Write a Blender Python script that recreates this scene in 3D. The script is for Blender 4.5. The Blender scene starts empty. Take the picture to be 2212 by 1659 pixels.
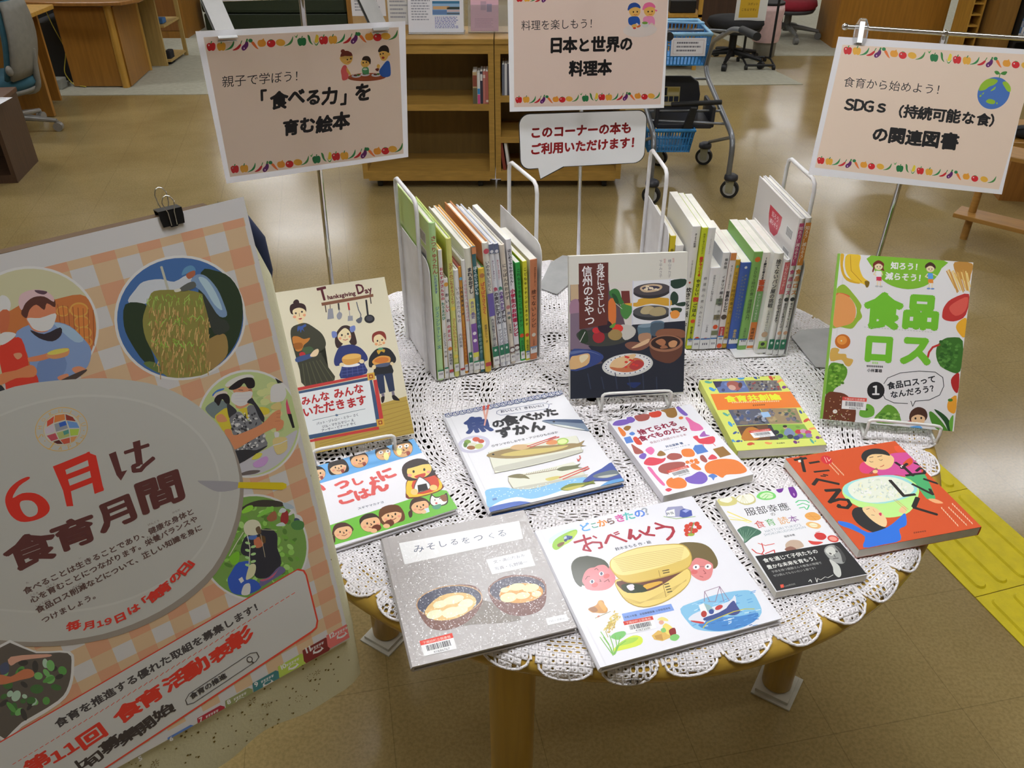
import bpy, math, random
from mathutils import Vector, Matrix
sc = bpy.context.scene
COL = sc.collection
PI = math.pi

EXPOSURE = 0.5
FLOOR_A, FLOOR_B = '8b784c', 'a08d60'
CARPET = 'a9a796'
LAMP = 17.0
LAMPCOL = (.95, .965, 1.0)
TABLEWOOD = 'b4923c'
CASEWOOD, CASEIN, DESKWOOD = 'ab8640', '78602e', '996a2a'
LIGHTS = [(-.75, .75), (.55, .75), (-.1, 2.75), (-3.8, 1.8), (3.8, 1.8)] + [(x, 5.4) for x in (-4.2, -1.4, 1.4, 4.2)] + [(-4.2, 8.0), (0, 8.0), (4.2, 8.0), (-2.8, 10.6), (1.8, 10.6), (4.9, 10.4), (-4, 13), (0, 13), (4.85, 12.6), (4.9, 15.6), (-3, 16)]

# ------------------------------------------------------------------ camera
cam_data = bpy.data.cameras.new('camera')
cam_data.sensor_width = 36.0
cam_data.lens = 36.0 * 1802.0 / 2212.0
cam_data.clip_start, cam_data.clip_end = 0.05, 60
cam = bpy.data.objects.new('camera', cam_data)
COL.objects.link(cam)
cam.location = (0, 0, 1.627)
cam.rotation_euler = (math.radians(90 - 33.85), 0, 0)
sc.camera = cam

# ------------------------------------------------------------------ world and exposure
w = bpy.data.worlds.new('room_ambient')
sc.world = w
w.use_nodes = True
w.node_tree.nodes['Background'].inputs[0].default_value = (1, 0.98, 0.95, 1)
w.node_tree.nodes['Background'].inputs[1].default_value = 0.05
sc.view_settings.view_transform = 'Standard'
sc.view_settings.look = 'None'
sc.view_settings.gamma = 1
sc.view_settings.exposure = EXPOSURE
sc.view_settings.use_curve_mapping = False

# ------------------------------------------------------------------ materials
def nt(name, col=(.8, .8, .8), rough=.5, metal=0.0, spec=.5):
    m = bpy.data.materials.new(name)
    m.use_nodes = True
    b = m.node_tree.nodes['Principled BSDF']
    b.inputs['Base Color'].default_value = (*col, 1)
    b.inputs['Roughness'].default_value = rough
    b.inputs['Metallic'].default_value = metal
    b.inputs['Specular IOR Level'].default_value = spec
    return m, m.node_tree, b
def hexlin(h):
    o = []
    for i in (0, 2, 4):
        x = int(h[i:i + 2], 16) / 255
        o.append(x / 12.92 if x <= .04045 else ((x + .055) / 1.055) ** 2.4)
    return tuple(o)
def node(t, typ, **kw):
    n = t.nodes.new(typ)
    for k, v in kw.items():
        if k in n.inputs: n.inputs[k].default_value = v
        else: setattr(n, k, v)
    return n
def noise_col(t, b, c1, c2, scale=8, stretch=(1, 1, 1), detail=4, lo=.35, hi=.65, coord='Object'):
    tc = node(t, 'ShaderNodeTexCoord'); mp = node(t, 'ShaderNodeMapping'); mp.inputs['Scale'].default_value = stretch
    nz = node(t, 'ShaderNodeTexNoise', Scale=scale, Detail=detail)
    cr = node(t, 'ShaderNodeValToRGB')
    cr.color_ramp.elements[0].position, cr.color_ramp.elements[0].color = lo, (*c1, 1)
    cr.color_ramp.elements[1].position, cr.color_ramp.elements[1].color = hi, (*c2, 1)
    t.links.new(tc.outputs[coord], mp.inputs[0]); t.links.new(mp.outputs[0], nz.inputs['Vector'])
    t.links.new(nz.outputs['Fac'], cr.inputs[0]); t.links.new(cr.outputs[0], b.inputs['Base Color'])
    return cr, nz, mp
def bump(t, b, scale, strength, dist=.001, coord='Object'):
    tc = node(t, 'ShaderNodeTexCoord'); nz = node(t, 'ShaderNodeTexNoise', Scale=scale, Detail=3)
    bp = node(t, 'ShaderNodeBump', Strength=strength, Distance=dist)
    t.links.new(tc.outputs[coord], nz.inputs['Vector']); t.links.new(nz.outputs['Fac'], bp.inputs['Height'])
    t.links.new(bp.outputs[0], b.inputs['Normal'])
MATS = {}
def plain(name, h, rough=.5, metal=0.0, spec=.5, bumps=None):
    if name in MATS: return MATS[name]
    m, t, b = nt(name, hexlin(h), rough, metal, spec)
    c = hexlin(h)
    noise_col(t, b, tuple(x * .93 for x in c), tuple(min(1, x * 1.05) for x in c), 30)
    if bumps: bump(t, b, *bumps)
    MATS[name] = m
    return m
def wood(name, h, rough=.4, stretch=(18, 18, 1.2), amt=.16, spec=.5):
    if name in MATS: return MATS[name]
    m, t, b = nt(name, hexlin(h), rough, 0, spec)
    c = hexlin(h)
    noise_col(t, b, tuple(x * (1 - amt) for x in c), tuple(min(1, x * (1 + amt)) for x in c), 3.0, stretch, 6, .3, .7)
    MATS[name] = m
    return m
def printed(name, rough=.35, spec=.5, coat=0.0, bumps=None):
    """printed paper: colour comes from the printed face itself"""
    if name in MATS: return MATS[name]
    m, t, b = nt(name, rough=rough, spec=spec)
    at = node(t, 'ShaderNodeAttribute', attribute_name='Col')
    t.links.new(at.outputs['Color'], b.inputs['Base Color'])
    b.inputs['Coat Weight'].default_value = coat
    b.inputs['Coat Roughness'].default_value = .12
    if bumps: bump(t, b, *bumps)
    MATS[name] = m
    return m
def glitter(name):
    """clear hologram film: tiny facets tilted at random"""
    m, t, b = nt(name, rough=.30, spec=.5)
    at = node(t, 'ShaderNodeAttribute', attribute_name='Col')
    t.links.new(at.outputs['Color'], b.inputs['Base Color'])
    tc = node(t, 'ShaderNodeTexCoord')
    vo = node(t, 'ShaderNodeTexVoronoi', Scale=900.0)
    mx = node(t, 'ShaderNodeVectorMath', operation='MULTIPLY_ADD')
    mx.inputs[1].default_value = (.34, .34, 0); mx.inputs[2].default_value = (-.17, -.17, 0)
    geo = node(t, 'ShaderNodeNewGeometry')
    ad = node(t, 'ShaderNodeVectorMath', operation='ADD'); no = node(t, 'ShaderNodeVectorMath', operation='NORMALIZE')
    t.links.new(tc.outputs['Object'], vo.inputs['Vector']); t.links.new(vo.outputs['Color'], mx.inputs[0])
    t.links.new(mx.outputs[0], ad.inputs[0]); t.links.new(geo.outputs['Normal'], ad.inputs[1])
    t.links.new(ad.outputs[0], no.inputs[0])
    b.inputs['Coat Weight'].default_value = .55; b.inputs['Coat Roughness'].default_value = .10; b.inputs['Coat IOR'].default_value = 1.7
    t.links.new(no.outputs[0], b.inputs['Coat Normal'])
    return m
def floor_material():
    m, t, b = nt('vinyl_floor', rough=.2)
    tc = node(t, 'ShaderNodeTexCoord')
    big = node(t, 'ShaderNodeTexNoise', Scale=1.6, Detail=5.0, Roughness=.6)
    fine = node(t, 'ShaderNodeTexNoise', Scale=130.0, Detail=2.0)
    speck = node(t, 'ShaderNodeTexVoronoi', Scale=190.0)
    t.links.new(tc.outputs['Object'], big.inputs['Vector']); t.links.new(tc.outputs['Object'], fine.inputs['Vector']); t.links.new(tc.outputs['Object'], speck.inputs['Vector'])
    cr = node(t, 'ShaderNodeValToRGB')
    e = cr.color_ramp.elements
    e[0].position, e[0].color = .3, (*hexlin(FLOOR_A), 1); e[1].position, e[1].color = .7, (*hexlin(FLOOR_B), 1)
    t.links.new(big.outputs['Fac'], cr.inputs[0])
    cf = node(t, 'ShaderNodeValToRGB'); e = cf.color_ramp.elements
    e[0].position, e[0].color = .35, (.86, .85, .84, 1); e[1].position, e[1].color = .62, (1.06, 1.05, 1.04, 1)
    t.links.new(fine.outputs['Fac'], cf.inputs[0])
    mu = node(t, 'ShaderNodeMix', data_type='RGBA', blend_type='MULTIPLY'); mu.inputs[0].default_value = 1
    t.links.new(cr.outputs[0], mu.inputs[6]); t.links.new(cf.outputs[0], mu.inputs[7])
    # dark specks
    cs = node(t, 'ShaderNodeMath', operation='LESS_THAN'); cs.inputs[1].default_value = .13
    t.links.new(speck.outputs['Distance'], cs.inputs[0])
    m2 = node(t, 'ShaderNodeMix', data_type='RGBA', blend_type='MIX')
    sc_ = node(t, 'ShaderNodeMath', operation='MULTIPLY'); sc_.inputs[1].default_value = .38
    t.links.new(cs.outputs[0], sc_.inputs[0]); t.links.new(sc_.outputs[0], m2.inputs[0]); t.links.new(mu.outputs[2], m2.inputs[6]); m2.inputs[7].default_value = (.09, .065, .035, 1)
    # tile joints every 0.31 m
    mp = node(t, 'ShaderNodeMapping'); mp.inputs['Rotation'].default_value = (0, 0, math.radians(-11.6)); mp.inputs['Location'].default_value = (.036, .02, 0)
    t.links.new(tc.outputs['Object'], mp.inputs[0])
    sx = node(t, 'ShaderNodeSeparateXYZ'); t.links.new(mp.outputs[0], sx.inputs[0])
    prev = None
    for ax in ('X', 'Y'):
        d = node(t, 'ShaderNodeMath', operation='DIVIDE'); d.inputs[1].default_value = .31; t.links.new(sx.outputs[ax], d.inputs[0])
        f = node(t, 'ShaderNodeMath', operation='FRACT'); t.links.new(d.outputs[0], f.inputs[0])
        l = node(t, 'ShaderNodeMath', operation='LESS_THAN'); l.inputs[1].default_value = .006; t.links.new(f.outputs[0], l.inputs[0])
        if prev:
            mxx = node(t, 'ShaderNodeMath', operation='MAXIMUM'); t.links.new(prev.outputs[0], mxx.inputs[0]); t.links.new(l.outputs[0], mxx.inputs[1]); prev = mxx
        else: prev = l
    lj = node(t, 'ShaderNodeMath', operation='MULTIPLY'); lj.inputs[1].default_value = .32; t.links.new(prev.outputs[0], lj.inputs[0])
    m3 = node(t, 'ShaderNodeMix', data_type='RGBA', blend_type='MIX'); t.links.new(lj.outputs[0], m3.inputs[0]); t.links.new(m2.outputs[2], m3.inputs[6]); m3.inputs[7].default_value = (.05, .035, .015, 1)
    t.links.new(m3.outputs[2], b.inputs['Base Color'])
    rr = node(t, 'ShaderNodeMapRange'); rr.inputs['To Min'].default_value = .13; rr.inputs['To Max'].default_value = .22
    nr = node(t, 'ShaderNodeTexNoise', Scale=5.0, Detail=6.0); t.links.new(tc.outputs['Object'], nr.inputs['Vector'])
    t.links.new(nr.outputs['Fac'], rr.inputs['Value']); t.links.new(rr.outputs[0], b.inputs['Roughness'])
    wv = node(t, 'ShaderNodeTexNoise', Scale=9.0, Detail=4.0); t.links.new(tc.outputs['Object'], wv.inputs['Vector'])
    bp = node(t, 'ShaderNodeBump', Strength=.14, Distance=.003); t.links.new(wv.outputs['Fac'], bp.inputs['Height']); t.links.new(bp.outputs[0], b.inputs['Normal'])
    return m
def emission(name, col, s):
    m, t, b = nt(name, col, .5)
    b.inputs['Emission Color'].default_value = (*col, 1); b.inputs['Emission Strength'].default_value = s
    return m
def clear_plastic(name, rough=.08, tint=(.95, .96, .97)):
    if name in MATS: return MATS[name]
    m, t, b = nt(name, tint, rough); b.inputs['Transmission Weight'].default_value = .92; b.inputs['IOR'].default_value = 1.3
    MATS[name] = m
    return m

# ------------------------------------------------------------------ mesh builder
class MB:
    def __init__(s): s.v = []; s.f = []; s.c = []; s.s = []
    def add(s, vs, fs, col=(1, 1, 1), smooth=False, M=None):
        o = len(s.v)
        s.v += [tuple(M @ Vector(v)) for v in vs] if M is not None else [tuple(v) for v in vs]
        for f in fs:
            s.f.append([i + o for i in f]); s.c.append(col); s.s.append(smooth)
    def box(s, x0, y0, z0, x1, y1, z1, col=(1, 1, 1), M=None):
        vs = [(x, y, z) for z in (z0, z1) for y in (y0, y1) for x in (x0, x1)]
        s.add(vs, [(0, 2, 3, 1), (4, 5, 7, 6), (0, 1, 5, 4), (2, 6, 7, 3), (0, 4, 6, 2), (1, 3, 7, 5)], col, False, M)
    def prism(s, pts, h0, h1, col=(1, 1, 1), M=None):
        n = len(pts)
        a = sum(pts[i][0] * pts[(i + 1) % n][1] - pts[(i + 1) % n][0] * pts[i][1] for i in range(n))
        if a < 0: pts = pts[::-1]
        vs = [(x, y, h0) for x, y in pts] + [(x, y, h1) for x, y in pts]
        s.add(vs, [tuple(range(n))[::-1], tuple(range(n, 2 * n))] + [(i, (i + 1) % n, n + (i + 1) % n, n + i) for i in range(n)], col, False, M)
    def tube(s, pts, r, n=8, col=(1, 1, 1), M=None, closed=False):
        pts = [Vector(p) for p in pts]; k = len(pts); rings = []
        rr = r if isinstance(r, (list, tuple)) else [r] * k
        up = None
        for i, p in enumerate(pts):
            a = pts[(i - 1) % k] if (closed or i) else p; b_ = pts[(i + 1) % k] if (closed or i < k - 1) else p
            d = (b_ - a)
            d = d.normalized() if d.length > 1e-9 else Vector((0, 0, 1))
            if up is None: up = Vector((0, 0, 1)) if abs(d.z) < .9 else Vector((1, 0, 0))
            x = up - d * up.dot(d)
            if x.length < 1e-6: x = d.orthogonal()
            x.normalize(); up = x; y = d.cross(x)
            rings.append([p + (x * math.cos(2 * PI * j / n) + y * math.sin(2 * PI * j / n)) * rr[i] for j in range(n)])
        vs = [q for ring in rings for q in ring]
        fs = [(i * n + j, i * n + (j + 1) % n, ((i + 1) % k) * n + (j + 1) % n, ((i + 1) % k) * n + j) for i in range(k if closed else k - 1) for j in range(n)]
        s.add(vs, fs, col, True, M)
        if not closed: s.add(rings[0][::-1], [tuple(range(n))], col, False, M); s.add(rings[-1], [tuple(range(n))], col, False, M)
    def cyl(s, p0, p1, r0, r1=None, n=24, col=(1, 1, 1), M=None): s.tube([p0, p1], [r0, r0 if r1 is None else r1], n, col, M)
    def lathe(s, prof, n=48, col=(1, 1, 1), M=None, smooth=True):
        k = len(prof)
        vs = [(r * math.cos(2 * PI * j / n), r * math.sin(2 * PI * j / n), z) for r, z in prof for j in range(n)]
        fs = [(i * n + j, i * n + (j + 1) % n, (i + 1) * n + (j + 1) % n, (i + 1) * n + j) for i in range(k - 1) for j in range(n)]
        s.add(vs, fs, col, smooth, M)
        if prof[0][0] > 1e-6: s.add(vs[:n][::-1], [tuple(range(n))], col, False, M)
        if prof[-1][0] > 1e-6: s.add(vs[-n:], [tuple(range(n))], col, False, M)
    def ball(s, c, rx, ry=None, rz=None, col=(1, 1, 1), n=14):
        ry = ry or rx; rz = rz or rx; k = n // 2
        vs = []; 
        for i in range(k + 1):
            t = PI * i / k
            for j in range(n): vs.append((c[0] + rx * math.sin(t) * math.cos(2 * PI * j / n), c[1] + ry * math.sin(t) * math.sin(2 * PI * j / n), c[2] + rz * math.cos(t)))
        s.add(vs, [(i * n + j, (i + 1) * n + j, (i + 1) * n + (j + 1) % n, i * n + (j + 1) % n) for i in range(k) for j in range(n)], col, True)
    def build(s, name, mat, parent=None, bevel=0, colors=False):
        me = bpy.data.meshes.new(name)
        me.from_pydata(s.v, [], s.f)
        me.polygons.foreach_set('use_smooth', s.s)
        if colors:
            at = me.color_attributes.new('Col', 'FLOAT_COLOR', 'CORNER')
            buf = []
            for f, c in zip(s.f, s.c): buf += [c[0], c[1], c[2], 1.0] * len(f)
            at.data.foreach_set('color', buf)
        me.materials.append(mat)
        me.update()
        o = bpy.data.objects.new(name, me); COL.objects.link(o)
        if parent is not None: o.parent = parent
        if bevel:
            md = o.modifiers.new('edge', 'BEVEL'); md.width = bevel; md.segments = 2; md.limit_method = 'ANGLE'; md.angle_limit = .7
        return o
def tag(o, label=None, cat=None, group=None, kind=None):
    if label: o['label'] = label
    if cat: o['category'] = cat
    if group: o['group'] = group
    if kind: o['kind'] = kind
    return o
def thing(name, label, cat, loc=(0, 0, 0), rot=None, group=None):
    o = bpy.data.objects.new(name, None); COL.objects.link(o); o.empty_display_size = .05
    if isinstance(rot, Matrix): o.matrix_world = Matrix.Translation(loc) @ rot.to_4x4()
    else:
        o.location = loc
        if rot: o.rotation_euler = (0, 0, rot)
    return tag(o, label, cat, group)
def struct(name, mb, mat, **k): return tag(mb.build(name, mat, **k), kind='structure')
def frame(O, X, Y):
    X = Vector(X).normalized(); Y = Vector(Y); Y = (Y - X * X.dot(Y)).normalized(); Z = X.cross(Y)
    M = Matrix((X, Y, Z)).transposed().to_4x4(); M.translation = Vector(O)
    return M
def copy_tree(o, parent=None):
    c = o.copy(); COL.objects.link(c); c.parent = parent
    for ch in list(o.children): copy_tree(ch, c)
    return c

# ------------------------------------------------------------------ room shell
floor_mat = floor_material()
mb = MB(); mb.box(-8, -3, -.05, 8, 18, 0); struct('floor', mb, floor_mat)
wall_mat = plain('wall_paint', 'd8d2c4', .8)
for nm, b_ in (('wall_back', (-8, 18, 0, 8, 18.1, 3.0)), ('wall_front', (-8, -3.1, 0, 8, -3, 3.0)), ('wall_left', (-8.1, -3, 0, -8, 18, 3.0)), ('wall_right', (8, -3, 0, 8.1, 18, 3.0))):
    mb = MB(); mb.box(*b_); struct(nm, mb, wall_mat)
mb = MB(); mb.box(-8, -3, 3.0, 8, 18, 3.1); struct('ceiling', mb, plain('ceiling_board', 'e2dfd8', .9))
carpet = plain('grey_carpet', CARPET, .95, 0, .1, (400, .6, .003))
mb = MB(); mb.prism([(-7, 6.04), (-2.3, 6.19), (-1.2, 6.3), (-1.2, 11), (-7, 11)], 0, .004); struct('floor_carpet', mb, carpet)
mb = MB(); mb.prism([(.6, 6.42), (2.19, 6.47), (1.98, 7.35), (.6, 7.35)], 0, .004); struct('floor_carpet', mb, carpet)
mb = MB(); mb.prism([(2.1, 7.41), (5, 7.41), (5, 11), (1.2, 11)], 0, .004); struct('floor_carpet', mb, carpet)

# ceiling lights: flush fluorescent panels
lit = emission('lamp_diffuser', LAMPCOL, LAMP)
fr_mat = plain('lamp_frame', 'e8e8e6', .4)
proto = None
for i, (x, y) in enumerate(LIGHTS):
    if proto is None:
        proto = thing('ceiling_light', 'flush white fluorescent panel in the ceiling', 'ceiling light', (x, y, 3.0), None, 'ceiling light panels')
        mb = MB(); mb.box(-.62, -.17, -.03, .62, -.14, 0); mb.box(-.62, .14, -.03, .62, .17, 0); mb.box(-.62, -.14, -.03, -.59, .14, 0); mb.box(.59, -.14, -.03, .62, .14, 0); mb.build('lamp_frame', fr_mat, proto)
        mb = MB(); mb.box(-.59, -.14, -.025, .59, .14, -.005); mb.build('diffuser', lit, proto)
        o = proto
    else:
        o = copy_tree(proto); o.location = (x, y, 3.0)

# ------------------------------------------------------------------ cover and poster prints
# Each print is described by coordinates read on it; REF gives four known points of the printed
# surface in that reading and where they lie on the real surface in metres, so every shape and
# letter ends up in the surface's own flat frame.
import numpy as np
REF = {
 'fish': ([(958.2, 896), (1210, 847), (1352, 1043), (1059, 1108)], [(0, 0.2607), (0.2157, 0.2607), (0.2157, 0), (0, 0)]),
 'miso': ([(827, 1166.6), (1132, 1103), (1243.7, 1356), (889.6, 1446)], [(0, 0.2255), (0.2095, 0.2255), (0.2095, 0), (0, 0)]),
 'bento': ([(1156, 1145.5), (1492, 1078), (1691, 1334.5), (1295.4, 1448)], [(0, 0.2433), (0.2484, 0.2433), (0.2484, 0), (0, 0)]),
 'sute': ([(1310, 910), (1496, 877), (1620.8, 1023.8), (1439, 1076.7)], [(0, 0.1981), (0.1545, 0.1981), (0.1545, 0), (0, 0)]),
 'kyoso': ([(1513.6, 824.4), (1683, 812), (1784.9, 962.8), (1589.6, 976.3)], [(0, 0.2047), (0.1487, 0.2047), (0.1487, 0), (0, 0)]),
 'hatto': ([(1545, 1082.7), (1724, 1050), (1868.8, 1245.4), (1678, 1279.8)], [(0, 0.1856), (0.1331, 0.1856), (0.1331, 0), (0, 0)]),
 'oishi': ([(1695.2, 992), (1931.4, 956), (2122.2, 1140.6), (1854.7, 1189)], [(0, 0.2047), (0.1953, 0.2047), (0.1953, 0), (0, 0)]),
 'shin': ([(1224, 555), (1487, 543), (1476, 850), (1231, 862)], [(0, 0.248), (0.2014, 0.248), (0.2014, 0), (0, 0)]),
 'green': ([(1814, 548), (2103, 567), (2060, 932), (1777, 905)], [(0, 0.278), (0.2084, 0.278), (0.2084, 0), (0, 0)]),
 'gohan': ([(625.2, 1026.3), (893.6, 950), (989, 1100.5), (694.4, 1195.7)], [(0, 0.1867), (0.205, 0.1867), (0.205, 0), (0, 0)]),
 'thx': ([(540.9, 639.7), (830.5, 598), (895, 937), (606.5, 993.5)], [(0, 0.264), (0.215, 0.264), (0.215, 0), (0, 0)]),
 'poster': ([(-623.9, 697), (526, 425), (755.6, 1379.7), (3.3, 1797.2)], [(0, 0.594), (0.42, 0.594), (0.42, 0), (0, 0)]),
 'sign1': ([(475.3, 95.8), (912.1, 70.7), (882.5, 338.9), (489.5, 396.7)], [(0, 0.2), (0.3, 0.2), (0.3, 0), (0, 0)]),
 'sign2': ([(1094.8, -7.7), (1435.4, -20.1), (1422.6, 221.9), (1101, 241.4)], [(0, 0.2), (0.3, 0.2), (0.3, 0), (0, 0)]),
 'sign3': ([(1792.5, 104.8), (2242, 136.9), (2190.1, 422.7), (1746, 377)], [(0, 0.2), (0.3, 0.2), (0.3, 0), (0, 0)]),
 'bubble': ([(1123.4, 141.5), (1447.3, 125), (1429.9, 345.6), (1125, 368)], [(0, 0.2), (0.3, 0.2), (0.3, 0), (0, 0)]),
}
def plane_map(name):
    src, dst = REF[name]; rows_ = []
    for (x, y), (u, v_) in zip(src, dst):
        rows_ += [[x, y, 1, 0, 0, 0, -u * x, -u * y, -u], [0, 0, 0, x, y, 1, -v_ * x, -v_ * y, -v_]]
    h = np.linalg.svd(np.array(rows_, float))[2][-1].reshape(3, 3)
    def f(p):
        d = h[2, 0] * p[0] + h[2, 1] * p[1] + h[2, 2]
        return ((h[0, 0] * p[0] + h[0, 1] * p[1] + h[0, 2]) / d, (h[1, 0] * p[0] + h[1, 1] * p[1] + h[1, 2]) / d)
    return f
def lin1(x):
    x /= 255
    return x / 12.92 if x <= .04045 else ((x + .055) / 1.055) ** 2.4
def tint(c, white, paper=.80):
    """ink colour seen under the room light, against the bare paper seen under the same light"""
    l = [min(.86, lin1(a) / lin1(b) * paper) for a, b in zip(c, white)]
    g = sum(l) / 3
    return tuple(max(.006, min(.86, g + (x - g) * .98)) for x in l)
ARTS = {}
class A:
    def __init__(s, name, zoom, white=(222, 220, 228)):
        s.z = zoom; s.items = []; s.cur = ''; s.white = white; s.f = plane_map(name); ARTS[name] = s
    def part(s, p): s.cur = p
    def zoom(s, z): s.z = z
    def px(s, p): return (s.z[0] + s.z[2] * p[0], s.z[1] + s.z[2] * p[1])
    def m(s, p): return s.f(s.px(p))
    def P(s, c, *pts): s.items.append(('p', s.cur, tint(c, s.white), [s.m(p) for p in pts]))
    def S(s, c, *pts): s.items.append(('s', s.cur, tint(c, s.white), [s.m(p) for p in pts]))
    def E(s, c, x, y, rx, ry, rot=0):
        r = math.radians(rot); q = s.m((x, y))
        a_, b_ = s.m((x + rx * math.cos(r), y + rx * math.sin(r))), s.m((x - ry * math.sin(r), y + ry * math.cos(r)))
        n_ = 14 if rx < 12 else (22 if rx < 100 else 48)
        s.items.append(('p', s.cur, tint(c, s.white), [tuple(q[j] + (a_[j] - q[j]) * math.cos(t) + (b_[j] - q[j]) * math.sin(t) for j in (0, 1)) for t in [2 * PI * i / n_ for i in range(n_)]]))
    def L(s, c, w_, *pts):
        q = [Vector(s.m(p)) for p in pts]; x, y = pts[0]; o = Vector(s.m((x, y)))
        h = w_ * ((Vector(s.m((x + 5, y))) - o).length + (Vector(s.m((x, y + 5))) - o).length) / 20; col = tint(c, s.white)
        for i in range(len(q) - 1):
            d = q[i + 1] - q[i]
            if d.length < 1e-7: continue
            d.normalize(); n_ = Vector((-d.y, d.x)) * h; e = d * h
            s.items.append(('p', s.cur, col, [tuple(k) for k in (q[i] - n_ - e * .4, q[i] - e * .8, q[i] + n_ - e * .4, q[i + 1] + n_ + e * .4, q[i + 1] + e * .8, q[i + 1] - n_ + e * .4)]))
    def T(s, t, p0, p1, c=(40, 40, 45), b=0, k=1.0): s.items.append(('t', s.cur, tint(c, s.white), t, s.m(p0), s.m(p1), b, k))
    def V(s, t, p0, p1, c=(40, 40, 45), b=0, k=1.0): s.items.append(('v', s.cur, tint(c, s.white), t, s.m(p0), s.m(p1), b, k))
    def K(s,p0,p1,n,c,w=8):
        dx,dy=(p1[0]-p0[0])/n,(p1[1]-p0[1])/n
        for i in range(n):
            x,y=p0[0]+dx*i,p0[1]+dy*i
            s.L(c,w*.3,(x,y-w*.3),(x+dx*.75,y+dy*.75-w*.3));s.L(c,w*.3,(x+dx*.1,y+w*.3),(x+dx*.75,y+dy*.65+w*.3));s.L(c,w*.3,(x+dx*.35,y-w*.45),(x+dx*.35,y+w*.5))
    def BAR(s,tl,tr,br,bl,num):
        old=s.cur;s.cur='barcode_label'
        f=lambda u,v:tuple((tl[i]*(1-u)+tr[i]*u)*(1-v)+(bl[i]*(1-u)+br[i]*u)*v for i in (0,1))
        s.P((232,232,236),f(0,0),f(1,0),f(1,1),f(0,1))
        s.P((205,70,60),f(0,0),f(1,0),f(1,.3),f(0,.3))
        s.T('下諏訪町立図書館',f(.07,.26),f(.93,.26),(235,200,195),0,1)
        random.seed(num);x=.14
        while x<.86:
            w=random.choice((.012,.02,.03));s.P((60,60,70),f(x,.38),f(x+w,.38),f(x+w,.74),f(x,.74));x+=w+random.choice((.014,.02))
        s.T(str(num),f(.3,.95),f(.8,.95),(70,70,80))
        s.cur=old
    def FACE(s,x,y,r,skin=(236,190,150),hair=(55,45,45),rot=-8,style='bowl',eyes=1,mouth='open'):
        R=math.radians(rot);cs,sn=math.cos(R),math.sin(R)
        q=lambda a,b:(x+r*(a*cs-b*sn),y+r*.86*(a*sn+b*cs))
        if style=='bowl': s.S(hair,q(-1.15,.75),q(-1.25,-.1),q(-.9,-.95),q(0,-1.2),q(.9,-.95),q(1.25,-.1),q(1.15,.75),q(.6,.95),q(-.6,.95))
        if style=='tail': s.S(hair,q(-1.05,.3),q(-1.1,-.4),q(-.6,-1.1),q(.3,-1.15),q(1.0,-.6),q(1.05,.2));s.S(hair,q(-1.0,.2),q(-1.5,.5),q(-1.5,1.2),q(-1.2,1.1),q(-1.05,.7))
        s.E((70,50,45),x,y,r*1.03,r*.89,rot);s.E(skin,x,y,r,r*.86,rot)
        if style=='bowl': s.S(hair,q(-1.02,-.05),q(-.9,-.75),q(0,-1.05),q(.9,-.75),q(1.02,-.05),q(.5,-.3),q(-.5,-.3))
        if style in('short','tail'): s.S(hair,q(-1.05,0),q(-.95,-.7),q(-.3,-1.12),q(.5,-1.08),q(1.0,-.5),q(1.03,-.05),q(.8,-.5),q(.2,-.6),q(-.5,-.55),q(-.9,-.25))
        if eyes:
            s.E((40,35,35),*q(-.32,-.05),r*.09,r*.12);s.E((40,35,35),*q(.4,-.05),r*.09,r*.12)
            s.L((70,50,45),r*.08,q(.0,.05),q(.1,.2),q(-.02,.25))
        if mouth=='open': s.S((190,70,70),q(-.3,.4),q(.35,.38),q(.15,.68),q(-.1,.68))
        else: s.L((150,70,60),r*.08,q(-.25,.42),q(.05,.55),q(.35,.4))
        s.E((236,150,130),*q(-.65,.3),r*.16,r*.12);s.E((236,150,130),*q(.7,.28),r*.16,r*.12)
ZA=(680,830,.30741);ZB=(1260,800,.27125);ZC=(820,1060,.39783);ZD=(1520,920,.31284);ZT=(590,560,.26518);ZS=(1200,520,.22901);ZG=(1700,520,.27125)
navy=(52,70,128)
# ---------------- fish guide
a=A('fish',ZA)
n=17
for i in range(n+1):
    t=i/n
    for j,(dy) in enumerate((0,)):
        x=915+815*t;y=212-158*t
        a.E(navy,x,y+8,28,18,-11);a.E((225,225,232),x,y+8,22,14,-11);a.E(navy,x,y+8,17,10.5,-11);a.E((225,225,232),x,y+8,12,7,-11);a.E(navy,x,y+8,7,4,-11)
    x=915+815*(t+.5/n);y=212-158*(t+.5/n)
    if i<n:
        a.E(navy,x,y+18,25,15,-11);a.E((225,225,232),x,y+18,20,11.5,-11);a.E(navy,x,y+18,15,8,-11);a.E((225,225,232),x,y+18,10,5,-11)
a.T('監修 小倉朋子',(1590,122),(1708,100),(60,60,80),.01)
a.L((90,100,140),3,(1290,190),(1600,140),(1640,150),(1635,175),(1610,185),(1300,225),(1272,215),(1272,200),(1290,190))
a.T('おいしく！きれいに！',(1300,210),(1628,162),(70,70,95),.03)
a.L((90,90,110),4,(1620,138),(1632,128));a.L((90,90,110),4,(1645,148),(1660,147))
a.T('魚',(1060,352),(1252,330),navy,.055,1.0)
a.P((200,80,70),(1172,150),(1190,148),(1190,190),(1175,192));a.P((215,160,150),(1175,192),(1190,190),(1198,262),(1190,262))
a.P((200,80,70),(1208,142),(1226,140),(1216,185),(1202,187));a.P((215,160,150),(1202,187),(1216,185),(1192,300),(1182,298))
a.T('の',(1250,318),(1342,300),(38,38,45),.045);a.T('食',(1330,305),(1445,280),(38,38,45),.05);a.T('べ',(1440,282),(1545,262),(38,38,45),.045);a.T('か',(1540,262),(1625,245),(38,38,45),.045);a.T('た',(1620,240),(1715,222),(38,38,45),.045)
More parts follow.
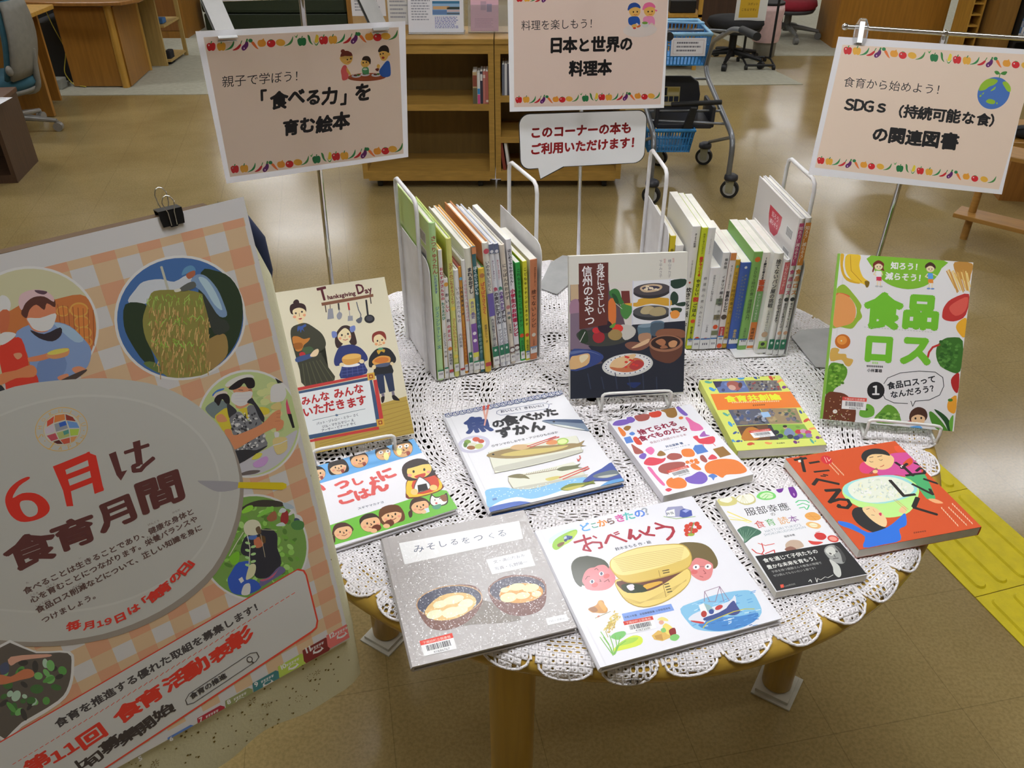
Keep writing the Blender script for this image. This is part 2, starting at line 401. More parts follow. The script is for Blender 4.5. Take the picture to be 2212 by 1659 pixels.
a.T('ずかん',(1285,388),(1630,326),(38,38,45),.05)
a.T('①サンマのしおやき・アジのひものほか',(1240,448),(1710,350),(60,60,75),.02)
a.E((190,186,212),1113,425,113,60,-8);a.E((222,222,235),1113,425,85,43,-8)
a.E((200,90,70),1130,392,26,16);a.E((190,80,60),1165,405,22,14);a.E((120,150,70),1070,412,24,18);a.E((210,205,190),1105,430,34,16);a.E((150,95,55),1095,450,30,14);a.E((185,190,120),1150,440,30,18,-10);a.E((90,120,60),1055,430,14,18)
a.S((120,135,160),(1590,268),(1660,258),(1780,258),(1880,262),(1905,300),(1932,338),(1830,325),(1700,298));a.S((66,84,120),(1600,264),(1700,257),(1880,262),(1895,285),(1790,280),(1680,272));a.S((210,212,215),(1650,290),(1760,300),(1900,330),(1800,322));a.E((40,45,55),1675,273,9,6)
def dish(pts,c=(216,215,205)): a.S((160,155,140),*[(x+ (4 if x>1500 else -4),y+3) for x,y in pts]);a.S(c,*pts)
dish([(1222,500),(1240,475),(1400,440),(1600,405),(1800,376),(1840,380),(1872,470),(1860,490),(1600,560),(1300,622),(1262,615)])
a.S((192,190,182),(1262,590),(1400,560),(1640,510),(1862,470),(1860,488),(1600,556),(1300,618))
a.S((150,128,88),(1203,510),(1260,480),(1420,450),(1620,440),(1800,425),(1850,425),(1895,405),(1875,436),(1910,442),(1840,452),(1700,485),(1450,525),(1300,528))
a.S((200,180,110),(1300,505),(1450,470),(1640,455),(1780,440),(1690,475),(1450,510));a.S((205,170,130),(1370,460),(1400,435),(1480,432),(1510,450),(1450,470));a.E((50,50,50),1250,500,9,6)
a.E((160,195,90),1738,412,44,24,-6);a.E((215,225,160),1738,412,34,17,-6);a.S((215,140,90),(1620,425),(1650,402),(1695,405),(1700,428),(1650,435))
a.L((200,75,70),7,(1490,445),(1690,376));a.L((200,75,70),7,(1510,452),(1712,380))
a.L((195,80,70),6,(1862,512),(1868,530),(1850,548));a.P((195,80,70),(1842,535),(1866,548),(1848,552))
dish([(1360,660),(1500,630),(1700,585),(1800,560),(1830,566),(1905,650),(1890,665),(1650,715),(1440,755),(1405,748)])
a.S((190,188,180),(1400,735),(1600,700),(1895,645),(1890,662),(1650,712),(1420,752))
a.S((120,112,80),(1352,658),(1400,640),(1460,640),(1510,672),(1470,668),(1430,668));a.L((140,125,100),6,(1440,650),(1640,620),(1830,582));
for i in range(14): a.L((150,140,115),2.5,(1480+i*16,645-i*3),(1490+i*16,632-i*3))
a.S((110,112,85),(1700,610),(1740,590),(1830,580),(1870,568),(1850,592),(1885,598),(1820,606),(1740,620));a.S((205,190,110),(1622,672),(1700,655),(1740,660),(1690,680),(1640,688))
a.L((205,85,75),8,(1720,668),(1922,590));a.L((205,85,75),8,(1745,678),(1930,602));a.P((195,80,70),(1840,530),(1858,545),(1850,552))
a.S((130,185,230),(1203,800),(1205,748),(1330,732),(1420,745),(1545,742),(1700,700),(1890,664),(1900,700),(1700,780),(1500,830),(1240,880))
for i in range(60):
    random.seed(i);x=random.uniform(1225,1850);y=752-(x-1225)*.12+random.uniform(4,60);a.E((205,225,240),x,y,4,3)
a.S((222,226,236),(1225,880),(1300,830),(1420,800),(1520,815),(1640,790),(1780,745),(1900,735),(2120,700),(2140,715),(1700,830),(1400,885),(1235,905))
a.S((60,80,160),(1885,700),(1950,642),(2020,605),(2096,560),(2140,620),(2183,684),(2060,690),(1960,690))
a.S((105,115,125),(1960,655),(2030,630),(2110,615),(2150,645),(2060,672),(1985,672));a.S((190,190,185),(1990,664),(2070,650),(2140,645),(2060,670))
a.S((70,100,185),(1228,905),(1228,872),(1320,848),(1440,830),(1540,850),(1460,885),(1330,905),(1240,922))
a.S((90,150,210),(2010,735),(2060,700),(2120,682),(2182,676),(2186,700),(2060,738))
a.S((120,130,50),(1728,748),(1790,712),(1880,705),(1945,695),(1970,682),(1965,700),(1978,712),(1940,712),(1860,740),(1780,760));a.S((190,180,90),(1745,748),(1820,728),(1900,718),(1860,740),(1790,755))
a.BAR((1303,772),(1484,735),(1512,800),(1332,850),411961006)
a.P((100,130,190),(1245,810),(1275,804),(1280,818),(1250,824));
# ---------------- gohan
a=A('gohan',ZA)
blue=(100,165,228);green=(112,185,70)
a.P(blue,(-60,600),(695,390),(755,488),(-10,720))
for x,y,r,st,sk in((165,592,58,'bowl',(222,182,145)),(315,540,62,'short',(222,170,125)),(482,495,52,'short',(210,165,120)),(620,462,68,'short',(212,165,120)),(20,640,56,'short',(222,182,145))):
    a.FACE(x,y,r,sk,(50,45,45),-14,st,1,'shut');a.E((150,70,60),x+r*.55,y+r*.45,r*.2,r*.24)
for cx,cy in((505,510),(595,475)): a.S((235,220,150),(cx-20,cy-14),(cx+5,cy-24),(cx+18,cy+10),(cx+6,cy+32),(cx-14,cy+24))
for cx,cy in((465,487),(515,478),(600,448),(645,440)): a.E((235,235,235),cx,cy,17,12,-10);a.E((40,40,40),cx,cy,5,5)
a.P(green,(60,1015),(870,750),(930,755),(1003,878),(985,893),(130,1140))
ro=(214,88,88)
for ch,p,q in(('い',(-40,800),(90,765)),('っ',(140,760),(270,722)),('し',(265,728),(355,702)),('ょ',(375,725),(480,688)),('に',(465,698),(590,650))): a.T(ch,p,q,ro,.06)
for ch,p,q in(('ご',(168,865),(300,825)),('は',(292,832),(408,795)),('ん',(400,795),(540,742))): a.T(ch,p,q,ro,.06)
a.T('スギヤマカナヨ',(305,892),(490,842),(70,80,110),.015)
# girl with rice ball
a.S((120,60,50),(640,760),(650,680),(720,650),(850,640),(900,700),(905,735),(840,775),(660,815))
a.S((228,190,60),(648,700),(700,668),(840,655),(895,712),(860,760),(665,803));a.S((205,75,55),(690,690),(845,650),(865,745),(715,780))
a.S((60,50,52),(612,610),(640,560),(720,530),(790,545),(835,600),(850,640),(800,660),(700,685),(640,678))
a.E((236,198,110),735,612,88,58,-12);a.S((60,50,52),(645,600),(670,555),(750,535),(815,565),(760,572),(700,590))
a.E((40,35,35),695,622,8,10);a.E((40,35,35),770,608,8,10);a.S((200,70,60),(700,655),(775,632),(770,660),(730,672));a.E((236,150,140),668,648,16,11);a.E((236,150,140),800,625,14,10)
a.S((110,90,85),(695,740),(722,670),(745,658),(800,695),(815,725),(800,750),(720,772));a.S((238,238,240),(702,738),(727,676),(745,665),(795,700),(808,725),(795,745),(722,765))
a.P((52,48,50),(722,718),(785,705),(798,748),(728,765));a.E((236,198,130),700,765,26,22);a.E((236,198,130),835,735,28,20)
for x,y,r,st,h in((392,985,70,'short',(60,50,45)),(540,930,72,'bowl',(105,65,45)),(740,865,62,'tail',(75,55,50)),(200,1045,64,'tail',(80,50,48)),(60,1080,55,'short',(60,50,50))):
    a.FACE(x,y,r,(230,180,140),h,-14,st,1,'shut')
for x,y in((435,1018),(525,985)): a.E((105,55,40),x,y,34,24,-10);a.E((230,180,140),x-20,y+20,24,16)
a.P((200,215,240),(770,885),(800,875),(808,905),(780,915));a.E((232,190,150),765,905,20,14)
a.S((70,60,55),(808,840),(818,780),(850,800),(900,790),(928,772),(938,830),(915,858),(840,868));a.S((238,235,232),(814,838),(824,792),(850,808),(900,798),(922,786),(930,826),(908,852),(842,862))
a.S((140,90,65),(880,795),(920,785),(930,826),(900,830));a.E((60,60,60),845,822,4,5);a.E((60,60,60),880,812,4,5);a.S((90,150,130),(825,868),(885,850),(880,880),(845,888));a.E((205,90,90),855,845,8,7)
# ---------------- miso
a=A('miso',ZC,(205,205,212))
a.P((226,228,236),(110,292),(760,168),(780,265),(140,408))
for ch,p,q in(('み',(188,348),(252,336)),('そ',(258,334),(318,322)),('し',(322,318),(378,306)),('る',(388,306),(440,296)),('を',(452,298),(504,286)),('つ',(520,286),(576,272)),('く',(592,270),(640,260)),('る',(646,260),(702,248))): a.T(ch,p,q,(70,80,105),.0,1)
a.P((226,228,236),(580,380),(815,325),(845,410),(612,460))
a.T('文・高山なおみ',(622,402),(792,362),(95,100,120),.0);a.T('写真・長野陽一',(630,440),(806,398),(95,100,120),.0)
a.S((120,112,108),(430,700),(560,600),(760,690),(700,720),(500,735),(330,760))
a.S((112,78,72),(203,640),(230,580),(400,520),(520,525),(558,580),(550,630),(500,700),(420,750),(330,768),(255,740))
a.E((176,140,105),380,605,180,86,-9);a.E((70,72,92),380,606,174,81,-9)
a.S((206,170,110),(245,665),(330,580),(450,560),(520,590),(510,640),(420,700),(300,712))
for x,y,rx,ry in((300,680,46,24),(390,668,52,28),(470,620,40,24),(400,600,60,22),(330,625,40,20),(440,655,40,24)): a.E((228,214,180),x,y,rx,ry,-15)
a.S((108,72,68),(592,560),(600,520),(680,470),(800,462),(890,490),(903,560),(890,630),(840,670),(760,686),(680,670),(620,620))
a.E((130,96,84),748,540,155,77,-4);a.E((74,72,90),748,540,149,72,-4);a.E((200,140,70),768,560,118,54,-6)
for x,y,rx,ry in((700,585,46,26),(745,528,44,20),(820,532,44,22),(775,575,40,18),(680,545,24,14),(850,565,26,16)): a.E((222,208,160),x,y,rx,ry,-8)
a.P((226,228,236),(898,698),(1010,673),(1020,710),(910,735));a.T('ブロンズ新社',(912,722),(1004,702),(90,90,105),.01)
a.BAR((215,828),(392,782),(418,868),(240,910),411686767)
# ---------------- bento
a=A('bento',ZC)
a.S((205,222,236),(925,255),(1000,215),(1060,205),(1075,215),(1000,260),(930,285))
a.S((150,195,75),(938,300),(955,262),(1020,225),(1070,210),(1078,225),(1060,250),(1000,295),(960,318));a.S((175,205,80),(990,290),(1020,240),(1070,215),(1070,240),(1030,280))
a.S((125,85,60),(965,290),(985,278),(1005,276),(1000,290),(975,303));a.P((70,90,150),(1000,250),(1018,240),(1052,245),(1050,258),(1010,270));a.E((50,60,110),1012,266,9,8);a.E((50,60,110),1036,258,6,6);a.P((190,200,225),(1003,250),(1018,243),(1020,256),(1006,262))
cols=[(95,165,235),(90,165,150),(230,140,60),(120,90,85),(205,80,160),(90,185,190),(85,130,225),(160,165,180)]
for ch,p,q,c in zip('どこからきたの？',[(1100,225),(1158,208),(1196,200),(1244,190),(1292,178),(1340,168),(1395,155),(1448,145)],[(1162,212),(1202,198),(1252,190),(1294,180),(1350,166),(1400,155),(1458,145),(1510,130)],cols): a.T(ch,p,q,c,.03)
red=(168,42,62)
a.L(red,13,(1062,278),(1150,255));a.L(red,10,(1112,240),(1130,300),(1150,325));a.L(red,11,(1150,325),(1110,318),(1118,295),(1160,278),(1205,280),(1212,305),(1195,310));a.L(red,9,(1165,246),(1182,255))
a.L(red,13,(1232,284),(1250,245),(1262,240));a.L(red,12,(1258,240),(1345,275));a.L(red,7,(1278,232),(1300,224));a.L(red,7,(1285,240),(1306,233))
a.L(red,17,(1368,215),(1362,260));a.L(red,12,(1362,260),(1380,245),(1395,265),(1415,250),(1420,240))
a.L(red,12,(1415,220),(1450,240),(1495,245));a.L(red,12,(1466,200),(1462,225),(1448,240))
a.L(red,12,(1500,182),(1545,198));a.L(red,13,(1505,210),(1550,200),(1590,205),(1598,225),(1585,250),(1565,268))
a.T('鈴木まもる 作・絵',(1288,325),(1482,286),(70,75,95),.015)
a.P((150,150,190),(1552,120),(1565,100),(1640,95),(1648,105),(1645,150),(1560,152));a.P((228,228,238),(1556,120),(1600,110),(1605,148),(1562,148));a.P((70,85,170),(1630,118),(1650,108),(1690,118),(1695,145),(1650,157),(1628,148));a.P((150,160,220),(1640,120),(1660,112),(1680,118),(1660,130));a.L((150,180,120),4,(1545,148),(1610,160),(1710,150));a.T('弁当',(1562,142),(1600,134),(70,80,100),.02)
for x,y in((1668,200),(1690,190),(1720,188),(1732,205),(1665,220),(1690,215),(1712,222),(1670,240),(1695,238)): a.E((200,60,45),x,y,14,12)
a.E((150,170,60),1690,243,18,8);a.L((110,150,90),4,(1705,180),(1692,215),(1690,240))
# left boy
a.S((70,72,55),(1040,420),(1050,380),(1090,355),(1160,355),(1225,375),(1255,420),(1260,470),(1180,520),(1100,510),(1060,480))
a.S((212,120,130),(1095,480),(1100,440),(1150,405),(1225,395),(1262,420),(1285,470),(1270,510),(1230,535),(1170,540),(1130,530))
a.S((62,64,48),(1042,425),(1060,375),(1130,350),(1230,380),(1250,420),(1225,400),(1190,402),(1170,412),(1140,418),(1115,440),(1100,480),(1095,520),(1060,490))
a.S((212,120,130),(1112,505),(1125,500),(1142,522),(1135,535),(1118,525))
for x,y in((1155,490),(1207,447)): a.E((240,235,240),x,y,13,11,-20);a.E((60,65,100),x,y,7,9)
a.L((120,60,60),4,(1118,478),(1130,462),(1142,462));a.L((120,60,60),4,(1170,425),(1180,418),(1190,428));a.L((120,60,60),4,(1198,478),(1205,490),(1196,488));a.L((130,50,50),4,(1222,492),(1245,478),(1250,492));a.E((205,85,90),1170,508,18,13,-20);a.E((205,85,90),1235,460,18,12,-20)
# right adult
a.S((112,96,62),(1620,320),(1625,290),(1680,282),(1750,290),(1800,320),(1835,380),(1830,415),(1800,420),(1700,370));
a.S((216,130,135),(1690,380),(1750,360),(1800,385),(1812,420),(1800,470),(1760,488),(1715,470),(1680,430))
a.S((112,96,62),(1640,330),(1690,320),(1760,335),(1815,370),(1820,410),(1805,395),(1770,375),(1720,365),(1690,385))
for x,y in((1722,414),(1785,412)): a.E((240,238,242),x,y,18,14,-8);a.E((70,75,95),x-2,y,5,6)
a.L((150,100,110),3,(1740,412),(1766,411));a.L((150,70,75),3,(1760,430),(1775,448),(1765,450));a.L((140,60,60),3,(1742,462),(1760,468));a.E((212,105,110),1712,440,18,12)
# box
bx_c=(226,200,120)
a.S((180,150,70),(1280,490),(1330,470),(1500,460),(1640,420),(1690,430),(1690,490),(1640,550),(1540,610),(1440,634),(1360,610),(1310,560))
a.S(bx_c,(1283,492),(1330,474),(1500,466),(1640,424),(1686,434),(1686,490),(1636,546),(1540,604),(1440,628),(1364,606),(1314,556))
a.S((105,62,50),(1292,490),(1400,480),(1540,462),(1660,425),(1600,470),(1520,520),(1440,548),(1350,550),(1310,525));a.S((52,62,42),(1315,512),(1370,500),(1450,515),(1445,545),(1350,552));a.S((225,215,230),(1345,515),(1380,505),(1390,530),(1365,540));a.S((215,165,60),(1440,510),(1520,490),(1540,498),(1450,535));a.S((48,58,40),(1385,520),(1420,510),(1460,540),(1410,550))
a.S((190,155,70),(1252,400),(1275,360),(1400,310),(1560,292),(1650,295),(1692,340),(1694,400),(1640,440),(1500,480),(1380,500),(1310,480),(1270,440))
a.S((214,184,98),(1256,402),(1280,362),(1400,314),(1560,296),(1646,299),(1688,342),(1690,398),(1636,434),(1500,474),(1380,494),(1314,476),(1274,438))
a.S((234,212,145),(1258,398),(1280,360),(1400,314),(1560,296),(1646,300),(1685,340),(1660,370),(1560,405),(1400,446),(1320,456),(1280,440))
for i in range(9): a.L((206,170,110),2.5,(1275+i*6,372+i*8),(1450,338+i*10),(1655-i*2,308+i*9))
for i in range(5): a.L((206,175,100),2.5,(1320+i*8,575+i*8),(1420,604+i*2),(1560,575-i*8),(1670,480+i*2))
a.L((150,115,60),2.5,(1520,432),(1528,466));a.L((150,115,60),2.5,(1540,490),(1562,575))
for i in range(2): a.L((90,75,45),6,(1542+i*4,434+i*12),(1575+i*2,428+i*12))
for i in range(4): a.L((90,80,50),6,(1552+i*6,508+i*14),(1575+i*6,502+i*14))
# chicken
a.S((190,130,50),(1130,640),(1175,620),(1190,595),(1215,595),(1225,620),(1240,640),(1235,660),(1210,665),(1170,662),(1150,660));a.S((150,95,45),(1132,640),(1165,628),(1185,650),(1160,660));a.S((205,150,60),(1185,605),(1205,597),(1235,635),(1220,655));a.L((160,150,110),4,(1170,692),(1255,655));a.P((190,120,100),(1180,682),(1192,676),(1196,684),(1184,690))
a.P((125,155,225),(1318,668),(1590,612),(1608,648),(1332,712));a.T('令和３年度　全国課題図書 小学校低学年',(1334,695),(1590,640),(55,60,95),.015)
# rice plant
for i in range(70):
    random.seed(i+5);t=random.random();x=1232+t*60+random.uniform(-18,22);y=760-t*95+random.uniform(-14,18);a.E(random.choice(((205,180,95),(190,160,80),(220,200,130))),x,y,8,4,random.uniform(-80,20))
a.L((180,170,90),4,(1240,800),(1228,770),(1245,720),(1290,690))
a.S((120,190,110),(1255,800),(1280,775),(1330,765),(1340,785),(1300,815));a.S((205,220,70),(1265,880),(1310,830),(1380,790),(1430,800),(1425,840),(1330,870));a.S((165,205,80),(1290,850),(1340,810),(1410,800),(1380,830))
for p in(((1200,770),(1245,840),(1268,905)),((1215,800),(1255,860),(1272,900)),((1280,790),(1290,850),(1275,900)),((1340,820),(1300,850),(1280,895)),((1250,790),(1268,850),(1275,898)),((1195,800),(1230,850),(1266,900)),((1310,795),(1296,850),(1280,890))): a.L((120,180,80),4.5,*p)
# farmer
a.P((215,175,95),(1485,790),(1520,760),(1590,775),(1590,800),(1545,820),(1500,812));a.P((190,145,75),(1500,790),(1540,780),(1550,815),(1510,810));a.S((225,210,130),(1515,700),(1540,685),(1570,695),(1575,708),(1545,705));a.E((215,160,140),1538,715,14,12);a.S((225,205,110),(1545,745),(1560,720),(1590,735),(1610,760),(1600,785),(1570,780));a.S((135,35,40),(1580,760),(1612,745),(1620,785),(1595,795));a.S((130,185,105),(1535,755),(1555,745),(1565,765),(1545,772));a.S((125,190,110),(1590,790),(1620,780),(1640,795),(1620,818),(1590,812))
# sea and boat
a.S((130,185,225),(1640,640),(1720,600),(1840,560),(1960,540),(2020,545),(2060,600),(2080,660),(2040,710),(1960,750),(1850,765),(1740,755),(1690,720))
a.S((70,130,200),(1740,730),(1820,690),(1960,680),(2060,660),(2040,710),(1940,750),(1830,762))
for i in range(60):
    random.seed(i+99);x=random.uniform(1700,2050);y=random.uniform(640,745);a.L(random.choice(((60,110,185),(205,222,238),(95,150,215))),4,(x,y),(x+random.uniform(14,30),y-random.uniform(3,9)))
for i in range(30):
    random.seed(i+9);x=random.uniform(1700,2030);y=640-(x-1700)*.2+random.uniform(-30,30);a.L(random.choice(((90,150,215),(170,205,235))),3.5,(x,y),(x+24,y-7))
a.S((215,215,232),(1688,690),(1740,655),(1900,600),(1932,565),(1940,620),(1900,660),(1790,700),(1770,718),(1700,706));a.S((62,80,140),(1770,690),(1850,660),(1935,610),(1940,640),(1900,665),(1790,705));a.S((190,60,65),(1700,704),(1768,712),(1765,722),(1715,714))
a.S((70,80,140),(1888,640),(1925,595),(1945,620),(1965,655),(1935,675),(1895,668));a.P((228,232,240),(1740,620),(1768,608),(1790,650),(1785,680),(1760,675));a.P((150,180,190),(1768,610),(1800,620),(1830,650),(1790,655));a.E((175,60,55),1770,668,16,18);a.E((60,80,150),1810,655,14,14);a.E((185,60,60),1850,632,22,12,-25)
for p in(((1770,600),(1770,545),(1850,518),(1875,600)),((1770,545),(1800,600),(1830,600)),((1850,518),(1830,600),(1790,600)),((1850,518),(1905,595))): a.L((150,120,150),3,*p)
a.L((190,180,70),5,(1768,745),(1790,715),(1870,680),(1930,655),(1990,640),(2040,640))
a.BAR((1325,712),(1488,680),(1512,748),(1350,782),411672330)
# ---------------- sute
a=A('sute',ZB)
pu=(122,95,190);br=(165,88,85);rd=(208,72,58);oc=(150,110,62);pk=(222,110,170);og=(226,125,62);bl=(85,125,205);cr=(215,72,92)
a.S(pu,(222,440),(250,405),(330,392),(368,400),(372,425),(300,445));a.S(pu,(345,378),(375,368),(420,395),(400,420),(360,420));a.S(br,(412,375),(440,350),(500,352),(542,360),(530,400),(450,412));a.S(rd,(535,345),(575,330),(625,332),(642,350),(625,378),(560,382));a.S(oc,(635,330),(660,305),(730,298),(755,320),(768,368),(735,390),(690,380),(670,345));a.S(pu,(750,288),(775,295),(830,345),(852,370),(825,375),(780,340));a.E(og,797,392,18,12)
a.S(og,(270,470),(285,458),(335,500),(338,528),(310,535));a.S(oc,(318,470),(345,448),(385,455),(365,485),(340,488));a.S(bl,(368,515),(395,498),(420,515),(395,530));a.P(bl,(320,548),(378,535),(408,585),(345,598));a.S(rd,(402,555),(430,540),(478,590),(470,608),(430,600))
a.S(pk,(832,395),(850,388),(900,425),(945,450),(968,488),(880,496),(860,440));a.S((160,95,180),(942,535),(975,498),(990,525),(1020,535),(960,545));a.S(cr,(890,545),(925,535),(945,560),(1040,540),(1058,575),(1030,600),(950,598),(918,575));a.L(cr,4,(965,598),(975,625));a.L(cr,4,(1040,595),(1060,615))
a.T('捨てられる',(462,528),(780,448),(140,30,65),.045);a.T('食べものたち',(468,582),(862,490),(140,30,65),.045);a.T('食品ロス問題がわかる本',(552,600),(845,532),(140,40,80),.01);a.T('井出留美 著',(680,632),(820,600),(60,80,130),.03);a.T('matsu（マツモト ナオコ）絵',(665,655),(870,610),(70,90,140),.01)
a.S(br,(388,600),(430,625),(480,655),(490,675),(425,685),(400,640));a.S(pk,(508,655),(530,630),(560,625),(585,655),(555,690));a.S(pu,(455,700),(490,675),(518,690),(500,725),(465,720));a.S(oc,(605,690),(630,655),(665,670),(675,690),(630,700));a.S(br,(685,700),(720,675),(790,680),(805,710),(740,730),(695,720));a.S(og,(800,660),(820,640),(880,640),(905,675),(890,700),(820,700));a.P(bl,(890,640),(905,610),(960,605),(1008,660),(925,682));a.P(oc,(1040,640),(1115,618),(1175,680),(1095,706))
a.S(cr,(495,755),(540,710),(640,720),(675,712),(660,745),(590,775),(520,775));a.S(br,(945,695),(970,688),(1000,730),(985,745),(950,725));a.S(cr,(1005,715),(1035,680),(1075,710),(1030,722));a.S(br,(615,800),(650,765),(740,745),(820,745),(825,775),(740,840),(640,835));a.S(og,(870,770),(900,755),(950,790),(945,805),(900,800));
for x,y in((848,745),(880,735),(912,728),(925,745)): a.E(og,x,y,16,13);a.L(og,6,(x,y),(900,765))
a.S(og,(978,780),(1010,740),(1100,715),(1200,720),(1255,755),(1285,800),(1240,825),(1140,835),(1110,860),(1060,835),(1000,825));a.S(pu,(830,870),(880,850),(940,815),(990,840),(1000,880),(960,912),(880,912),(840,895));a.S(bl,(1005,850),(1040,830),(1075,850),(1055,860),(1045,882),(1030,862));a.S(og,(680,905),(720,870),(800,870),(842,905),(830,945),(760,958),(700,945));a.S(pk,(525,795),(555,795),(600,850),(670,925),(650,935),(585,870));a.S(cr,(672,970),(700,955),(728,965),(700,985))
a.BAR((680,818),(848,768),(905,828),(735,880),411678775)
# ---------------- kyoso
a=A('kyoso',ZB,(225,225,225))
def photo(pts,base,blobs,seed,n=26,r=(10,26)):
    a.P(base,*pts);random.seed(seed)
    xs=[p[0] for p in pts];ys=[p[1] for p in pts]
    tl,tr,br_,bl_=pts
    for i in range(n):
        u,v=random.uniform(.06,.94),random.uniform(.12,.88)
        x=(tl[0]*(1-u)+tr[0]*u)*(1-v)+(bl_[0]*(1-u)+br_[0]*u)*v;y=(tl[1]*(1-u)+tr[1]*u)*(1-v)+(bl_[1]*(1-u)+br_[1]*u)*v
        m=min(u,1-u)*abs(tr[0]-tl[0]);m2=min(v,1-v)*abs(bl_[1]-tl[1])
        a.E(random.choice(blobs),x,y,min(random.uniform(*r),m),min(random.uniform(*r)*.7,m2),random.uniform(-30,30))
photo([(1035,98),(1278,88),(1325,178),(1085,188)],(98,115,165),[(70,75,110),(120,140,190)],1,6)
a.P((62,58,88),(1035,98),(1110,95),(1085,140),(1060,150));a.E((165,95,85),1200,130,58,36,15);a.E((205,165,150),1185,145,30,20,15);a.E((90,60,60),1250,125,16,22)
photo([(1283,88),(1540,84),(1578,165),(1322,178)],(120,115,112),[(70,60,65),(160,60,60),(180,175,170),(95,90,95),(60,70,110)],2,40,(6,14))
photo([(1150,322),(1395,310),(1485,432),(1215,448)],(92,95,110),[(50,52,60),(150,155,170),(75,90,130),(120,110,105)],3,36,(8,22))
photo([(1400,308),(1690,305),(1742,428),(1480,434)],(150,130,100),[(95,120,80),(110,105,120),(170,150,110),(70,80,90)],4,36,(8,20))
a.P((150,185,220),(1405,340),(1465,335),(1490,375),(1425,382))
photo([(1215,452),(1460,436),(1545,560),(1270,570)],(105,75,55),[(60,50,45),(90,70,55)],5,8);a.S((186,120,50),(1250,540),(1290,470),(1350,460),(1400,490),(1400,540),(1350,566),(1275,566))
a.P((62,62,70),(1460,440),(1500,438),(1560,558),(1480,562))
photo([(1485,436),(1752,434),(1825,548),(1550,560)],(130,170,70),[(110,150,60),(145,185,80)],6,10)
a.S((120,135,170),(1590,500),(1610,470),(1640,470),(1680,510),(1660,530),(1600,525));a.E((190,150,125),1600,460,16,14);a.E((50,45,45),1598,452,18,10)
for x,y,c in((1525,500,(45,48,60)),(1560,530,(50,55,80)),(1705,495,(190,50,60)),(1745,490,(200,140,170)),(1785,500,(190,70,110)),(1640,535,(60,60,70)),(1720,530,(110,90,150)),(1790,525,(130,110,170)),(1690,545,(60,70,120))): a.E(c,x,y,26,18)
for i,(x,y) in enumerate(((1010,74),(1130,72),(1250,70),(1370,66),(1490,64),(1560,88),(1595,138),(998,105),(1028,160),(1725,335),(1770,402),(1815,470),(1862,542),(1130,358),(1165,435),(1200,505),(1320,594),(1460,588),(1680,580),(1815,572),(1170,575),(1225,572))):
    c=[(120,60,130),(90,170,150),(70,150,210),(60,90,150),(200,80,60),(235,150,90)][i%6] ;a.E(c,x,y,26 if i%3 else 18,9 if i%2 else 12,20*(i%5)-30);a.P(c,(x+16,y),(x+32,y-9),(x+32,y+9))
a.P((228,125,48),(1015,198),(1650,172),(1738,298),(1068,325))
a.T('食育共創論',(1138,262),(1580,238),(222,225,50),.045);a.K((1180,264),(1560,250),22,(245,215,180),9);a.K((1345,285),(1445,278),6,(90,60,40),10);a.T('筑波書房',(1533,595),(1600,590),(70,70,60),.02)
a.BAR((1305,490),(1475,470),(1520,530),(1350,548),411712143)
# ---------------- hatto (zoom D)
a=A('hatto',ZD)
a.S((205,195,130),(85,540),(110,505),(160,490),(215,510),(225,550),(170,568),(110,565));a.S((228,226,215),(105,530),(130,505),(165,495),(195,520),(165,545));a.S((200,190,135),(215,520),(255,482),(320,478),(355,510),(350,545),(280,560));a.S((230,228,220),(222,520),(260,487),(318,483),(348,512),(335,538),(280,550))
for i in range(4): a.L((205,195,140),2,(265,490),(250+i*20,548))
a.S((120,205,110),(362,500),(390,465),(440,455),(490,475),(498,505),(450,522),(400,520));a.S((205,235,190),(385,495),(410,472),(450,468),(480,485),(470,508),(410,512));a.L((90,185,90),3,(400,505),(430,480),(480,490));a.L((90,185,90),3,(420,515),(445,490))
a.S((112,45,150),(500,445),(520,430),(545,432),(555,428),(545,460),(520,468));a.S((112,45,150),(585,422),(600,418),(625,425),(650,470),(645,500),(625,505),(600,475));a.E((190,140,205),628,480,6,12,-20)
a.L((80,190,130),7,(640,540),(660,525),(715,525),(735,540));a.L((80,190,130),6,(650,560),(690,545),(735,560),(720,590));a.L((80,190,130),6,(665,580),(700,572),(715,590))
a.S((225,160,85),(702,640),(720,615),(770,610),(815,640),(800,665),(740,668));a.L((205,130,60),2,(715,640),(800,640));a.L((205,130,60),2,(730,620),(780,665));a.S((228,180,120),(708,695),(735,678),(790,688),(815,710),(790,728),(735,718));a.E((240,225,200),762,702,30,14,10);a.L((215,150,90),2,(735,702),(790,704))
a.L((225,210,120),9,(165,610),(330,680));a.L((235,225,160),7,(175,640),(320,688));a.L((225,215,130),7,(185,665),(300,672))
a.S((70,110,95),(238,735),(300,710),(390,740),(395,765),(340,790),(290,830),(280,800),(250,760));
for i in range(7): a.L((120,155,135),2.5,(290,820),(255+i*20,730+(i%3)*12))
a.T('服部幸應',(302,640),(612,592),(45,42,48),.012);a.T('の',(470,640),(505,634),(50,48,50));
for ch,p,q,c in(('食',(370,728),(440,716),(200,70,60)),('育',(446,712),(512,700),(80,160,80)),('読',(534,700),(604,688),(215,150,70)),('本',(606,688),(672,676),(120,60,140))): a.T(ch,p,q,c,.01)
a.T("HATTORI YUKIO'S",(430,756),(680,706),(150,160,175),0,1);a.T('SHOKUIKUDOKUHON',(425,780),(712,722),(150,160,175),0,1);a.T('服部幸應',(562,790),(636,776),(70,70,80),.015)
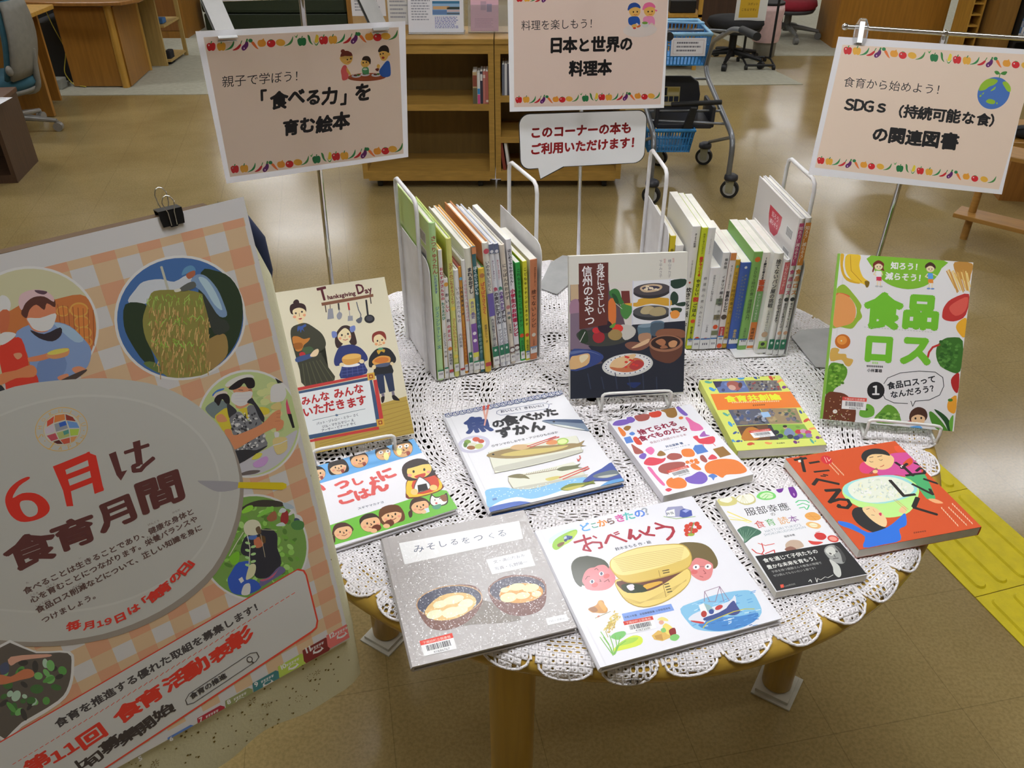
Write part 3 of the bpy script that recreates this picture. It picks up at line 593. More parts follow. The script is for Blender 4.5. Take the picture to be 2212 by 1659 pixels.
a.S((200,55,55),(765,775),(785,755),(830,760),(850,785),(825,805),(785,800));a.L((215,80,70),3,(775,755),(805,745));a.E((205,70,65),895,797,40,24,12);a.E((228,150,140),895,797,28,15,12);a.S((210,70,65),(722,810),(760,815),(825,820),(790,838),(745,835));a.L((200,60,60),7,(340,870),(370,895),(420,905));a.L((200,60,60),6,(405,830),(420,880),(405,905));a.L((205,80,70),5,(380,830),(430,845),(490,832));a.L((200,60,60),6,(430,900),(490,875),(495,900));a.S((190,165,150),(565,840),(600,808),(660,810),(690,840),(680,858),(590,878));a.S((140,95,85),(560,870),(600,850),(640,868),(600,890))
a.part('paper_band')
a.P((38,38,42),(362,918),(942,820),(1118,1035),(508,1145))
a.T('食を通じて子供たちの',(425,962),(795,895),(222,222,224),.02);a.T('豊かな未来を育もう！',(450,1005),(800,940),(222,222,224),.02);a.T('子供を持つ親御さんや教育の現場で',(478,1030),(815,968),(175,175,178));a.T('ぜひ読んでもらいたい１冊です！',(490,1055),(785,1000),(175,175,178))
a.S((150,150,152),(830,885),(850,850),(900,842),(950,880),(975,930),(960,965),(920,965),(870,940));a.S((70,70,73),(900,845),(950,880),(978,935),(955,960),(940,900));a.S((198,198,198),(838,885),(858,856),(890,855),(910,890),(880,915));a.E((60,60,62),872,900,10,5,25);a.E((60,60,62),915,885,10,5,25);a.L((70,70,72),4,(895,905),(905,925));a.L((60,60,62),5,(890,935),(925,930));a.S((190,190,190),(862,940),(890,950),(930,985),(940,1040),(920,1058),(890,1030),(885,990))
a.L((210,210,212),3,(720,1085),(730,1072),(740,1090),(735,1075));a.L((210,210,212),3,(765,1060),(775,1090),(780,1065),(800,1075),(830,1055),(850,1060),(885,1042))
a.P((210,80,60),(530,1105),(552,1102),(556,1122),(535,1126));a.T('CAR研究所',(560,1120),(635,1105),(150,150,150))
a.part('')
# ---------------- oishi (zoom D)
a=A('oishi',ZD)
a.S((214,62,120),(1070,290),(1100,255),(1180,270),(1210,320),(1170,335),(1090,330));a.S((205,75,150),(1270,210),(1340,195),(1420,200),(1470,260),(1500,330),(1440,370),(1330,345),(1210,350),(1200,310),(1270,270));a.S((214,80,40),(1370,270),(1420,230),(1440,260),(1400,290))
a.S((75,170,110),(1385,360),(1500,330),(1545,380),(1590,480),(1595,512),(1540,510),(1480,440),(1440,430));a.S((232,165,120),(1548,512),(1600,512),(1655,540),(1600,540));a.S((222,85,50),(1310,150),(1370,155),(1375,190),(1330,190))
a.S((238,190,140),(1100,225),(1150,195),(1260,200),(1310,235),(1290,290),(1230,310),(1160,295),(1110,265));a.S((42,42,46),(1083,215),(1110,180),(1180,165),(1250,180),(1282,215),(1230,205),(1160,205),(1125,225),(1115,255),(1095,245))
a.L((60,45,40),3,(1140,250),(1150,258),(1165,255));a.L((60,45,40),3,(1205,240),(1218,247),(1230,240));a.L((190,60,70),4,(1215,290),(1230,285),(1240,278));a.L((60,45,40),4,(1140,228),(1165,222));a.L((60,45,40),4,(1195,222),(1225,215))
a.L((110,80,50),4,(1140,335),(1190,298));a.L((110,80,50),4,(1150,338),(1195,303));a.E((238,190,140),1180,322,18,12)
a.S((185,228,140),(950,450),(1000,395),(1200,350),(1380,360),(1480,430),(1470,520),(1420,600),(1320,635),(1200,630),(1080,570),(985,515));a.S((150,210,215),(955,440),(1020,385),(1200,350),(1350,355),(1470,430),(1430,490),(1250,540),(1100,530),(990,490))
a.S((222,225,215),(990,440),(1040,390),(1180,358),(1320,365),(1440,420),(1430,470),(1300,520),(1150,535),(1040,505))
for i in range(120):
    random.seed(i+40);t=random.uniform(0,6.28);r=random.random()**.5;a.E(random.choice(((205,212,200),(236,238,230),(195,205,200),(228,226,196))),1215+195*r*math.cos(t),445+70*r*math.sin(t),11,5,random.uniform(-90,90))
a.S((42,42,46),(1018,610),(1040,570),(1100,572),(1150,640),(1240,700),(1280,720),(1200,748),(1120,720),(1050,670))
a.S((238,195,150),(1090,575),(1150,560),(1210,590),(1260,650),(1255,700),(1210,690),(1140,640));a.L((60,45,40),3,(1120,580),(1140,575));a.L((60,45,40),3,(1155,620),(1175,622));a.S((200,40,90),(1205,610),(1225,605),(1222,628));a.L((225,120,110),3,(1165,580),(1180,600))
bl2=(40,110,220)
a.S(bl2,(925,660),(1020,680),(1130,740),(1230,720),(1290,690),(1350,640),(1390,610),(1400,690),(1350,720),(1360,795),(1240,825),(1100,845),(1110,770),(1020,720),(940,690));a.S((238,190,145),(1345,595),(1370,560),(1400,580),(1385,612));a.L((200,170,110),4,(1310,515),(1400,590));a.L((200,170,110),4,(1325,515),(1410,582))
ink=(40,36,36)
a.L(ink,17,(625,240),(700,228));a.L(ink,17,(668,225),(690,318));a.P((235,230,228),(645,242),(664,238),(668,254),(650,257));a.L(ink,15,(728,262),(790,252));a.L(ink,13,(760,322),(858,312))
a.L(ink,20,(752,408),(778,375));a.L(ink,18,(775,372),(925,405));a.L(ink,9,(805,350),(835,352));a.L(ink,9,(822,340),(850,346))
a.L(ink,22,(838,450),(935,445));a.L(ink,22,(930,448),(865,530));a.L(ink,20,(862,530),(930,510),(990,515),(1008,545),(985,570),(925,562),(930,550))
a.L(ink,17,(1322,262),(1380,300));a.L(ink,15,(1360,300),(1400,270));a.P((235,230,228),(1352,285),(1370,278),(1378,290),(1360,297));a.L(ink,18,(1375,290),(1440,350));a.L(ink,15,(1395,350),(1460,340),(1520,335),(1525,310),(1490,300),(1465,320));a.L(ink,12,(1450,265),(1500,285))
a.L(ink,20,(1285,385),(1380,490));a.L(ink,17,(1375,490),(1455,480));a.L(ink,16,(1440,410),(1530,455),(1580,480),(1560,445));a.L(ink,16,(1520,375),(1610,405))
a.L(ink,24,(1475,505),(1450,565));a.L(ink,20,(1450,570),(1608,618))
a.E((205,40,55),842,240,40,28,20);a.L((240,200,190),3,(828,222),(845,258));a.L((240,200,190),3,(845,225),(860,250),(872,232))
a.K((880,262),(965,350),9,(240,190,160));a.K((862,272),(930,345),7,(240,190,160))
a.K((1715,545),(1865,690),10,(245,205,180));a.K((1690,570),(1825,700),9,(245,205,180));a.K((1640,572),(1765,705),9,(245,205,180))
a.K((1450,745),(1540,732),6,(110,50,40),9)
# ---------------- thanksgiving (zoom T)
a=A('thx',ZT,(215,213,205))
a.P((178,150,70),(870,1180),(1085,1115),(1150,1415),(350,1585),(330,1420))
for i in range(9): a.L((140,110,50),3,(880+ i*3 if i<4 else 380,1195+i*42 if i<4 else 1500+ (i-4)*20),(1095+i*8,1150+i*32))
maroon=(88,28,36)
a.T('T',(382,340),(460,322),maroon,.03,1.25);a.T('hanksgiving',(445,328),(675,290),maroon,.04,1.0);a.T('D',(685,285),(752,270),maroon,.03,1.25);a.T('ay',(752,280),(812,262),maroon,.04,1.0)
a.P((125,80,55),(392,355),(815,282),(818,305),(398,380));a.L((60,45,40),8,(425,378),(432,430));a.L((60,45,40),8,(792,312),(798,360))
gr=(140,140,142)
a.P(gr,(448,405),(485,400),(496,482),(442,490));a.L((110,90,70),6,(465,372),(465,402));a.S(gr,(520,450),(540,428),(562,445),(555,480),(535,492),(520,475));a.L((45,40,40),13,(532,362),(537,412));a.L(gr,6,(537,410),(540,435));a.L((170,50,45),14,(612,358),(620,412));a.L(gr,5,(620,412),(625,460));a.P(gr,(610,462),(648,460),(650,500),(608,504));a.L((90,92,98),8,(680,350),(695,410),(715,450),(712,480));a.S((90,92,98),(675,495),(722,470),(720,510),(695,522));a.L((35,35,38),15,(758,335),(772,455));a.E((35,35,38),785,486,42,35);a.E((65,65,70),785,482,28,22)
# mother
a.S((52,32,32),(162,355),(180,330),(205,332),(212,358),(190,375));a.S((52,32,32),(135,400),(145,370),(190,355),(250,365),(270,400),(265,440),(240,450),(160,450),(140,430))
a.S((232,200,150),(158,430),(175,405),(215,395),(255,410),(268,440),(250,490),(215,512),(185,490));
for x,y in((185,440),(235,428)): a.E((50,45,45),x,y,8,8)
a.L((120,80,60),4,(212,440),(215,465));a.S((170,60,60),(205,485),(235,478),(225,492));a.E((220,150,110),175,470,14,11);a.E((220,150,110),255,455,12,11)
a.P((232,200,150),(200,505),(240,498),(245,525),(210,530))
a.S((62,62,48),(150,560),(210,528),(270,520),(340,560),(400,610),(430,680),(415,730),(360,770),(390,760),(450,880),(500,985),(260,1035),(215,900),(175,760),(145,640))
for i in range(6): a.L((88,88,62),6,(240+i*28,850-i*6),(262+i*46,1030-i*9))
a.S((58,85,140),(200,548),(230,545),(262,528),(270,545),(245,560),(255,590),(235,572),(225,600),(215,570),(200,590))
a.S((186,118,48),(155,640),(200,628),(250,650),(300,640),(285,670),(250,700),(235,740),(185,745));a.S((150,90,35),(165,690),(230,680),(240,720),(185,735));a.S((70,90,60),(235,730),(300,710),(330,740),(270,775));a.E((180,50,50),238,775,26,20);a.S((62,80,120),(190,800),(330,765),(325,795),(200,840));a.S((228,195,150),(300,790),(330,745),(365,730),(372,755),(350,790))
# girl
a.S((58,42,40),(505,640),(520,590),(560,545),(610,540),(650,570),(675,640),(680,690),(640,700),(600,650),(560,700),(525,725),(505,690))
a.S((110,125,175),(478,590),(515,592),(518,630),(485,640));a.S((110,125,175),(625,555),(665,540),(668,580),(635,595))
a.S((234,204,155),(525,630),(545,590),(585,560),(625,590),(635,640),(610,680),(580,690),(545,670))
for x,y in((560,618),(610,608)): a.E((50,45,45),x,y,8,9)
a.L((170,110,80),4,(588,620),(585,640));a.L((170,50,55),5,(570,655),(590,660),(608,650));a.E((225,150,110),545,645,12,10);a.E((225,150,110),625,630,10,10)
a.P((234,204,155),(580,685),(612,682),(615,705),(585,708))
a.S((48,58,105),(540,715),(580,702),(640,695),(710,720),(760,775),(770,820),(740,845),(762,930),(550,970),(560,870),(510,870),(495,830),(510,770))
for i in range(5): a.L((90,100,150),3,(560+i*42,880-i*5),(560+i*44,960-i*8))
for i in range(3): a.L((90,100,150),3,(556,890+i*26),(756,860+i*26))
a.E((228,228,225),630,862,78,16,-4);a.S((205,150,70),(560,810),(590,780),(650,768),(710,775),(715,810),(700,840),(620,862),(575,850));a.S((222,175,90),(562,808),(600,782),(660,770),(712,778),(700,800),(620,815));a.E((234,204,155),560,858,20,15);a.E((234,204,155),722,832,20,17)
# boy
a.S((132,52,40),(805,640),(815,605),(860,585),(905,595),(922,640),(905,670),(820,680))
a.S((234,200,150),(818,655),(830,625),(870,612),(905,640),(915,665),(890,705),(860,712),(830,695))
for x,y in((850,665),(888,658)): a.E((50,45,45),x,y,7,8)
a.L((170,90,70),4,(870,670),(870,685));a.L((170,50,55),4,(858,700),(885,694));a.E((230,150,100),840,692,12,10);a.E((230,150,100),902,682,11,10)
a.S((40,42,44),(790,790),(830,740),(870,722),(920,720),(960,740),(1000,800),(995,840),(965,860),(975,930),(830,950),(820,885),(785,880),(778,840))
a.S((190,150,50),(845,745),(875,738),(910,735),(905,760),(880,750),(860,775));a.E((90,150,110),875,730,22,10)
a.S((210,150,70),(808,830),(850,795),(900,785),(950,795),(955,830),(930,860),(860,868),(820,855));a.S((196,115,50),(822,830),(860,803),(905,797),(940,808),(930,835),(870,848));a.S((80,90,110),(835,860),(950,840),(935,870),(850,880));a.E((234,200,150),822,878,16,18);a.E((234,200,150),968,850,15,14)
a.P((48,58,80),(838,940),(900,935),(915,1085),(870,1098),(850,1020));a.P((48,58,80),(905,935),(972,925),(992,1070),(945,1082));a.P((120,110,120),(880,1095),(905,1090),(908,1120),(888,1122));a.P((120,110,120),(965,1078),(985,1075),(992,1108),(970,1110));a.S((40,35,38),(880,1125),(908,1118),(902,1160),(885,1168));a.S((40,35,38),(968,1112),(992,1108),(1030,1145),(1022,1152),(980,1145))
# plaque
a.P((62,85,112),(160,1085),(800,958),(890,1350),(250,1475));a.P((190,62,58),(130,1060),(770,935),(775,955),(160,1080));a.P((190,62,58),(815,985),(845,980),(900,1310),(868,1318));a.P((190,62,58),(250,1480),(860,1362),(865,1385),(250,1500))
a.P((218,224,220),(160,1105),(785,985),(840,1330),(250,1440))
for x,y in((797,955),(873,1330)): a.P((205,160,60),(x-33,y-24),(x+27,y-34),(x+35,y+22),(x-25,y+34));a.P((150,60,40),(x-18,y-14),(x+14,y-18),(x+18,y+12),(x-13,y+18));a.E((215,175,80),x,y,9,9)
rr=(178,45,45)
for ch,p,q in(('み',(235,1195),(312,1178)),('ん',(312,1178),(390,1160)),('な',(388,1160),(468,1142)),('み',(500,1140),(585,1118)),('ん',(585,1122),(665,1102)),('な',(665,1100),(745,1082)),('い',(250,1290),(335,1270)),('た',(335,1268),(425,1248)),('だ',(422,1252),(515,1228)),('き',(515,1230),(600,1208)),('ま',(605,1218),(690,1196)),('す',(685,1196),(770,1178))): a.T(ch,p,q,rr,.035)
a.L((110,125,130),4,(322,1312),(750,1218));a.E((90,110,130),518,1270,12,9)
a.T('パット・ジトロー・ミラー さく',(355,1352),(700,1275),(60,65,80),.02);a.T('ジル・マケルマリー え',(400,1378),(662,1320),(60,65,80),.02);a.T('アーサー・ビナード やく',(395,1408),(680,1345),(60,65,80),.02)
# ---------------- shinshu snacks (zoom S)
a=A('shin',ZS,(208,207,200))
a.P((88,72,78),(122,425),(1235,355),(1215,1425),(140,1500))
a.P((180,155,120),(125,425),(200,420),(205,560),(130,580));a.S((150,115,130),(125,590),(200,565),(215,700),(205,740),(130,720));a.P((118,100,112),(128,700),(210,690),(220,840),(330,1030),(135,1035))
a.P((196,190,178),(490,398),(725,385),(720,820),(650,800),(600,600),(500,480));a.P((205,205,202),(725,385),(1235,355),(1225,760),(725,800))
a.P((105,50,45),(610,480),(690,478),(700,600),(620,600));a.S((200,110,50),(490,580),(555,570),(560,790),(500,800))
a.S((58,110,55),(495,490),(545,458),(590,480),(620,560),(640,590),(600,610),(560,560),(515,540));a.S((70,125,60),(610,610),(700,610),(715,680),(660,750),(610,700));a.S((40,75,45),(520,510),(560,520),(590,590),(560,600));a.L((190,200,170),5,(560,600),(620,650))
a.S((40,60,48),(1080,380),(1228,360),(1228,420),(1150,455),(1100,440));a.S((42,62,50),(1085,520),(1120,480),(1160,520),(1150,590),(1090,610));a.S((44,62,50),(1130,600),(1225,580),(1220,620),(1160,620));a.S((50,72,56),(970,570),(1000,545),(1010,600),(980,605));a.S((48,66,52),(1090,640),(1190,640),(1180,680),(1110,680))
a.S((196,150,50),(640,600),(760,590),(800,550),(1060,545),(1085,620),(900,600),(760,630));a.S((222,140,60),(1085,680),(1140,660),(1175,690),(1150,735),(1095,735))
a.E((52,50,54),905,478,182,72,-4);a.E((75,70,72),905,462,180,58,-4);a.S((190,165,130),(790,455),(830,425),(920,412),(1000,425),(995,460),(930,485),(830,490));a.S((60,55,70),(810,450),(880,430),(960,432),(980,450),(900,470),(840,470))
for i in range(14): random.seed(i);a.E((215,200,170),random.uniform(820,970),random.uniform(432,468),12,7)
a.E((48,50,52),905,692,180,66,-2);a.E((78,78,78),905,672,180,56,-2);a.S((170,155,115),(795,680),(820,635),(880,620),(930,640),(900,690),(830,700));a.S((160,145,105),(875,690),(920,640),(1000,630),(1040,660),(1030,700),(940,718))
a.L((195,195,200),11,(725,385),(718,830));a.L((195,195,200),11,(1082,365),(1070,830))
a.P((38,42,52),(720,800),(1225,760),(1215,1425),(140,1500),(138,1235),(440,1160),(300,1000),(600,980),(660,900))
a.S((85,108,118),(770,820),(830,795),(920,800),(930,850),(905,890),(895,940),(790,940),(775,880));a.E((120,140,150),850,808,78,18,-4);a.S((165,125,95),(785,890),(890,880),(885,960),(790,960));a.E((88,110,125),960,785,66,26,-3);a.S((70,85,95),(900,790),(1022,785),(990,890),(905,900))
a.S((60,62,56),(192,915),(210,870),(330,850),(560,800),(720,810),(755,860),(720,920),(600,980),(420,1005),(270,985));a.S((182,178,165),(600,805),(700,805),(752,850),(730,910),(650,945),(610,880));a.S((42,58,40),(210,870),(280,850),(300,960),(230,970));a.E((150,42,48),400,918,58,56);a.E((205,55,45),580,835,52,38);a.E((150,125,75),556,896,68,52);a.E((185,45,50),375,855,36,28);a.E((46,36,44),460,820,70,62);a.S((95,140,55),(500,820),(560,780),(540,830));a.L((205,200,195),6,(270,870),(225,960))
a.S((120,80,65),(648,990),(700,960),(820,965),(900,940),(880,1000),(800,1040),(700,1035));a.S((205,170,130),(710,1020),(800,965),(880,930),(870,970),(780,1010))
a.S((130,85,62),(965,850),(1080,835),(1210,850),(1215,920),(960,915));a.S((98,62,48),(882,990),(900,930),(1000,910),(1150,905),(1200,950),(1200,1010),(1180,1090),(1080,1160),(950,1130),(900,1080));a.E((150,105,78),1040,975,160,78,-3);a.E((52,38,36),1038,968,140,62,-3);a.S((165,110,75),(940,960),(1000,930),(1040,960),(1010,1000));a.S((190,140,95),(1065,970),(1110,945),(1150,960),(1130,1005),(1080,1010));a.S((150,100,70),(985,1010),(1030,990),(1060,1015),(1000,1025))
a.S((52,68,118),(138,1048),(250,1030),(360,1045),(440,1085),(435,1130),(340,1190),(140,1232));a.S((90,105,145),(138,1055),(250,1042),(340,1055),(420,1090),(330,1060),(250,1060),(140,1080));a.S((205,165,110),(138,1110),(200,1090),(300,1070),(320,1110),(290,1180),(138,1220));a.S((225,200,160),(220,1100),(290,1080),(300,1110),(240,1160))
a.E((196,196,186),676,1178,242,106,-6);a.E((222,220,210),676,1172,222,92,-6)
for i in range(26):
    t=i/26*6.283;a.E((60,70,100),676+208*math.cos(t),1172+84*math.sin(t)-20*math.cos(t),7,5)
a.S((214,180,130),(505,1185),(560,1120),(680,1085),(750,1075),(740,1110),(690,1150),(620,1205),(530,1215));a.S((190,110,70),(510,1195),(620,1205),(700,1150),(745,1110),(815,1130),(830,1180),(760,1230),(640,1245),(540,1225));a.S((175,60,60),(690,1190),(760,1130),(825,1150),(820,1190),(740,1225));
for i in range(8): random.seed(i+3);a.E((205,60,50),random.uniform(620,800),random.uniform(1090,1200),16,10)
a.S((34,50,95),(670,1345),(800,1340),(770,1375),(730,1390))
for i in range(6): a.L((52,60,78),9,(300+i*130,1260+(i%2)*30),(330+i*125,1400))
a.P((92,48,42),(200,222),(485,208),(488,700),(480,800),(215,845))
for i,ch in enumerate('身体にやさしい'): a.T(ch,(372+i*1.5,298+i*68),(452+i*1.5,292+i*68),(228,222,210),.015)
for i,ch in enumerate('信州のおやつ'): a.T(ch,(232+i*7,345+i*93),(335+i*6,338+i*93),(228,222,210),.018)
a.V('横山タカ子',(1078,172),(1075,350),(110,105,108),.01);a.V('下平みさ子',(992,178),(990,350),(110,105,108),.01);a.V('監修',(1115,160),(1114,205),(170,110,100));a.V('編著',(1030,165),(1029,210),(170,110,100))
# ---------------- green food loss (zoom G)
a=A('green',ZG,(212,210,212))
g=(108,178,48);G2=(120,175,50)
a.S(G2,(665,118),(1242,155),(1230,220),(1180,300),(1090,365),(960,388),(830,360),(740,300),(690,230))
a.T('知ろう！',(820,226),(1075,240),(232,236,228),.035);a.T('減らそう！',(775,310),(1102,330),(232,236,228),.035)
def kid(x,y,hair,shirt,pants,girl):
    if girl: a.S(hair,(x-38,y+10),(x-42,y-25),(x,y-48),(x+42,y-22),(x+38,y+12),(x+46,y+40),(x+35,y+35));a.S(hair,(x-38,y-5),(x-52,y+40),(x-42,y+45),(x-32,y+10))
    else: a.S(hair,(x-36,y),(x-38,y-30),(x,y-52),(x+38,y-26),(x+36,y+5))
    a.E((238,200,165),x,y,33,30);a.S(hair,(x-34,y-6),(x-25,y-35),(x+5,y-42),(x+34,y-22),(x+34,y-2),(x+15,y-18),(x-10,y-20));a.E((45,40,40),x-11,y+4,4,5);a.E((45,40,40),x+12,y+4,4,5);a.L((200,80,80),3,(x-5,y+16),(x+2,y+19),(x+9,y+15))
    a.P(shirt,(x-22,y+36),(x+20,y+38),(x+24,y+85),(x-20,y+85));a.L((238,200,165),8,(x-22,y+42),(x-40,y+65),(x-20,y+72));a.L((238,200,165),8,(x+22,y+44),(x+50,y+60) if not girl else (x+30,y+70));a.P(pants,(x-18,y+84),(x+22,y+84),(x+24,y+118),(x-18,y+116));a.L((238,200,165),9,(x-8,y+116),(x-10,y+150));a.L((238,200,165),9,(x+14,y+118),(x+14,y+152));a.E((110,140,190) if not girl else (170,170,175),x-14,y+160,15,7);a.E((110,140,190) if not girl else (170,170,175),x+18,y+162,15,7)
kid(726,205,(112,45,40),(225,230,228),(190,50,80),1);kid(1140,222,(70,48,40),(85,150,215),(215,130,50),0)
a.S((205,160,40),(420,112),(450,115),(440,200),(470,290),(570,335),(560,345),(470,320),(425,240));a.S((225,180,50),(475,112),(580,118),(570,200),(600,290),(650,330),(640,370),(600,345),(520,320),(470,260),(455,180));a.L((170,120,30),4,(500,118),(505,240),(590,330));a.S((120,95,30),(615,325),(652,328),(645,368),(625,372))
a.S((140,170,55),(395,380),(440,350),(480,375),(520,420),(560,470),(590,520),(580,560),(595,610),(560,650),(520,700),(470,700),(420,690),(362,700),(370,640),(520,640),(550,540),(480,440),(385,430))
a.S((205,95,60),(385,425),(440,420),(500,450),(400,470));a.S((214,145,85),(385,440),(470,440),(530,500),(545,580),(520,650),(450,680),(365,675))
a.E((190,105,40),440,805,62,58);a.E((218,140,60),435,795,40,36);a.E((240,225,180),430,800,6,6)
a.S((200,160,80),(345,870),(385,855),(415,870),(405,900),(465,905),(475,935),(525,950),(500,1000),(465,995),(430,950),(345,960))
a.S((88,140,42),(330,1000),(400,975),(470,1010),(475,1070),(440,1130),(380,1180),(350,1230),(305,1220))
for i in range(40):
    random.seed(i+7);x=random.uniform(335,450);a.E(random.choice(((110,160,55),(70,115,35),(130,175,70))),x,random.uniform(1010,1180)-(x-335)*.25,13,9)
a.S((105,58,42),(310,1225),(400,1208),(480,1235),(540,1320),(545,1400),(510,1455),(280,1430));a.E((225,215,210),382,1360,18,16)
for i in range(50):
    random.seed(i+77);a.E(random.choice(((220,200,190),(200,160,120),(150,180,100))),random.uniform(300,520),random.uniform(1235,1440),4,4)
a.S((178,128,60),(1335,170),(1478,182),(1465,270),(1450,330),(1380,300),(1340,250));
for i in range(16):
    random.seed(i+17);x=1330+i*8;a.L(random.choice(((225,190,120),(205,165,90),(190,140,70))),9,(x-60 + i*3,240+random.uniform(-10,20)),(x+10,random.uniform(360,420)))
a.S((180,52,50),(1235,590),(1250,530),(1310,465),(1450,425),(1425,590),(1350,640),(1280,640),(1240,620));a.S((205,85,75),(1290,540),(1340,490),(1440,450),(1420,560),(1340,600))
a.S((225,160,40),(1345,690),(1370,645),(1430,620),(1415,770),(1370,740));a.S((58,105,42),(1185,900),(1200,830),(1240,790),(1300,772),(1400,800),(1380,1040),(1290,1040),(1210,985))
for i in range(60):
    random.seed(i+27);a.E(random.choice(((70,120,50),(45,88,36),(84,135,60))),random.uniform(1215,1375),random.uniform(800,1010),14,10)
a.L((180,45,45),16,(1120,930),(1130,890),(1160,850),(1215,828));a.L((60,110,50),6,(1210,830),(1235,822))
a.S((170,40,40),(1305,1110),(1340,1065),(1372,1065),(1360,1210),(1320,1180));a.S((222,150,45),(1275,1320),(1290,1270),(1350,1235),(1340,1370),(1290,1360));a.E((70,120,45),1300,1270,20,12)
a.S((75,130,45),(1130,1370),(1165,1370),(1240,1450),(1285,1525),(1240,1525),(1160,1470));a.S((38,75,42),(1170,1345),(1230,1370),(1290,1430),(1310,1520),(1285,1520),(1250,1440));a.S((100,160,60),(1290,1440),(1325,1390),(1315,1525),(1300,1510))
a.S((100,160,55),(575,1390),(590,1330),(640,1300),(690,1330),(690,1390),(630,1410));a.E((60,100,35),630,1345,14,10);a.S((95,145,50),(695,1410),(740,1360),(800,1305),(870,1340),(905,1420),(890,1455),(720,1450))
for i in range(30):
    random.seed(i+47);a.E(random.choice(((120,165,70),(70,120,40),(140,185,90))),random.uniform(725,885),random.uniform(1370,1440),15,10)
a.S((170,50,55),(940,1445),(1000,1430),(1020,1460),(950,1465));a.L((180,130,60),10,(580,1462),(700,1475))
a.T('食',(600,690),(905,705),g,.06,1.0);a.T('品',(905,690),(1205,708),g,.06,1.0);a.T('ロ',(590,970),(850,985),g,.06,1.05);a.T('ス',(880,985),(1155,1000),g,.06,1.0)
for i in range(24): a.L((150,155,150),3,(612+i*23,690+i*1.7),(624+i*23,691+i*1.7))
a.P((150,200,100),(678,966),(722,968),(722,985),(678,983));a.T('監修',(684,983),(718,984),(235,240,230));a.K((632,1000),(765,1006),9,(60,60,65),14);a.T('小林富雄',(635,1046),(755,1052),(50,50,55),.03)
a.L((50,55,60),5,(770,1140),(800,1095),(900,1055),(1050,1040),(1180,1048),(1240,1090),(1248,1160),(1215,1230),(1130,1270),(1020,1278),(1000,1320),(985,1278));a.L((50,55,60),5,(755,1210),(780,1260),(850,1292),(960,1298))
a.E((38,38,42),706,1195,70,70);a.T('１',(655,1235),(755,1235),(232,232,232),.03,1.0)
a.T('食品ロスって',(800,1188),(1190,1128),(45,48,55),.03);a.T('なんだろう？',(825,1258),(1205,1198),(45,48,55),.03)
a.S((75,48,40),(972,1420),(985,1360),(1040,1325),(1100,1345),(1118,1400),(1085,1440),(1000,1440));a.S((230,180,140),(990,1410),(1040,1385),(1095,1405),(1090,1450),(1050,1475),(1000,1455));a.E((40,35,35),1022,1415,8,9);a.E((40,35,35),1068,1412,8,9);a.E((235,235,235),1032,1452,14,8);a.S((85,150,210),(985,1480),(1060,1475),(1075,1510),(980,1500))
a.BAR((440,1242),(635,1255),(625,1352),(433,1338),411667810)
# ---------------- signs
Zs1=(330,0,.25316);Zs2=(1080,0,.24111);Zs3=(1740,70,.21701)
VEG=['rp','yp','pea','chi','egg','car','oni','tom','pot','cuc','spr','gp','okr','corn']
def veg(a,kind,x,y,s,r):
    R=math.radians(r);q=lambda dx,dy:(x+s*(dx*math.cos(R)-dy*math.sin(R)),y+s*(dx*math.sin(R)+dy*math.cos(R)))
    gr=(55,125,65)
    if kind in('rp','yp','gp'):
        c={'rp':(190,40,45),'yp':(212,162,60),'gp':(40,115,70)}[kind];a.S(c,q(-.5,-.25),q(-.2,-.45),q(0,-.36),q(.25,-.45),q(.5,-.25),q(.45,.3),q(.2,.5),q(0,.42),q(-.25,.5),q(-.45,.25));a.L(gr,s*.12,q(0,-.38),q(.1,-.6))
        if kind=='rp': a.E((235,200,200),*q(-.25,-.18),s*.08,s*.1)
    elif kind in('pea','cuc'): a.S((50,130,75) if kind=='pea' else (70,130,70),q(-.6,.5),q(-.1,.25),q(.3,-.15),q(.55,-.6),q(.5,-.05),q(.15,.35))
    elif kind=='chi': a.S((185,45,50),q(-.6,.45),q(-.1,.15),q(.3,-.2),q(.45,-.1),q(.2,.3),q(-.2,.48));a.L(gr,s*.1,q(.38,-.2),q(.55,-.55))
    elif kind=='egg': a.S((98,38,105),q(-.4,.45),q(-.35,.15),q(.0,-.15),q(.15,-.45),q(.4,-.35),q(.4,.1),q(.1,.5),q(-.2,.62));a.L(gr,s*.2,q(.25,-.42),q(.32,-.65));a.E((210,180,215),*q(-.1,.35),s*.07,s*.1)
    elif kind=='car': a.S((225,115,60),q(-.25,-.2),q(.05,-.3),q(.4,.3),q(.55,.6),q(.2,.4));a.E((50,125,80),*q(-.3,-.45),s*.25,s*.22)
    elif kind=='oni': a.S((220,150,55),q(-.5,0),q(-.35,-.35),q(.05,-.4),q(.25,-.55),q(.3,-.38),q(.5,0),q(.3,.38),q(-.3,.38))
    elif kind=='tom': a.E((195,40,48),*q(0,0),s*.5,s*.45,r);a.E((235,200,200),*q(-.2,-.12),s*.09,s*.09);a.L(gr,s*.1,q(-.1,-.42),q(.15,-.4))
    elif kind=='pot': a.E((214,165,65),*q(0,0),s*.55,s*.4,r+10)
    elif kind=='spr': a.S((80,150,80),q(-.2,-.4),q(.0,-.2),q(.25,-.45),q(.05,0))
    elif kind=='okr': a.S((60,125,65),q(-.15,-.6),q(.1,-.4),q(.2,.2),q(.4,.6),q(.05,.35),q(-.12,-.1))
    elif kind=='corn': a.S((222,190,60),q(.05,-.6),q(.3,-.4),q(.2,.25),q(-.2,.3),q(-.1,-.2));a.S((70,140,70),q(-.35,.05),q(-.05,.55),q(.35,.1),q(.1,.6),q(-.15,.6))
def vegrow(a,pts,s,r):
    for k,x,y in pts: veg(a,VEG[k],x,y,s,r)
pink=(205,186,176);blk=(36,34,36)
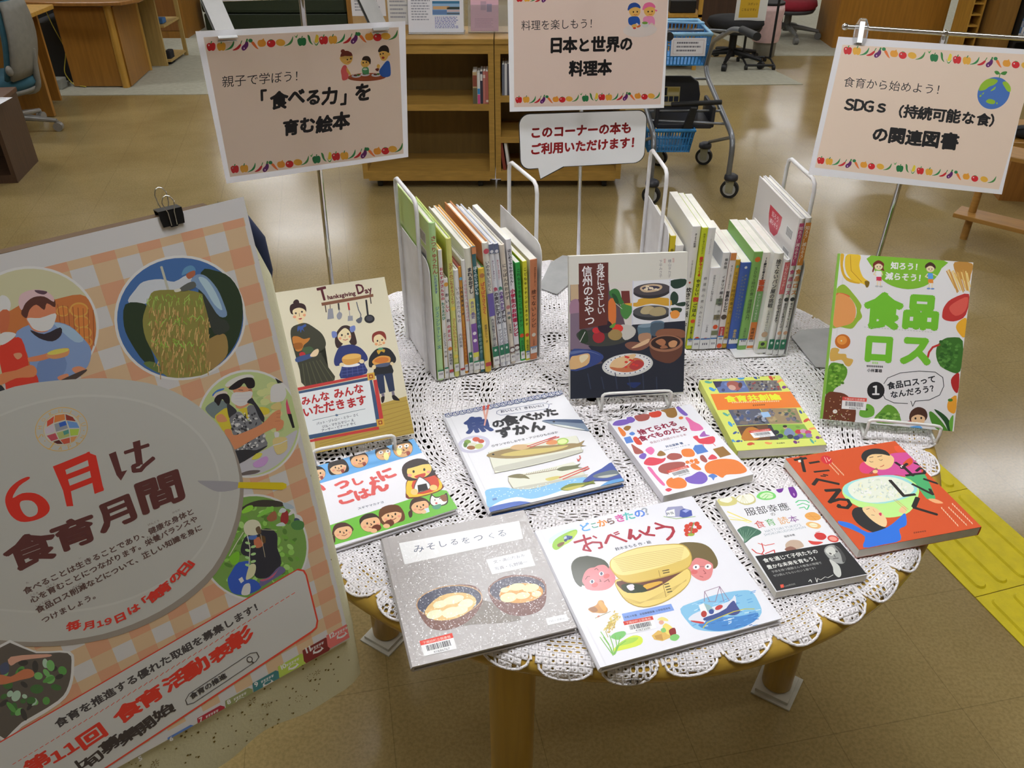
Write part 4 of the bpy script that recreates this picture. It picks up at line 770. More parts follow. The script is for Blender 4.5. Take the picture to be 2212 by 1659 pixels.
# sign 1
a=A('sign1',Zs1,(205,203,212))
a.P(pink,(432,318),(2098,232),(2140,1310),(660,1510))
vegrow(a,[(0,498,398),(1,585,397),(2,655,390),(3,722,392),(4,785,385),(5,858,378),(6,930,368),(7,1010,370),(8,1090,363),(9,1158,355),(10,1222,325),(11,1272,355),(12,1335,340),(13,1395,340),(0,1457,342),(1,1536,338),(2,1600,332),(3,1662,332),(4,1717,328),(5,1780,322),(6,1848,313),(7,1918,318),(8,1988,308),(9,2050,302)],74,-4)
vegrow(a,[(0,700,1443),(1,780,1438),(2,842,1432),(3,905,1430),(4,962,1425),(5,1028,1415),(6,1095,1403),(7,1167,1400),(8,1238,1385),(9,1297,1372),(10,1352,1340),(11,1397,1360),(12,1452,1342),(13,1507,1338),(0,1563,1335),(1,1635,1328),(2,1695,1318),(3,1750,1312),(4,1798,1308),(5,1855,1300),(6,1917,1290),(7,1985,1287),(8,2047,1272),(9,2098,1262)],68,-7)
a.T('親子で学ぼう！',(590,748),(1300,688),(42,40,42),-.008,1.0)
for ch,p,q in(('「',(840,905),(975,890)),('食',(1000,935),(1155,920)),('べ',(1150,900),(1300,885)),('る',(1300,902),(1440,888)),('力',(1435,895),(1580,880)),('」',(1600,895),(1730,880)),('を',(1715,868),(1865,852))): a.T(ch,p,q,blk,.045)
for ch,p,q in(('育',(1112,1160),(1250,1140)),('む',(1250,1140),(1390,1120)),('絵',(1390,1138),(1535,1116)),('本',(1530,1112),(1680,1092))): a.T(ch,p,q,blk,.05)
# family at table
a.E((150,75,45),1830,660,160,32,-2);a.E((170,85,50),1830,650,158,28,-2)
for x,y in((1735,648),(1812,635),(1905,640)): a.E((225,222,222),x,y,40,15,-2);a.E((110,60,45),x-5,y-5,18,8);a.E((70,130,60),x+18,y-8,14,7)
a.S((205,95,100),(1605,600),(1625,560),(1650,560),(1668,610),(1665,670),(1620,685),(1610,640));a.E((120,52,40),1622,437,18,17);a.S((120,52,40),(1600,480),(1620,440),(1670,435),(1705,470),(1690,500),(1620,500));a.S((222,175,95),(1595,490),(1625,480),(1700,470),(1700,520),(1670,550),(1635,545),(1605,520));a.S((120,52,40),(1612,470),(1640,440),(1690,445),(1700,475),(1660,478));
for x,y in((1660,508),(1690,500)): a.E((40,35,35),x,y,6,7)
a.L((180,60,50),4,(1662,532),(1685,525));a.S((222,175,95),(1655,575),(1690,630),(1680,640),(1655,610))
a.S((80,150,100),(1785,590),(1810,570),(1840,580),(1840,630),(1795,630));a.S((222,175,95),(1775,530),(1800,500),(1850,505),(1852,545),(1820,575),(1785,565));a.S((50,38,32),(1785,510),(1800,482),(1840,480),(1860,510),(1855,550),(1840,525),(1810,515));a.E((40,35,35),1795,535,6,7);a.E((40,35,35),1822,530,6,7);a.E((220,220,220),1812,590,20,8)
a.S((45,95,185),(1960,560),(1995,520),(2020,530),(2030,600),(2022,650),(1960,655),(1930,610));a.S((222,175,95),(1930,455),(1950,430),(2000,425),(2012,470),(1985,515),(1950,510));a.S((45,38,36),(1922,430),(1945,395),(1985,385),(2012,410),(2015,455),(1995,440),(1960,435),(1930,445));a.E((222,175,95),2014,462,12,14);a.E((40,35,35),1942,462,6,7);a.E((40,35,35),1965,457,6,7);a.E((160,50,45),1965,492,12,10);a.S((110,50,45),(1898,588),(1930,580),(1925,605),(1908,605));a.E((222,175,95),1925,565,14,18)
# sign 2 (zoom s2)
a=A('sign2',Zs2,(205,205,208))
a.P(pink,(118,-60),(1512,-90),(1440,935),(128,960))
vegrow(a,[(0,168,895),(1,235,892),(2,290,895),(3,338,893),(4,382,892),(5,440,892),(6,500,890),(7,558,893),(8,620,886),(9,675,882),(10,725,855),(11,765,882),(12,815,868),(13,862,868),(0,912,870),(1,975,872),(2,1028,868),(3,1075,868),(4,1122,866),(5,1178,865),(6,1235,860),(7,1295,867),(8,1355,860),(9,1402,858)],58,-3)
vegrow(a,[(0,175,-12),(1,242,-14),(2,300,-16),(3,345,-12),(4,395,-14)],58,-3)
a.T('料理を楽しもう！',(190,275),(880,252),(48,46,48),-.008)
for ch,p,q in(('日',(435,475),(570,472)),('本',(560,472),(692,468)),('と',(690,468),(812,462)),('世',(812,468),(945,464)),('界',(945,464),(1072,460)),('の',(1068,458),(1190,452)),('料',(615,682),(745,680)),('理',(742,680),(872,676)),('本',(868,674),(1000,670))): a.T(ch,p,q,blk,.045)
a.E((206,200,198),1255,270,150,62,-3)
def cook(x,y,cap,sh):
    a.S(cap,(x-60,y-10),(x-45,y-65),(x+5,y-82),(x+45,y-60),(x+52,y-30),(x,y-35));a.S((222,175,95),(x-45,y-20),(x+5,y-42),(x+50,y-25),(x+48,y+20),(x+20,y+45),(x-20,y+42),(x-45,y+15));a.E((40,35,35),x-10,y+2,6,8);a.E((40,35,35),x+25,y,6,8);a.L((180,60,50),4,(x-5,y+25),(x+10,y+30),(x+25,y+24))
    a.S(sh,(x-55,y+60),(x-20,y+42),(x+30,y+45),(x+50,y+80),(x+45,y+120),(x+20,y+100),(x-10,y+125),(x-50,y+110))
cook(1205,105,(45,80,155),(40,85,165));cook(1338,102,(215,110,155),(220,140,180));a.S((222,175,95),(1180,225),(1220,215),(1225,240),(1190,250));a.E((195,60,50),1205,252,14,8);a.S((225,115,60),(1225,235),(1258,222),(1255,240),(1230,248));a.E((195,198,196),1300,220,34,26);a.E((120,160,70),1298,205,26,12);a.S((215,110,155),(1385,85),(1410,92),(1400,105))
# sign 3 (zoom s3)
a=A('sign3',Zs3,(200,198,206))
a.P(pink,(370,122),(2310,225),(1925,1565),(92,1345))
vegrow(a,[(0,420,180),(1,510,185),(2,585,192),(3,655,198),(4,718,205),(5,800,205),(6,882,212),(7,968,228),(8,1062,230),(9,1142,235),(10,1228,210),(11,1280,252),(12,1355,245),(13,1430,258),(0,1508,272),(1,1605,280),(2,1682,285),(3,1758,292),(4,1830,300),(5,1912,300),(6,2002,308),(7,2092,322),(8,2190,330)],80,6)
vegrow(a,[(0,152,1275),(1,235,1285),(2,302,1290),(3,368,1300),(4,428,1308),(5,502,1312),(6,580,1318),(7,657,1333),(8,745,1335),(9,815,1340),(10,888,1320),(11,938,1355),(12,1005,1352),(13,1072,1362),(0,1142,1378),(1,1230,1388),(2,1302,1395),(3,1372,1405),(4,1435,1413),(5,1515,1425),(6,1600,1435),(7,1685,1455),(8,1778,1462),(9,1855,1468)],70,7)
a.T('食育から始めよう！',(370,540),(1400,628),(48,46,48),-.008)
for ch,p,q in(('Ｓ',(350,775),(500,790)),('Ｄ',(445,785),(600,798)),('Ｇ',(545,795),(695,805)),('ｓ',(670,798),(825,812)),('（',(830,835),(965,848)),('持',(965,845),(1110,862)),('続',(1105,862),(1250,878)),('可',(1248,878),(1392,892)),('能',(1385,892),(1535,906)),('な',(1540,905),(1680,920)),('食',(1688,920),(1826,936)),('）',(1820,935),(1960,948))): a.T(ch,p,q,blk,.04)
for ch,p,q in(('の',(650,1080),(815,1095)),('関',(810,1095),(985,1112)),('連',(985,1115),(1150,1130)),('図',(1145,1132),(1325,1150)),('書',(1330,1155),(1515,1170))): a.T(ch,p,q,blk,.045)
a.E((72,112,185),1872,605,172,150,-42)
lg=(150,185,50)
a.S(lg,(1725,575),(1745,520),(1800,470),(1860,460),(1915,480),(1880,520),(1830,540),(1790,570),(1750,580));a.S(lg,(1960,500),(2000,490),(2040,540),(2040,590),(2010,585),(1985,550));a.S(lg,(1795,690),(1830,662),(1885,680),(1880,710),(1840,712));a.S(lg,(1840,585),(1870,555),(1895,540),(1880,570));a.S(lg,(1755,615),(1778,595),(1770,615));a.E(lg,1742,632,12,8,-40);a.E(lg,1905,705,8,10)
a.S((70,130,60),(1880,388),(1915,385),(1935,412),(1900,420));a.S((70,130,60),(1940,412),(1970,390),(2008,392),(1985,425));a.L((70,130,60),8,(1937,412),(1928,450))
# speech bubble (zoom s2)
a=A('bubble',Zs2,(208,210,210))
dr=(165,42,45)
a.T('このコーナーの本も',(268,1240),(1180,1192),dr,.045);a.T('ご利用いただけます！',(268,1388),(1262,1318),dr,.045)
# ---------------- poster
Z1=(0,380,.28933);Z2=(0,800,.31646);Z3=(0,1150,.38879)
a=A('poster',Z1,(156,153,154))
a.zoom(Z1)
# top-left photo: cooks
def ring(cx,cy,rx,ry,rot,c): a.E((165,164,168),cx,cy,rx*1.04,ry*1.04,rot);a.E(c,cx,cy,rx,ry,rot)
ring(250,1140,470,430,0,(150,145,120))
a.S((150,88,50),(70,1010),(380,930),(600,885),(680,960),(715,1100),(705,1240),(640,1400),(560,1500),(200,1560),(60,1400))
for x,y,r in((590,1000,70),(610,1090,60),(625,1170,60),(640,1240,50),(470,1010,50)): a.E((190,120,60),x,y,r,r*.8);a.E((165,98,50),x,y,r*.85,r*.62)
for i in range(8): a.L((120,65,40),5,(430+i*38,960+i*6),(450+i*36,1100+i*24))
a.S((98,115,150),(110,1190),(220,1110),(400,1090),(520,1120),(620,1210),(680,1300),(655,1420),(560,1500),(420,1540),(290,1590),(240,1480),(200,1320));a.S((120,138,170),(400,1095),(520,1125),(625,1220),(560,1240),(450,1150));a.S((85,102,140),(280,1400),(420,1300),(500,1400),(440,1520),(300,1560))
a.S((42,36,42),(225,1150),(330,1180),(450,1130),(455,1190),(390,1235),(290,1210));a.S((165,98,72),(190,1040),(230,980),(330,950),(410,970),(410,1080),(350,1160),(260,1160),(215,1110))
a.S((70,42,38),(160,1010),(190,930),(300,890),(400,910),(410,980),(350,950),(330,1000),(270,960),(220,1000),(200,1060),(165,1040));a.S((165,135,140),(138,930),(160,880),(240,850),(330,855),(395,900),(400,940),(330,900),(250,905),(190,950),(165,1000),(145,980));a.S((70,50,60),(260,852),(350,862),(330,885),(280,875))
a.S((178,160,168),(205,1060),(300,1060),(412,1025),(412,1080),(380,1140),(310,1160),(250,1140),(220,1100));a.L((190,170,175),4,(215,1060),(240,1120))
a.S((176,98,70),(200,1360),(330,1330),(400,1300),(430,1300),(390,1350),(300,1380),(210,1385));a.S((205,110,75),(345,1335),(400,1300),(510,1285),(505,1340),(420,1365),(365,1358));a.S((190,150,70),(350,1325),(410,1296),(505,1288),(500,1310),(400,1335));a.S((180,105,80),(535,1440),(590,1420),(640,1445),(580,1480));a.S((180,105,80),(430,1500),(500,1475),(510,1500),(450,1525))
a.S((170,45,35),(0,1270),(80,1220),(160,1215),(210,1380),(215,1480),(270,1480),(285,1580),(180,1655),(60,1650),(40,1560),(0,1400));a.S((200,110,85),(100,1330),(150,1320),(165,1345),(130,1370));a.S((180,98,65),(0,1480),(120,1450),(230,1410),(275,1450),(250,1500),(120,1510),(0,1560));a.S((180,160,160),(0,1180),(70,1165),(120,1185),(60,1240),(0,1260))
a.S((176,165,165),(0,900),(50,900),(80,950),(65,1010),(0,1020));a.S((150,80,55),(0,1015),(70,1010),(60,1140),(20,1170),(0,1165));a.S((38,38,44),(0,1560),(40,1600),(60,1655),(0,1655))
a.S((60,50,48),(240,1640),(420,1540),(620,1450),(640,1462),(500,1560),(330,1650))
# rice harvest photo
ring(1367,1070,452,435,-8,(52,80,125))
a.S((150,152,162),(955,930),(1010,850),(1070,790),(1200,770),(1300,790),(1400,740),(1450,800),(1400,860),(1100,950),(1000,960))
a.S((36,46,34),(935,960),(1060,950),(1100,1000),(1100,1200),(1160,1400),(1080,1390),(980,1250),(925,1120));a.S((36,46,34),(1500,720),(1600,705),(1720,760),(1800,900),(1810,1080),(1760,1250),(1640,1400),(1500,1450),(1480,1000));a.S((75,88,50),(1070,1400),(1150,1390),(1240,1470),(1180,1470))
a.L((140,138,128),18,(1205,680),(1258,860))
a.S((105,100,52),(1110,920),(1150,860),(1300,850),(1450,860),(1530,900),(1540,980),(1560,1100),(1560,1200),(1600,1300),(1590,1420),(1500,1490),(1250,1500),(1180,1380),(1090,1220),(1065,1080),(1090,980))
a.S((120,98,60),(1540,1250),(1640,1180),(1690,1200),(1700,1320),(1640,1400),(1560,1440))
random.seed(3)
for i in range(330):
    t=random.random();u=random.random();x=1095+t*470*(1-.12*u)+u*70;y=900+u*560+((t-.5)**2)*60*0
    c=random.choice(((150,120,75),(135,105,65),(165,135,90),(110,85,50)) if u>.12 else ((110,125,60),(125,140,70),(95,105,50)))
    a.L(c,random.uniform(4,8),(x,y),(x+random.uniform(-16,10),y+random.uniform(28,60)))
for i in range(60):
    x=random.uniform(1120,1520);y=random.choice((890,1050,1220))+random.uniform(-10,40);a.L(random.choice(((105,135,50),(120,145,70))),6,(x,y),(x+random.uniform(-35,35),y+random.uniform(15,40)))
a.S((72,108,140),(1355,740),(1375,690),(1420,668),(1450,680),(1460,710),(1420,715),(1380,735));a.S((130,75,55),(1390,735),(1450,705),(1455,740),(1410,770));a.S((92,112,140),(1425,780),(1470,735),(1540,750),(1620,840),(1670,950),(1695,1040),(1640,1050),(1570,960),(1510,870),(1450,820));a.S((130,148,170),(1480,760),(1540,770),(1610,870),(1660,1000),(1600,960),(1540,860));a.S((70,72,70),(1330,850),(1400,800),(1450,790),(1460,830),(1380,860));a.S((45,48,45),(1510,870),(1580,970),(1640,1060),(1690,1080),(1710,1150),(1600,1180),(1540,1000));a.S((165,160,150),(1300,850),(1340,840),(1350,858),(1310,868))
# girl photo (zoom Z4 = 380,800 .14463)
Z4=(380,800,.14463);a.zoom(Z4)
ring(1120,815,720,760,0,(140,150,105))
random.seed(8)
for i in range(26): a.E(random.choice(((155,160,110),(130,145,95),(165,150,110))),random.uniform(1160,1560),random.uniform(150,1000),70,50)
a.S((145,142,150),(930,1400),(1200,1250),(1450,1120),(1780,900),(1800,960),(1700,1200),(1500,1420),(1200,1555),(940,1560));a.S((80,72,72),(940,1550),(1100,1495),(1260,1495),(1180,1545),(960,1572));a.P((30,30,34),(1480,115),(1600,180),(1520,195));a.P((175,60,85),(1655,420),(1720,650),(1660,650),(1640,500));a.P((30,28,32),(1665,650),(1725,650),(1775,855),(1740,862))
a.S((88,98,100),(440,590),(500,500),(640,440),(760,480),(760,560),(620,660),(570,720));a.S((175,150,145),(560,370),(680,310),(760,320),(760,360),(640,370),(580,410));a.S((50,85,150),(545,360),(620,290),(720,268),(700,295),(600,330),(555,385))
a.S((32,28,32),(570,450),(620,370),(740,345),(800,400),(800,500),(740,490),(690,430),(640,530),(600,490))
a.S((176,110,85),(760,260),(800,240),(860,320),(900,560),(1050,540),(1130,440),(1140,300),(1080,250),(900,240))
a.S((32,28,32),(785,270),(900,170),(1020,100),(1120,100),(1175,160),(1170,250),(1080,270),(1020,190),(960,250),(860,290));a.S((180,160,155),(735,220),(800,150),(950,80),(1110,60),(1170,110),(1060,105),(930,150),(810,235),(760,245))
a.S((172,165,175),(860,335),(1000,325),(1135,315),(1130,400),(1060,500),(960,535),(870,500),(820,440));a.L((175,168,178),8,(815,300),(870,345));a.L((60,40,40),8,(935,290),(1000,295));a.L((60,40,40),8,(1085,295),(1130,288));
for i in range(3): a.L((150,143,155),4,(880,380+i*45),(1110,365+i*45))
a.S((180,145,45),(580,700),(640,630),(760,560),(800,700),(830,880),(720,915),(640,800));a.S((176,110,80),(600,690),(680,650),(740,700),(760,760),(640,770));a.S((180,145,45),(930,590),(1050,560),(1100,640),(1100,750),(980,620));a.S((180,145,45),(1250,550),(1380,570),(1390,640),(1290,660))
a.S((92,92,98),(800,700),(900,620),(980,640),(1100,760),(1060,560),(1150,520),(1250,620),(1280,760),(1330,1000),(1365,1110),(1200,1200),(900,1390),(860,1180),(1000,1130),(860,970),(830,850))
random.seed(12)
for i in range(150):
    x=random.uniform(840,1320);y=random.uniform(620,1330);
    if y>1250-(x-840)*.3: continue
    a.E(random.choice(((150,148,150),(45,45,50),(165,163,165))),x,y,random.uniform(10,28),random.uniform(8,22),random.uniform(0,180))
a.S((45,45,50),(760,500),(820,520),(910,610),(830,680),(790,700));a.S((40,40,46),(1060,480),(1130,410),(1170,460),(1250,570),(1320,700),(1300,770),(1240,700),(1160,520));a.S((40,40,45),(850,1210),(1050,1180),(1200,1190),(1360,1120),(1300,1180),(910,1410),(880,1280))
a.S((172,105,75),(720,900),(820,880),(860,965),(1000,930),(1280,800),(1440,640),(1560,590),(1560,720),(1610,760),(1590,860),(1500,910),(1460,860),(1100,1060),(860,1190),(800,1080));a.L((140,80,60),6,(1500,650),(1555,640));a.L((140,80,60),6,(1500,700),(1560,700));a.L((140,80,60),6,(1480,760),(1550,755))
a.S((165,165,178),(1410,420),(1420,260),(1500,200),(1600,220),(1650,330),(1620,430),(1550,470),(1430,470));a.S((165,145,95),(1430,580),(1430,520),(1550,470),(1570,580));a.S((165,162,172),(1470,920),(1540,930),(1530,1000),(1480,1000));a.S((182,145,100),(1440,1060),(1500,1000),(1640,1000),(1660,1060),(1650,1190),(1510,1255));a.L((190,185,180),14,(1450,1120),(1560,1090),(1660,1040));a.S((185,155,60),(1130,1330),(1200,1240),(1290,1240),(1240,1310));a.S((150,115,165),(1150,1390),(1240,1330),(1340,1280),(1380,1330),(1320,1420),(1190,1450))
# radish photo
Z5=(430,1060,.14464);a.zoom(Z5)
ring(860,860,745,745,0,(90,120,60))
random.seed(22)
for i in range(120):
    t=random.random()*6.283;r=random.random()**.5*640;a.E(random.choice(((110,150,70),(85,125,50),(125,160,90),(70,100,45))),860+r*math.cos(t),860+r*math.sin(t),random.uniform(25,70),random.uniform(20,45),random.uniform(0,180))
a.S((50,46,42),(620,270),(760,180),(950,135),(1160,150),(1250,180),(1240,235),(1000,240),(800,240),(700,300));a.S((130,140,150),(1250,180),(1360,200),(1420,260),(1300,270));a.S((120,75,55),(1010,400),(1130,300),(1160,420),(1060,460))
a.S((120,40,42),(1215,460),(1240,330),(1320,300),(1335,440),(1290,500));a.S((150,165,180),(1195,300),(1240,255),(1300,280),(1280,320),(1210,330));a.S((165,170,178),(1335,350),(1380,295),(1430,320),(1350,370));a.S((160,160,165),(1430,350),(1520,380),(1550,460),(1500,520),(1440,430));a.S((50,60,85),(1430,410),(1500,430),(1500,520),(1420,480));a.S((150,160,180),(1150,510),(1240,470),(1290,520),(1180,530));a.S((60,98,55),(1370,500),(1450,440),(1560,470),(1550,570),(1420,580))
a.S((38,38,46),(620,880),(680,700),(800,640),(1000,560),(1160,640),(1170,860),(1220,1000),(1210,1140),(1130,1240),(1020,1300),(860,1300),(800,1180),(760,1000),(660,960))
a.S((150,88,65),(820,720),(900,690),(960,720),(950,820),(880,855),(830,830));a.S((75,55,35),(900,680),(980,680),(990,780),(940,760));a.S((60,85,140),(710,690),(860,660),(840,720),(760,730))
a.S((40,68,145),(560,1090),(640,1060),(740,1050),(760,1120),(700,1300),(830,1330),(930,1440),(760,1540),(620,1555),(480,1510),(425,1340),(460,1250));a.S((80,75,110),(910,1340),(1050,1280),(1200,1130),(1290,1200),(1100,1330),(930,1430));a.S((150,70,90),(910,1330),(1040,1300),(1170,1190),(1190,1160),(1100,1290),(960,1350));a.S((170,170,165),(640,1480),(680,1400),(760,1390),(755,1540),(640,1555));a.P((165,175,190),(588,1320),(640,1285),(672,1345),(625,1382))
a.S((175,165,140),(665,540),(710,460),(800,430),(890,460),(930,560),(880,650),(770,665),(690,640));a.S((80,65,50),(845,560),(900,530),(930,620),(890,650),(860,620))
a.L((165,165,150),12,(660,620),(560,780),(450,970));a.L((165,165,150),12,(720,660),(760,860),(740,1180));a.L((150,150,120),8,(940,580),(1160,590));a.L((150,140,120),7,(920,650),(960,860),(985,990))
for i in range(7): a.E((130,165,110),725+ (i%2)*85,780+i*55,40,20,-15 if i%2 else 15)
a.S((165,175,130),(700,1290),(750,1120),(820,1090),(850,1140),(820,1260),(720,1330));a.S((95,145,40),(450,1010),(520,930),(600,920),(590,1060),(520,1110),(470,1070));a.S((110,160,50),(640,300),(720,230),(800,220),(790,290),(660,340));a.S((100,150,60),(980,280),(1090,230),(1115,260),(1080,310),(900,390),(870,370))
# plate
a.zoom(Z2)
PLP=((-420,420),(-250,260),(100,110),(500,60),(800,58),(1100,110),(1350,240),(1540,440),(1620,650),(1635,850),(1580,1100),(1450,1350),(1250,1540),(1000,1690),(700,1800),(350,1850),(0,1840),(-420,1760))
a.S((112,104,98),*[(x+25,y+32) for x,y in PLP]);a.S((141,139,137),*PLP)
a.S((146,144,142),(-300,520),(0,300),(400,180),(750,170),(1050,230),(1300,370),(1450,560),(1510,780),(1480,1000),(1380,1220),(1200,1400),(900,1560),(500,1650),(0,1640),(-300,1560))
a.S((139,137,135),(-300,535),(0,315),(400,196),(750,186),(1045,246),(1290,384),(1438,570),(1496,785),(1466,1000),(1368,1212),(1190,1388),(895,1546),(500,1634),(0,1626),(-300,1546))
# SHOKUIKU emblem
gd=(168,130,70)
a.E(gd,422,402,178,148,-12);a.E((141,139,137),422,402,173,143,-12);a.E(gd,425,400,127,112,-12);a.E((150,147,140),425,400,124,109,-12)
cells=[((-.2,-.95),(.35,-.9),(.3,-.55),(-.35,-.5),(180,95,50)),((-.7,-.7),(-.25,-.92),(-.4,-.5),(-.8,-.35),(160,60,45)),((.4,-.88),(.75,-.6),(.85,-.3),(.35,-.5),(110,45,40)),((-.95,-.25),(-.42,-.42),(-.45,.08),(-.98,.1),(150,140,150)),((-.36,-.42),(.3,-.47),(.32,.02),(-.38,.08),(110,112,120)),((.37,-.45),(.88,-.22),(.95,.15),(.4,.03),(80,110,155)),((-.95,.2),(-.44,.15),(-.38,.55),(-.78,.6),(140,60,70)),((-.37,.15),(.33,.1),(.28,.55),(-.32,.58),(130,135,85)),((.4,.1),(.92,.22),(.75,.58),(.34,.52),(130,150,60)),((-.7,.66),(-.34,.62),(-.2,.92),(-.5,.85),(70,35,35)),((-.28,.64),(.27,.62),(.2,.95),(-.15,.95),(150,65,50)),((.32,.6),(.7,.64),(.45,.88),(.25,.93),(175,110,70)),((-.1,-.42),(.3,-.47),(.31,-.2),(-.1,-.15),(40,70,140)),((.0,.15),(.33,.1),(.3,.35),(0,.4),(60,110,105))]
R=math.radians(-14);cs,sn=math.cos(R),math.sin(R)
for *pp,c in cells: a.P(c,*[(425+122*(x*cs-y*sn),400+107*(x*sn+y*cs)) for x,y in pp])
def arc(text,r0,r1,a0,a1,size,flip=0):
    n=len(text)
    for i,ch in enumerate(text):
        t=math.radians(a0+(a1-a0)*i/(n-1));x,y=422+r0*math.cos(t),402+r1*math.sin(t)
        d=(-math.sin(t),math.cos(t)*.83) if not flip else (math.sin(t),-math.cos(t)*.83)
        up=(math.cos(t),math.sin(t)) if not flip else (-math.cos(t),-math.sin(t))
        if ch==' ': continue
        if ch=='.': a.E(gd,x,y,4,4);continue
        cw=size*{'I':.32,'J':.62}.get(ch,.95)
        p0=(x-d[0]*cw/2-up[0]*size*.4,y-d[1]*cw/2-up[1]*size*.4);p1=(x+d[0]*cw/2-up[0]*size*.4,y+d[1]*cw/2-up[1]*size*.4)
        a.T(ch,p0,p1,gd,0,1.0)
arc('SHOKUIKU',150,125,160,345,34);arc('JAPAN',152,128,118,22,32,1);arc('..',150,126,141,3,10)
# headline
dk=(72,40,40);rd2=(165,38,30)
a.S(rd2,(190,725),(200,740),(130,790),(85,870),(150,838),(240,838),(310,880),(340,940),(310,990),(230,1025),(140,1032),(75,990),(40,920),(38,860),(70,800),(130,750))
a.S((139,137,135),(150,890),(215,890),(255,930),(250,980),(200,1000),(160,975),(135,920))
a.P(rd2,(360,655),(430,628),(480,800),(500,925),(455,928),(430,820));a.P(rd2,(400,640),(610,555),(625,600),(420,690));a.P(rd2,(600,560),(655,580),(708,820),(645,842),(598,610));a.P(rd2,(440,715),(630,642),(638,676),(448,750));a.P(rd2,(455,795),(650,718),(658,756),(464,832));a.P(rd2,(590,560),(610,553),(710,812),(650,842))
for c_,pts in((dk,((742,572),(790,552),(830,690),(868,680),(825,752),(795,715))),): a.P(c_,*pts)
a.P(dk,(905,490),(955,475),(975,640),(930,650));a.L(dk,26,(855,560),(1010,510));a.L(dk,30,(945,640),(910,655),(915,685),(960,680),(985,650),(1045,600))
for ch,p,q in(('食',(70,1390),(420,1255)),('育',(385,1255),(690,1140)),('月',(690,1115),(985,990)),('間',(955,990),(1285,865))): a.T(ch,p,q,dk,.038,.80)
# body text
tx=(70,52,50)
a.T('食べることは生きることであり、健康な身体と',(170,1532),(1330,975),tx,.03);a.T('心を育むことにつながります。栄養バランスや',(215,1592),(1355,1025),tx,.03);a.T('食品ロス削減などについて、正しい知識を身に',(255,1660),(1385,1085),tx,.03)
for t,p,q in(('けんこう',(1010,1063),(1090,1030)),('からだ',(1178,980),(1232,955)),('えいよう',(1000,1152),(1078,1118)),('ちしき',(1130,1180),(1185,1150)),('い',(540,1290),(556,1282)),('こころ',(205,1545),(265,1520)),('はぐく',(318,1488),(382,1458)),('さくげん',(495,1492),(575,1452)),('しょくひん',(245,1618),(345,1565)),('た',(180,1460),(200,1450)),('ただ',(965,1262),(1005,1240)),('み',(1275,1105),(1292,1096))): a.T(t,p,q,tx,.0)
a.zoom(Z3)
a.T('つけましょう。',(238,508),(562,352),tx,.03)
for ch,p,q in(('毎',(372,555),(455,525)),('月',(462,545),(535,525)),('１',(528,536),(592,512)),('９',(572,524),(640,498)),('日',(638,510),(712,475)),('は',(715,462),(785,425)),('「',(770,430),(835,385)),('食',(832,400),(910,345)),('育',(890,360),(965,300)),('の',(960,290),(1020,235)),('日',(1020,250),(1080,180)),('」',(1060,200),(1120,130))): a.T(ch,p,q,(168,42,35),.04,.82)
# knife
a.zoom(Z2);a.S((118,115,122),(1352,758),(1380,752),(1622,762),(1620,808),(1490,828),(1400,790));a.P((188,142,20),(1628,762),(1930,765),(1955,775),(1955,800),(1925,815),(1622,802))
# lower-left garden photo
a.zoom(Z3)
a.S((165,164,168),(0,625),(200,660),(388,660),(412,740),(395,860),(330,950),(120,1080),(0,1150));a.S((72,66,62),(0,640),(200,670),(375,670),(396,740),(380,850),(320,935),(120,1055),(0,1130))
random.seed(31)
for i in range(46): 
    x=random.uniform(10,350);y=random.uniform(720,1030)
    if y>1090-x*.55 : continue
    a.E(random.choice(((70,115,60),(90,135,80),(55,85,50),(50,48,48),(130,150,135))),x,y,random.uniform(14,38),random.uniform(10,26),random.uniform(0,180))
a.S((150,90,65),(0,790),(60,800),(130,760),(180,765),(185,800),(110,820),(0,845));a.S((165,120,105),(60,690),(260,675),(275,690),(120,710),(60,740));a.S((60,65,85),(0,740),(40,720),(50,770),(10,790))
# application box
rdl=(175,52,38)
def box(pts): a.S(rdl,*pts)
BX=[(-60,1195),(1655,200),(1690,208),(1705,235),(1768,490),(1762,530),(1735,555),(560,1330),(-60,1690)]
a.P(rdl,*BX)
a.P((147,145,145),(-60,1203),(1650,210),(1682,216),(1696,238),(1758,490),(1752,525),(1728,547),(550,1326),(-60,1680))
a.T('食育を推進する優れた取組を募集します！',(320,1090),(1470,410),(52,48,50),.035)
for k0,k1,n in (((55,1295),(1445,440),48),((1250,580),(1650,325),14)):
    pass
for i in range(52):
    t=i/52;a.L(rdl,4,(70+1580*t,1288-962*t+6*math.sin(3.14*t)),(70+1580*(t+.011),1288-962*(t+.011)))
rb=(182,42,32)
for ch,p,q in(('第',(165,1350),(300,1262)),('１',(275,1302),(395,1232)),('１',(355,1258),(470,1182)),('回',(460,1215),(610,1115)),('食',(665,1075),(810,975)),('育',(790,990),(925,900)),('活',(930,895),(1060,810)),('動',(1045,830),(1180,735)),('表',(1185,740),(1300,660)),('彰',(1285,670),(1420,580))): a.T(ch,p,q,rb,.042,.80)
for ch,p,q in(('上',(405,1345),(505,1280)),('旬',(490,1320),(590,1240)),('募',(580,1240),(690,1160)),('集',(680,1190),(785,1110)),('開',(775,1135),(880,1055)),('始',(870,1055),(970,985)),('！',(950,1010),(1040,950))): a.T(ch,p,q,(48,42,42),.036,.80)
a.L((52,48,50),4,(1075,945),(1040,955),(1030,930),(1050,895),(1390,670),(1425,665),(1438,690),(1420,715),(1075,945));a.T('食育の推進',(1062,928),(1262,802),(48,45,46),.035);a.E((52,48,50),1386,704,17,17);a.E((147,145,145),1386,704,12,12);a.L((52,48,50),6,(1396,714),(1408,724))
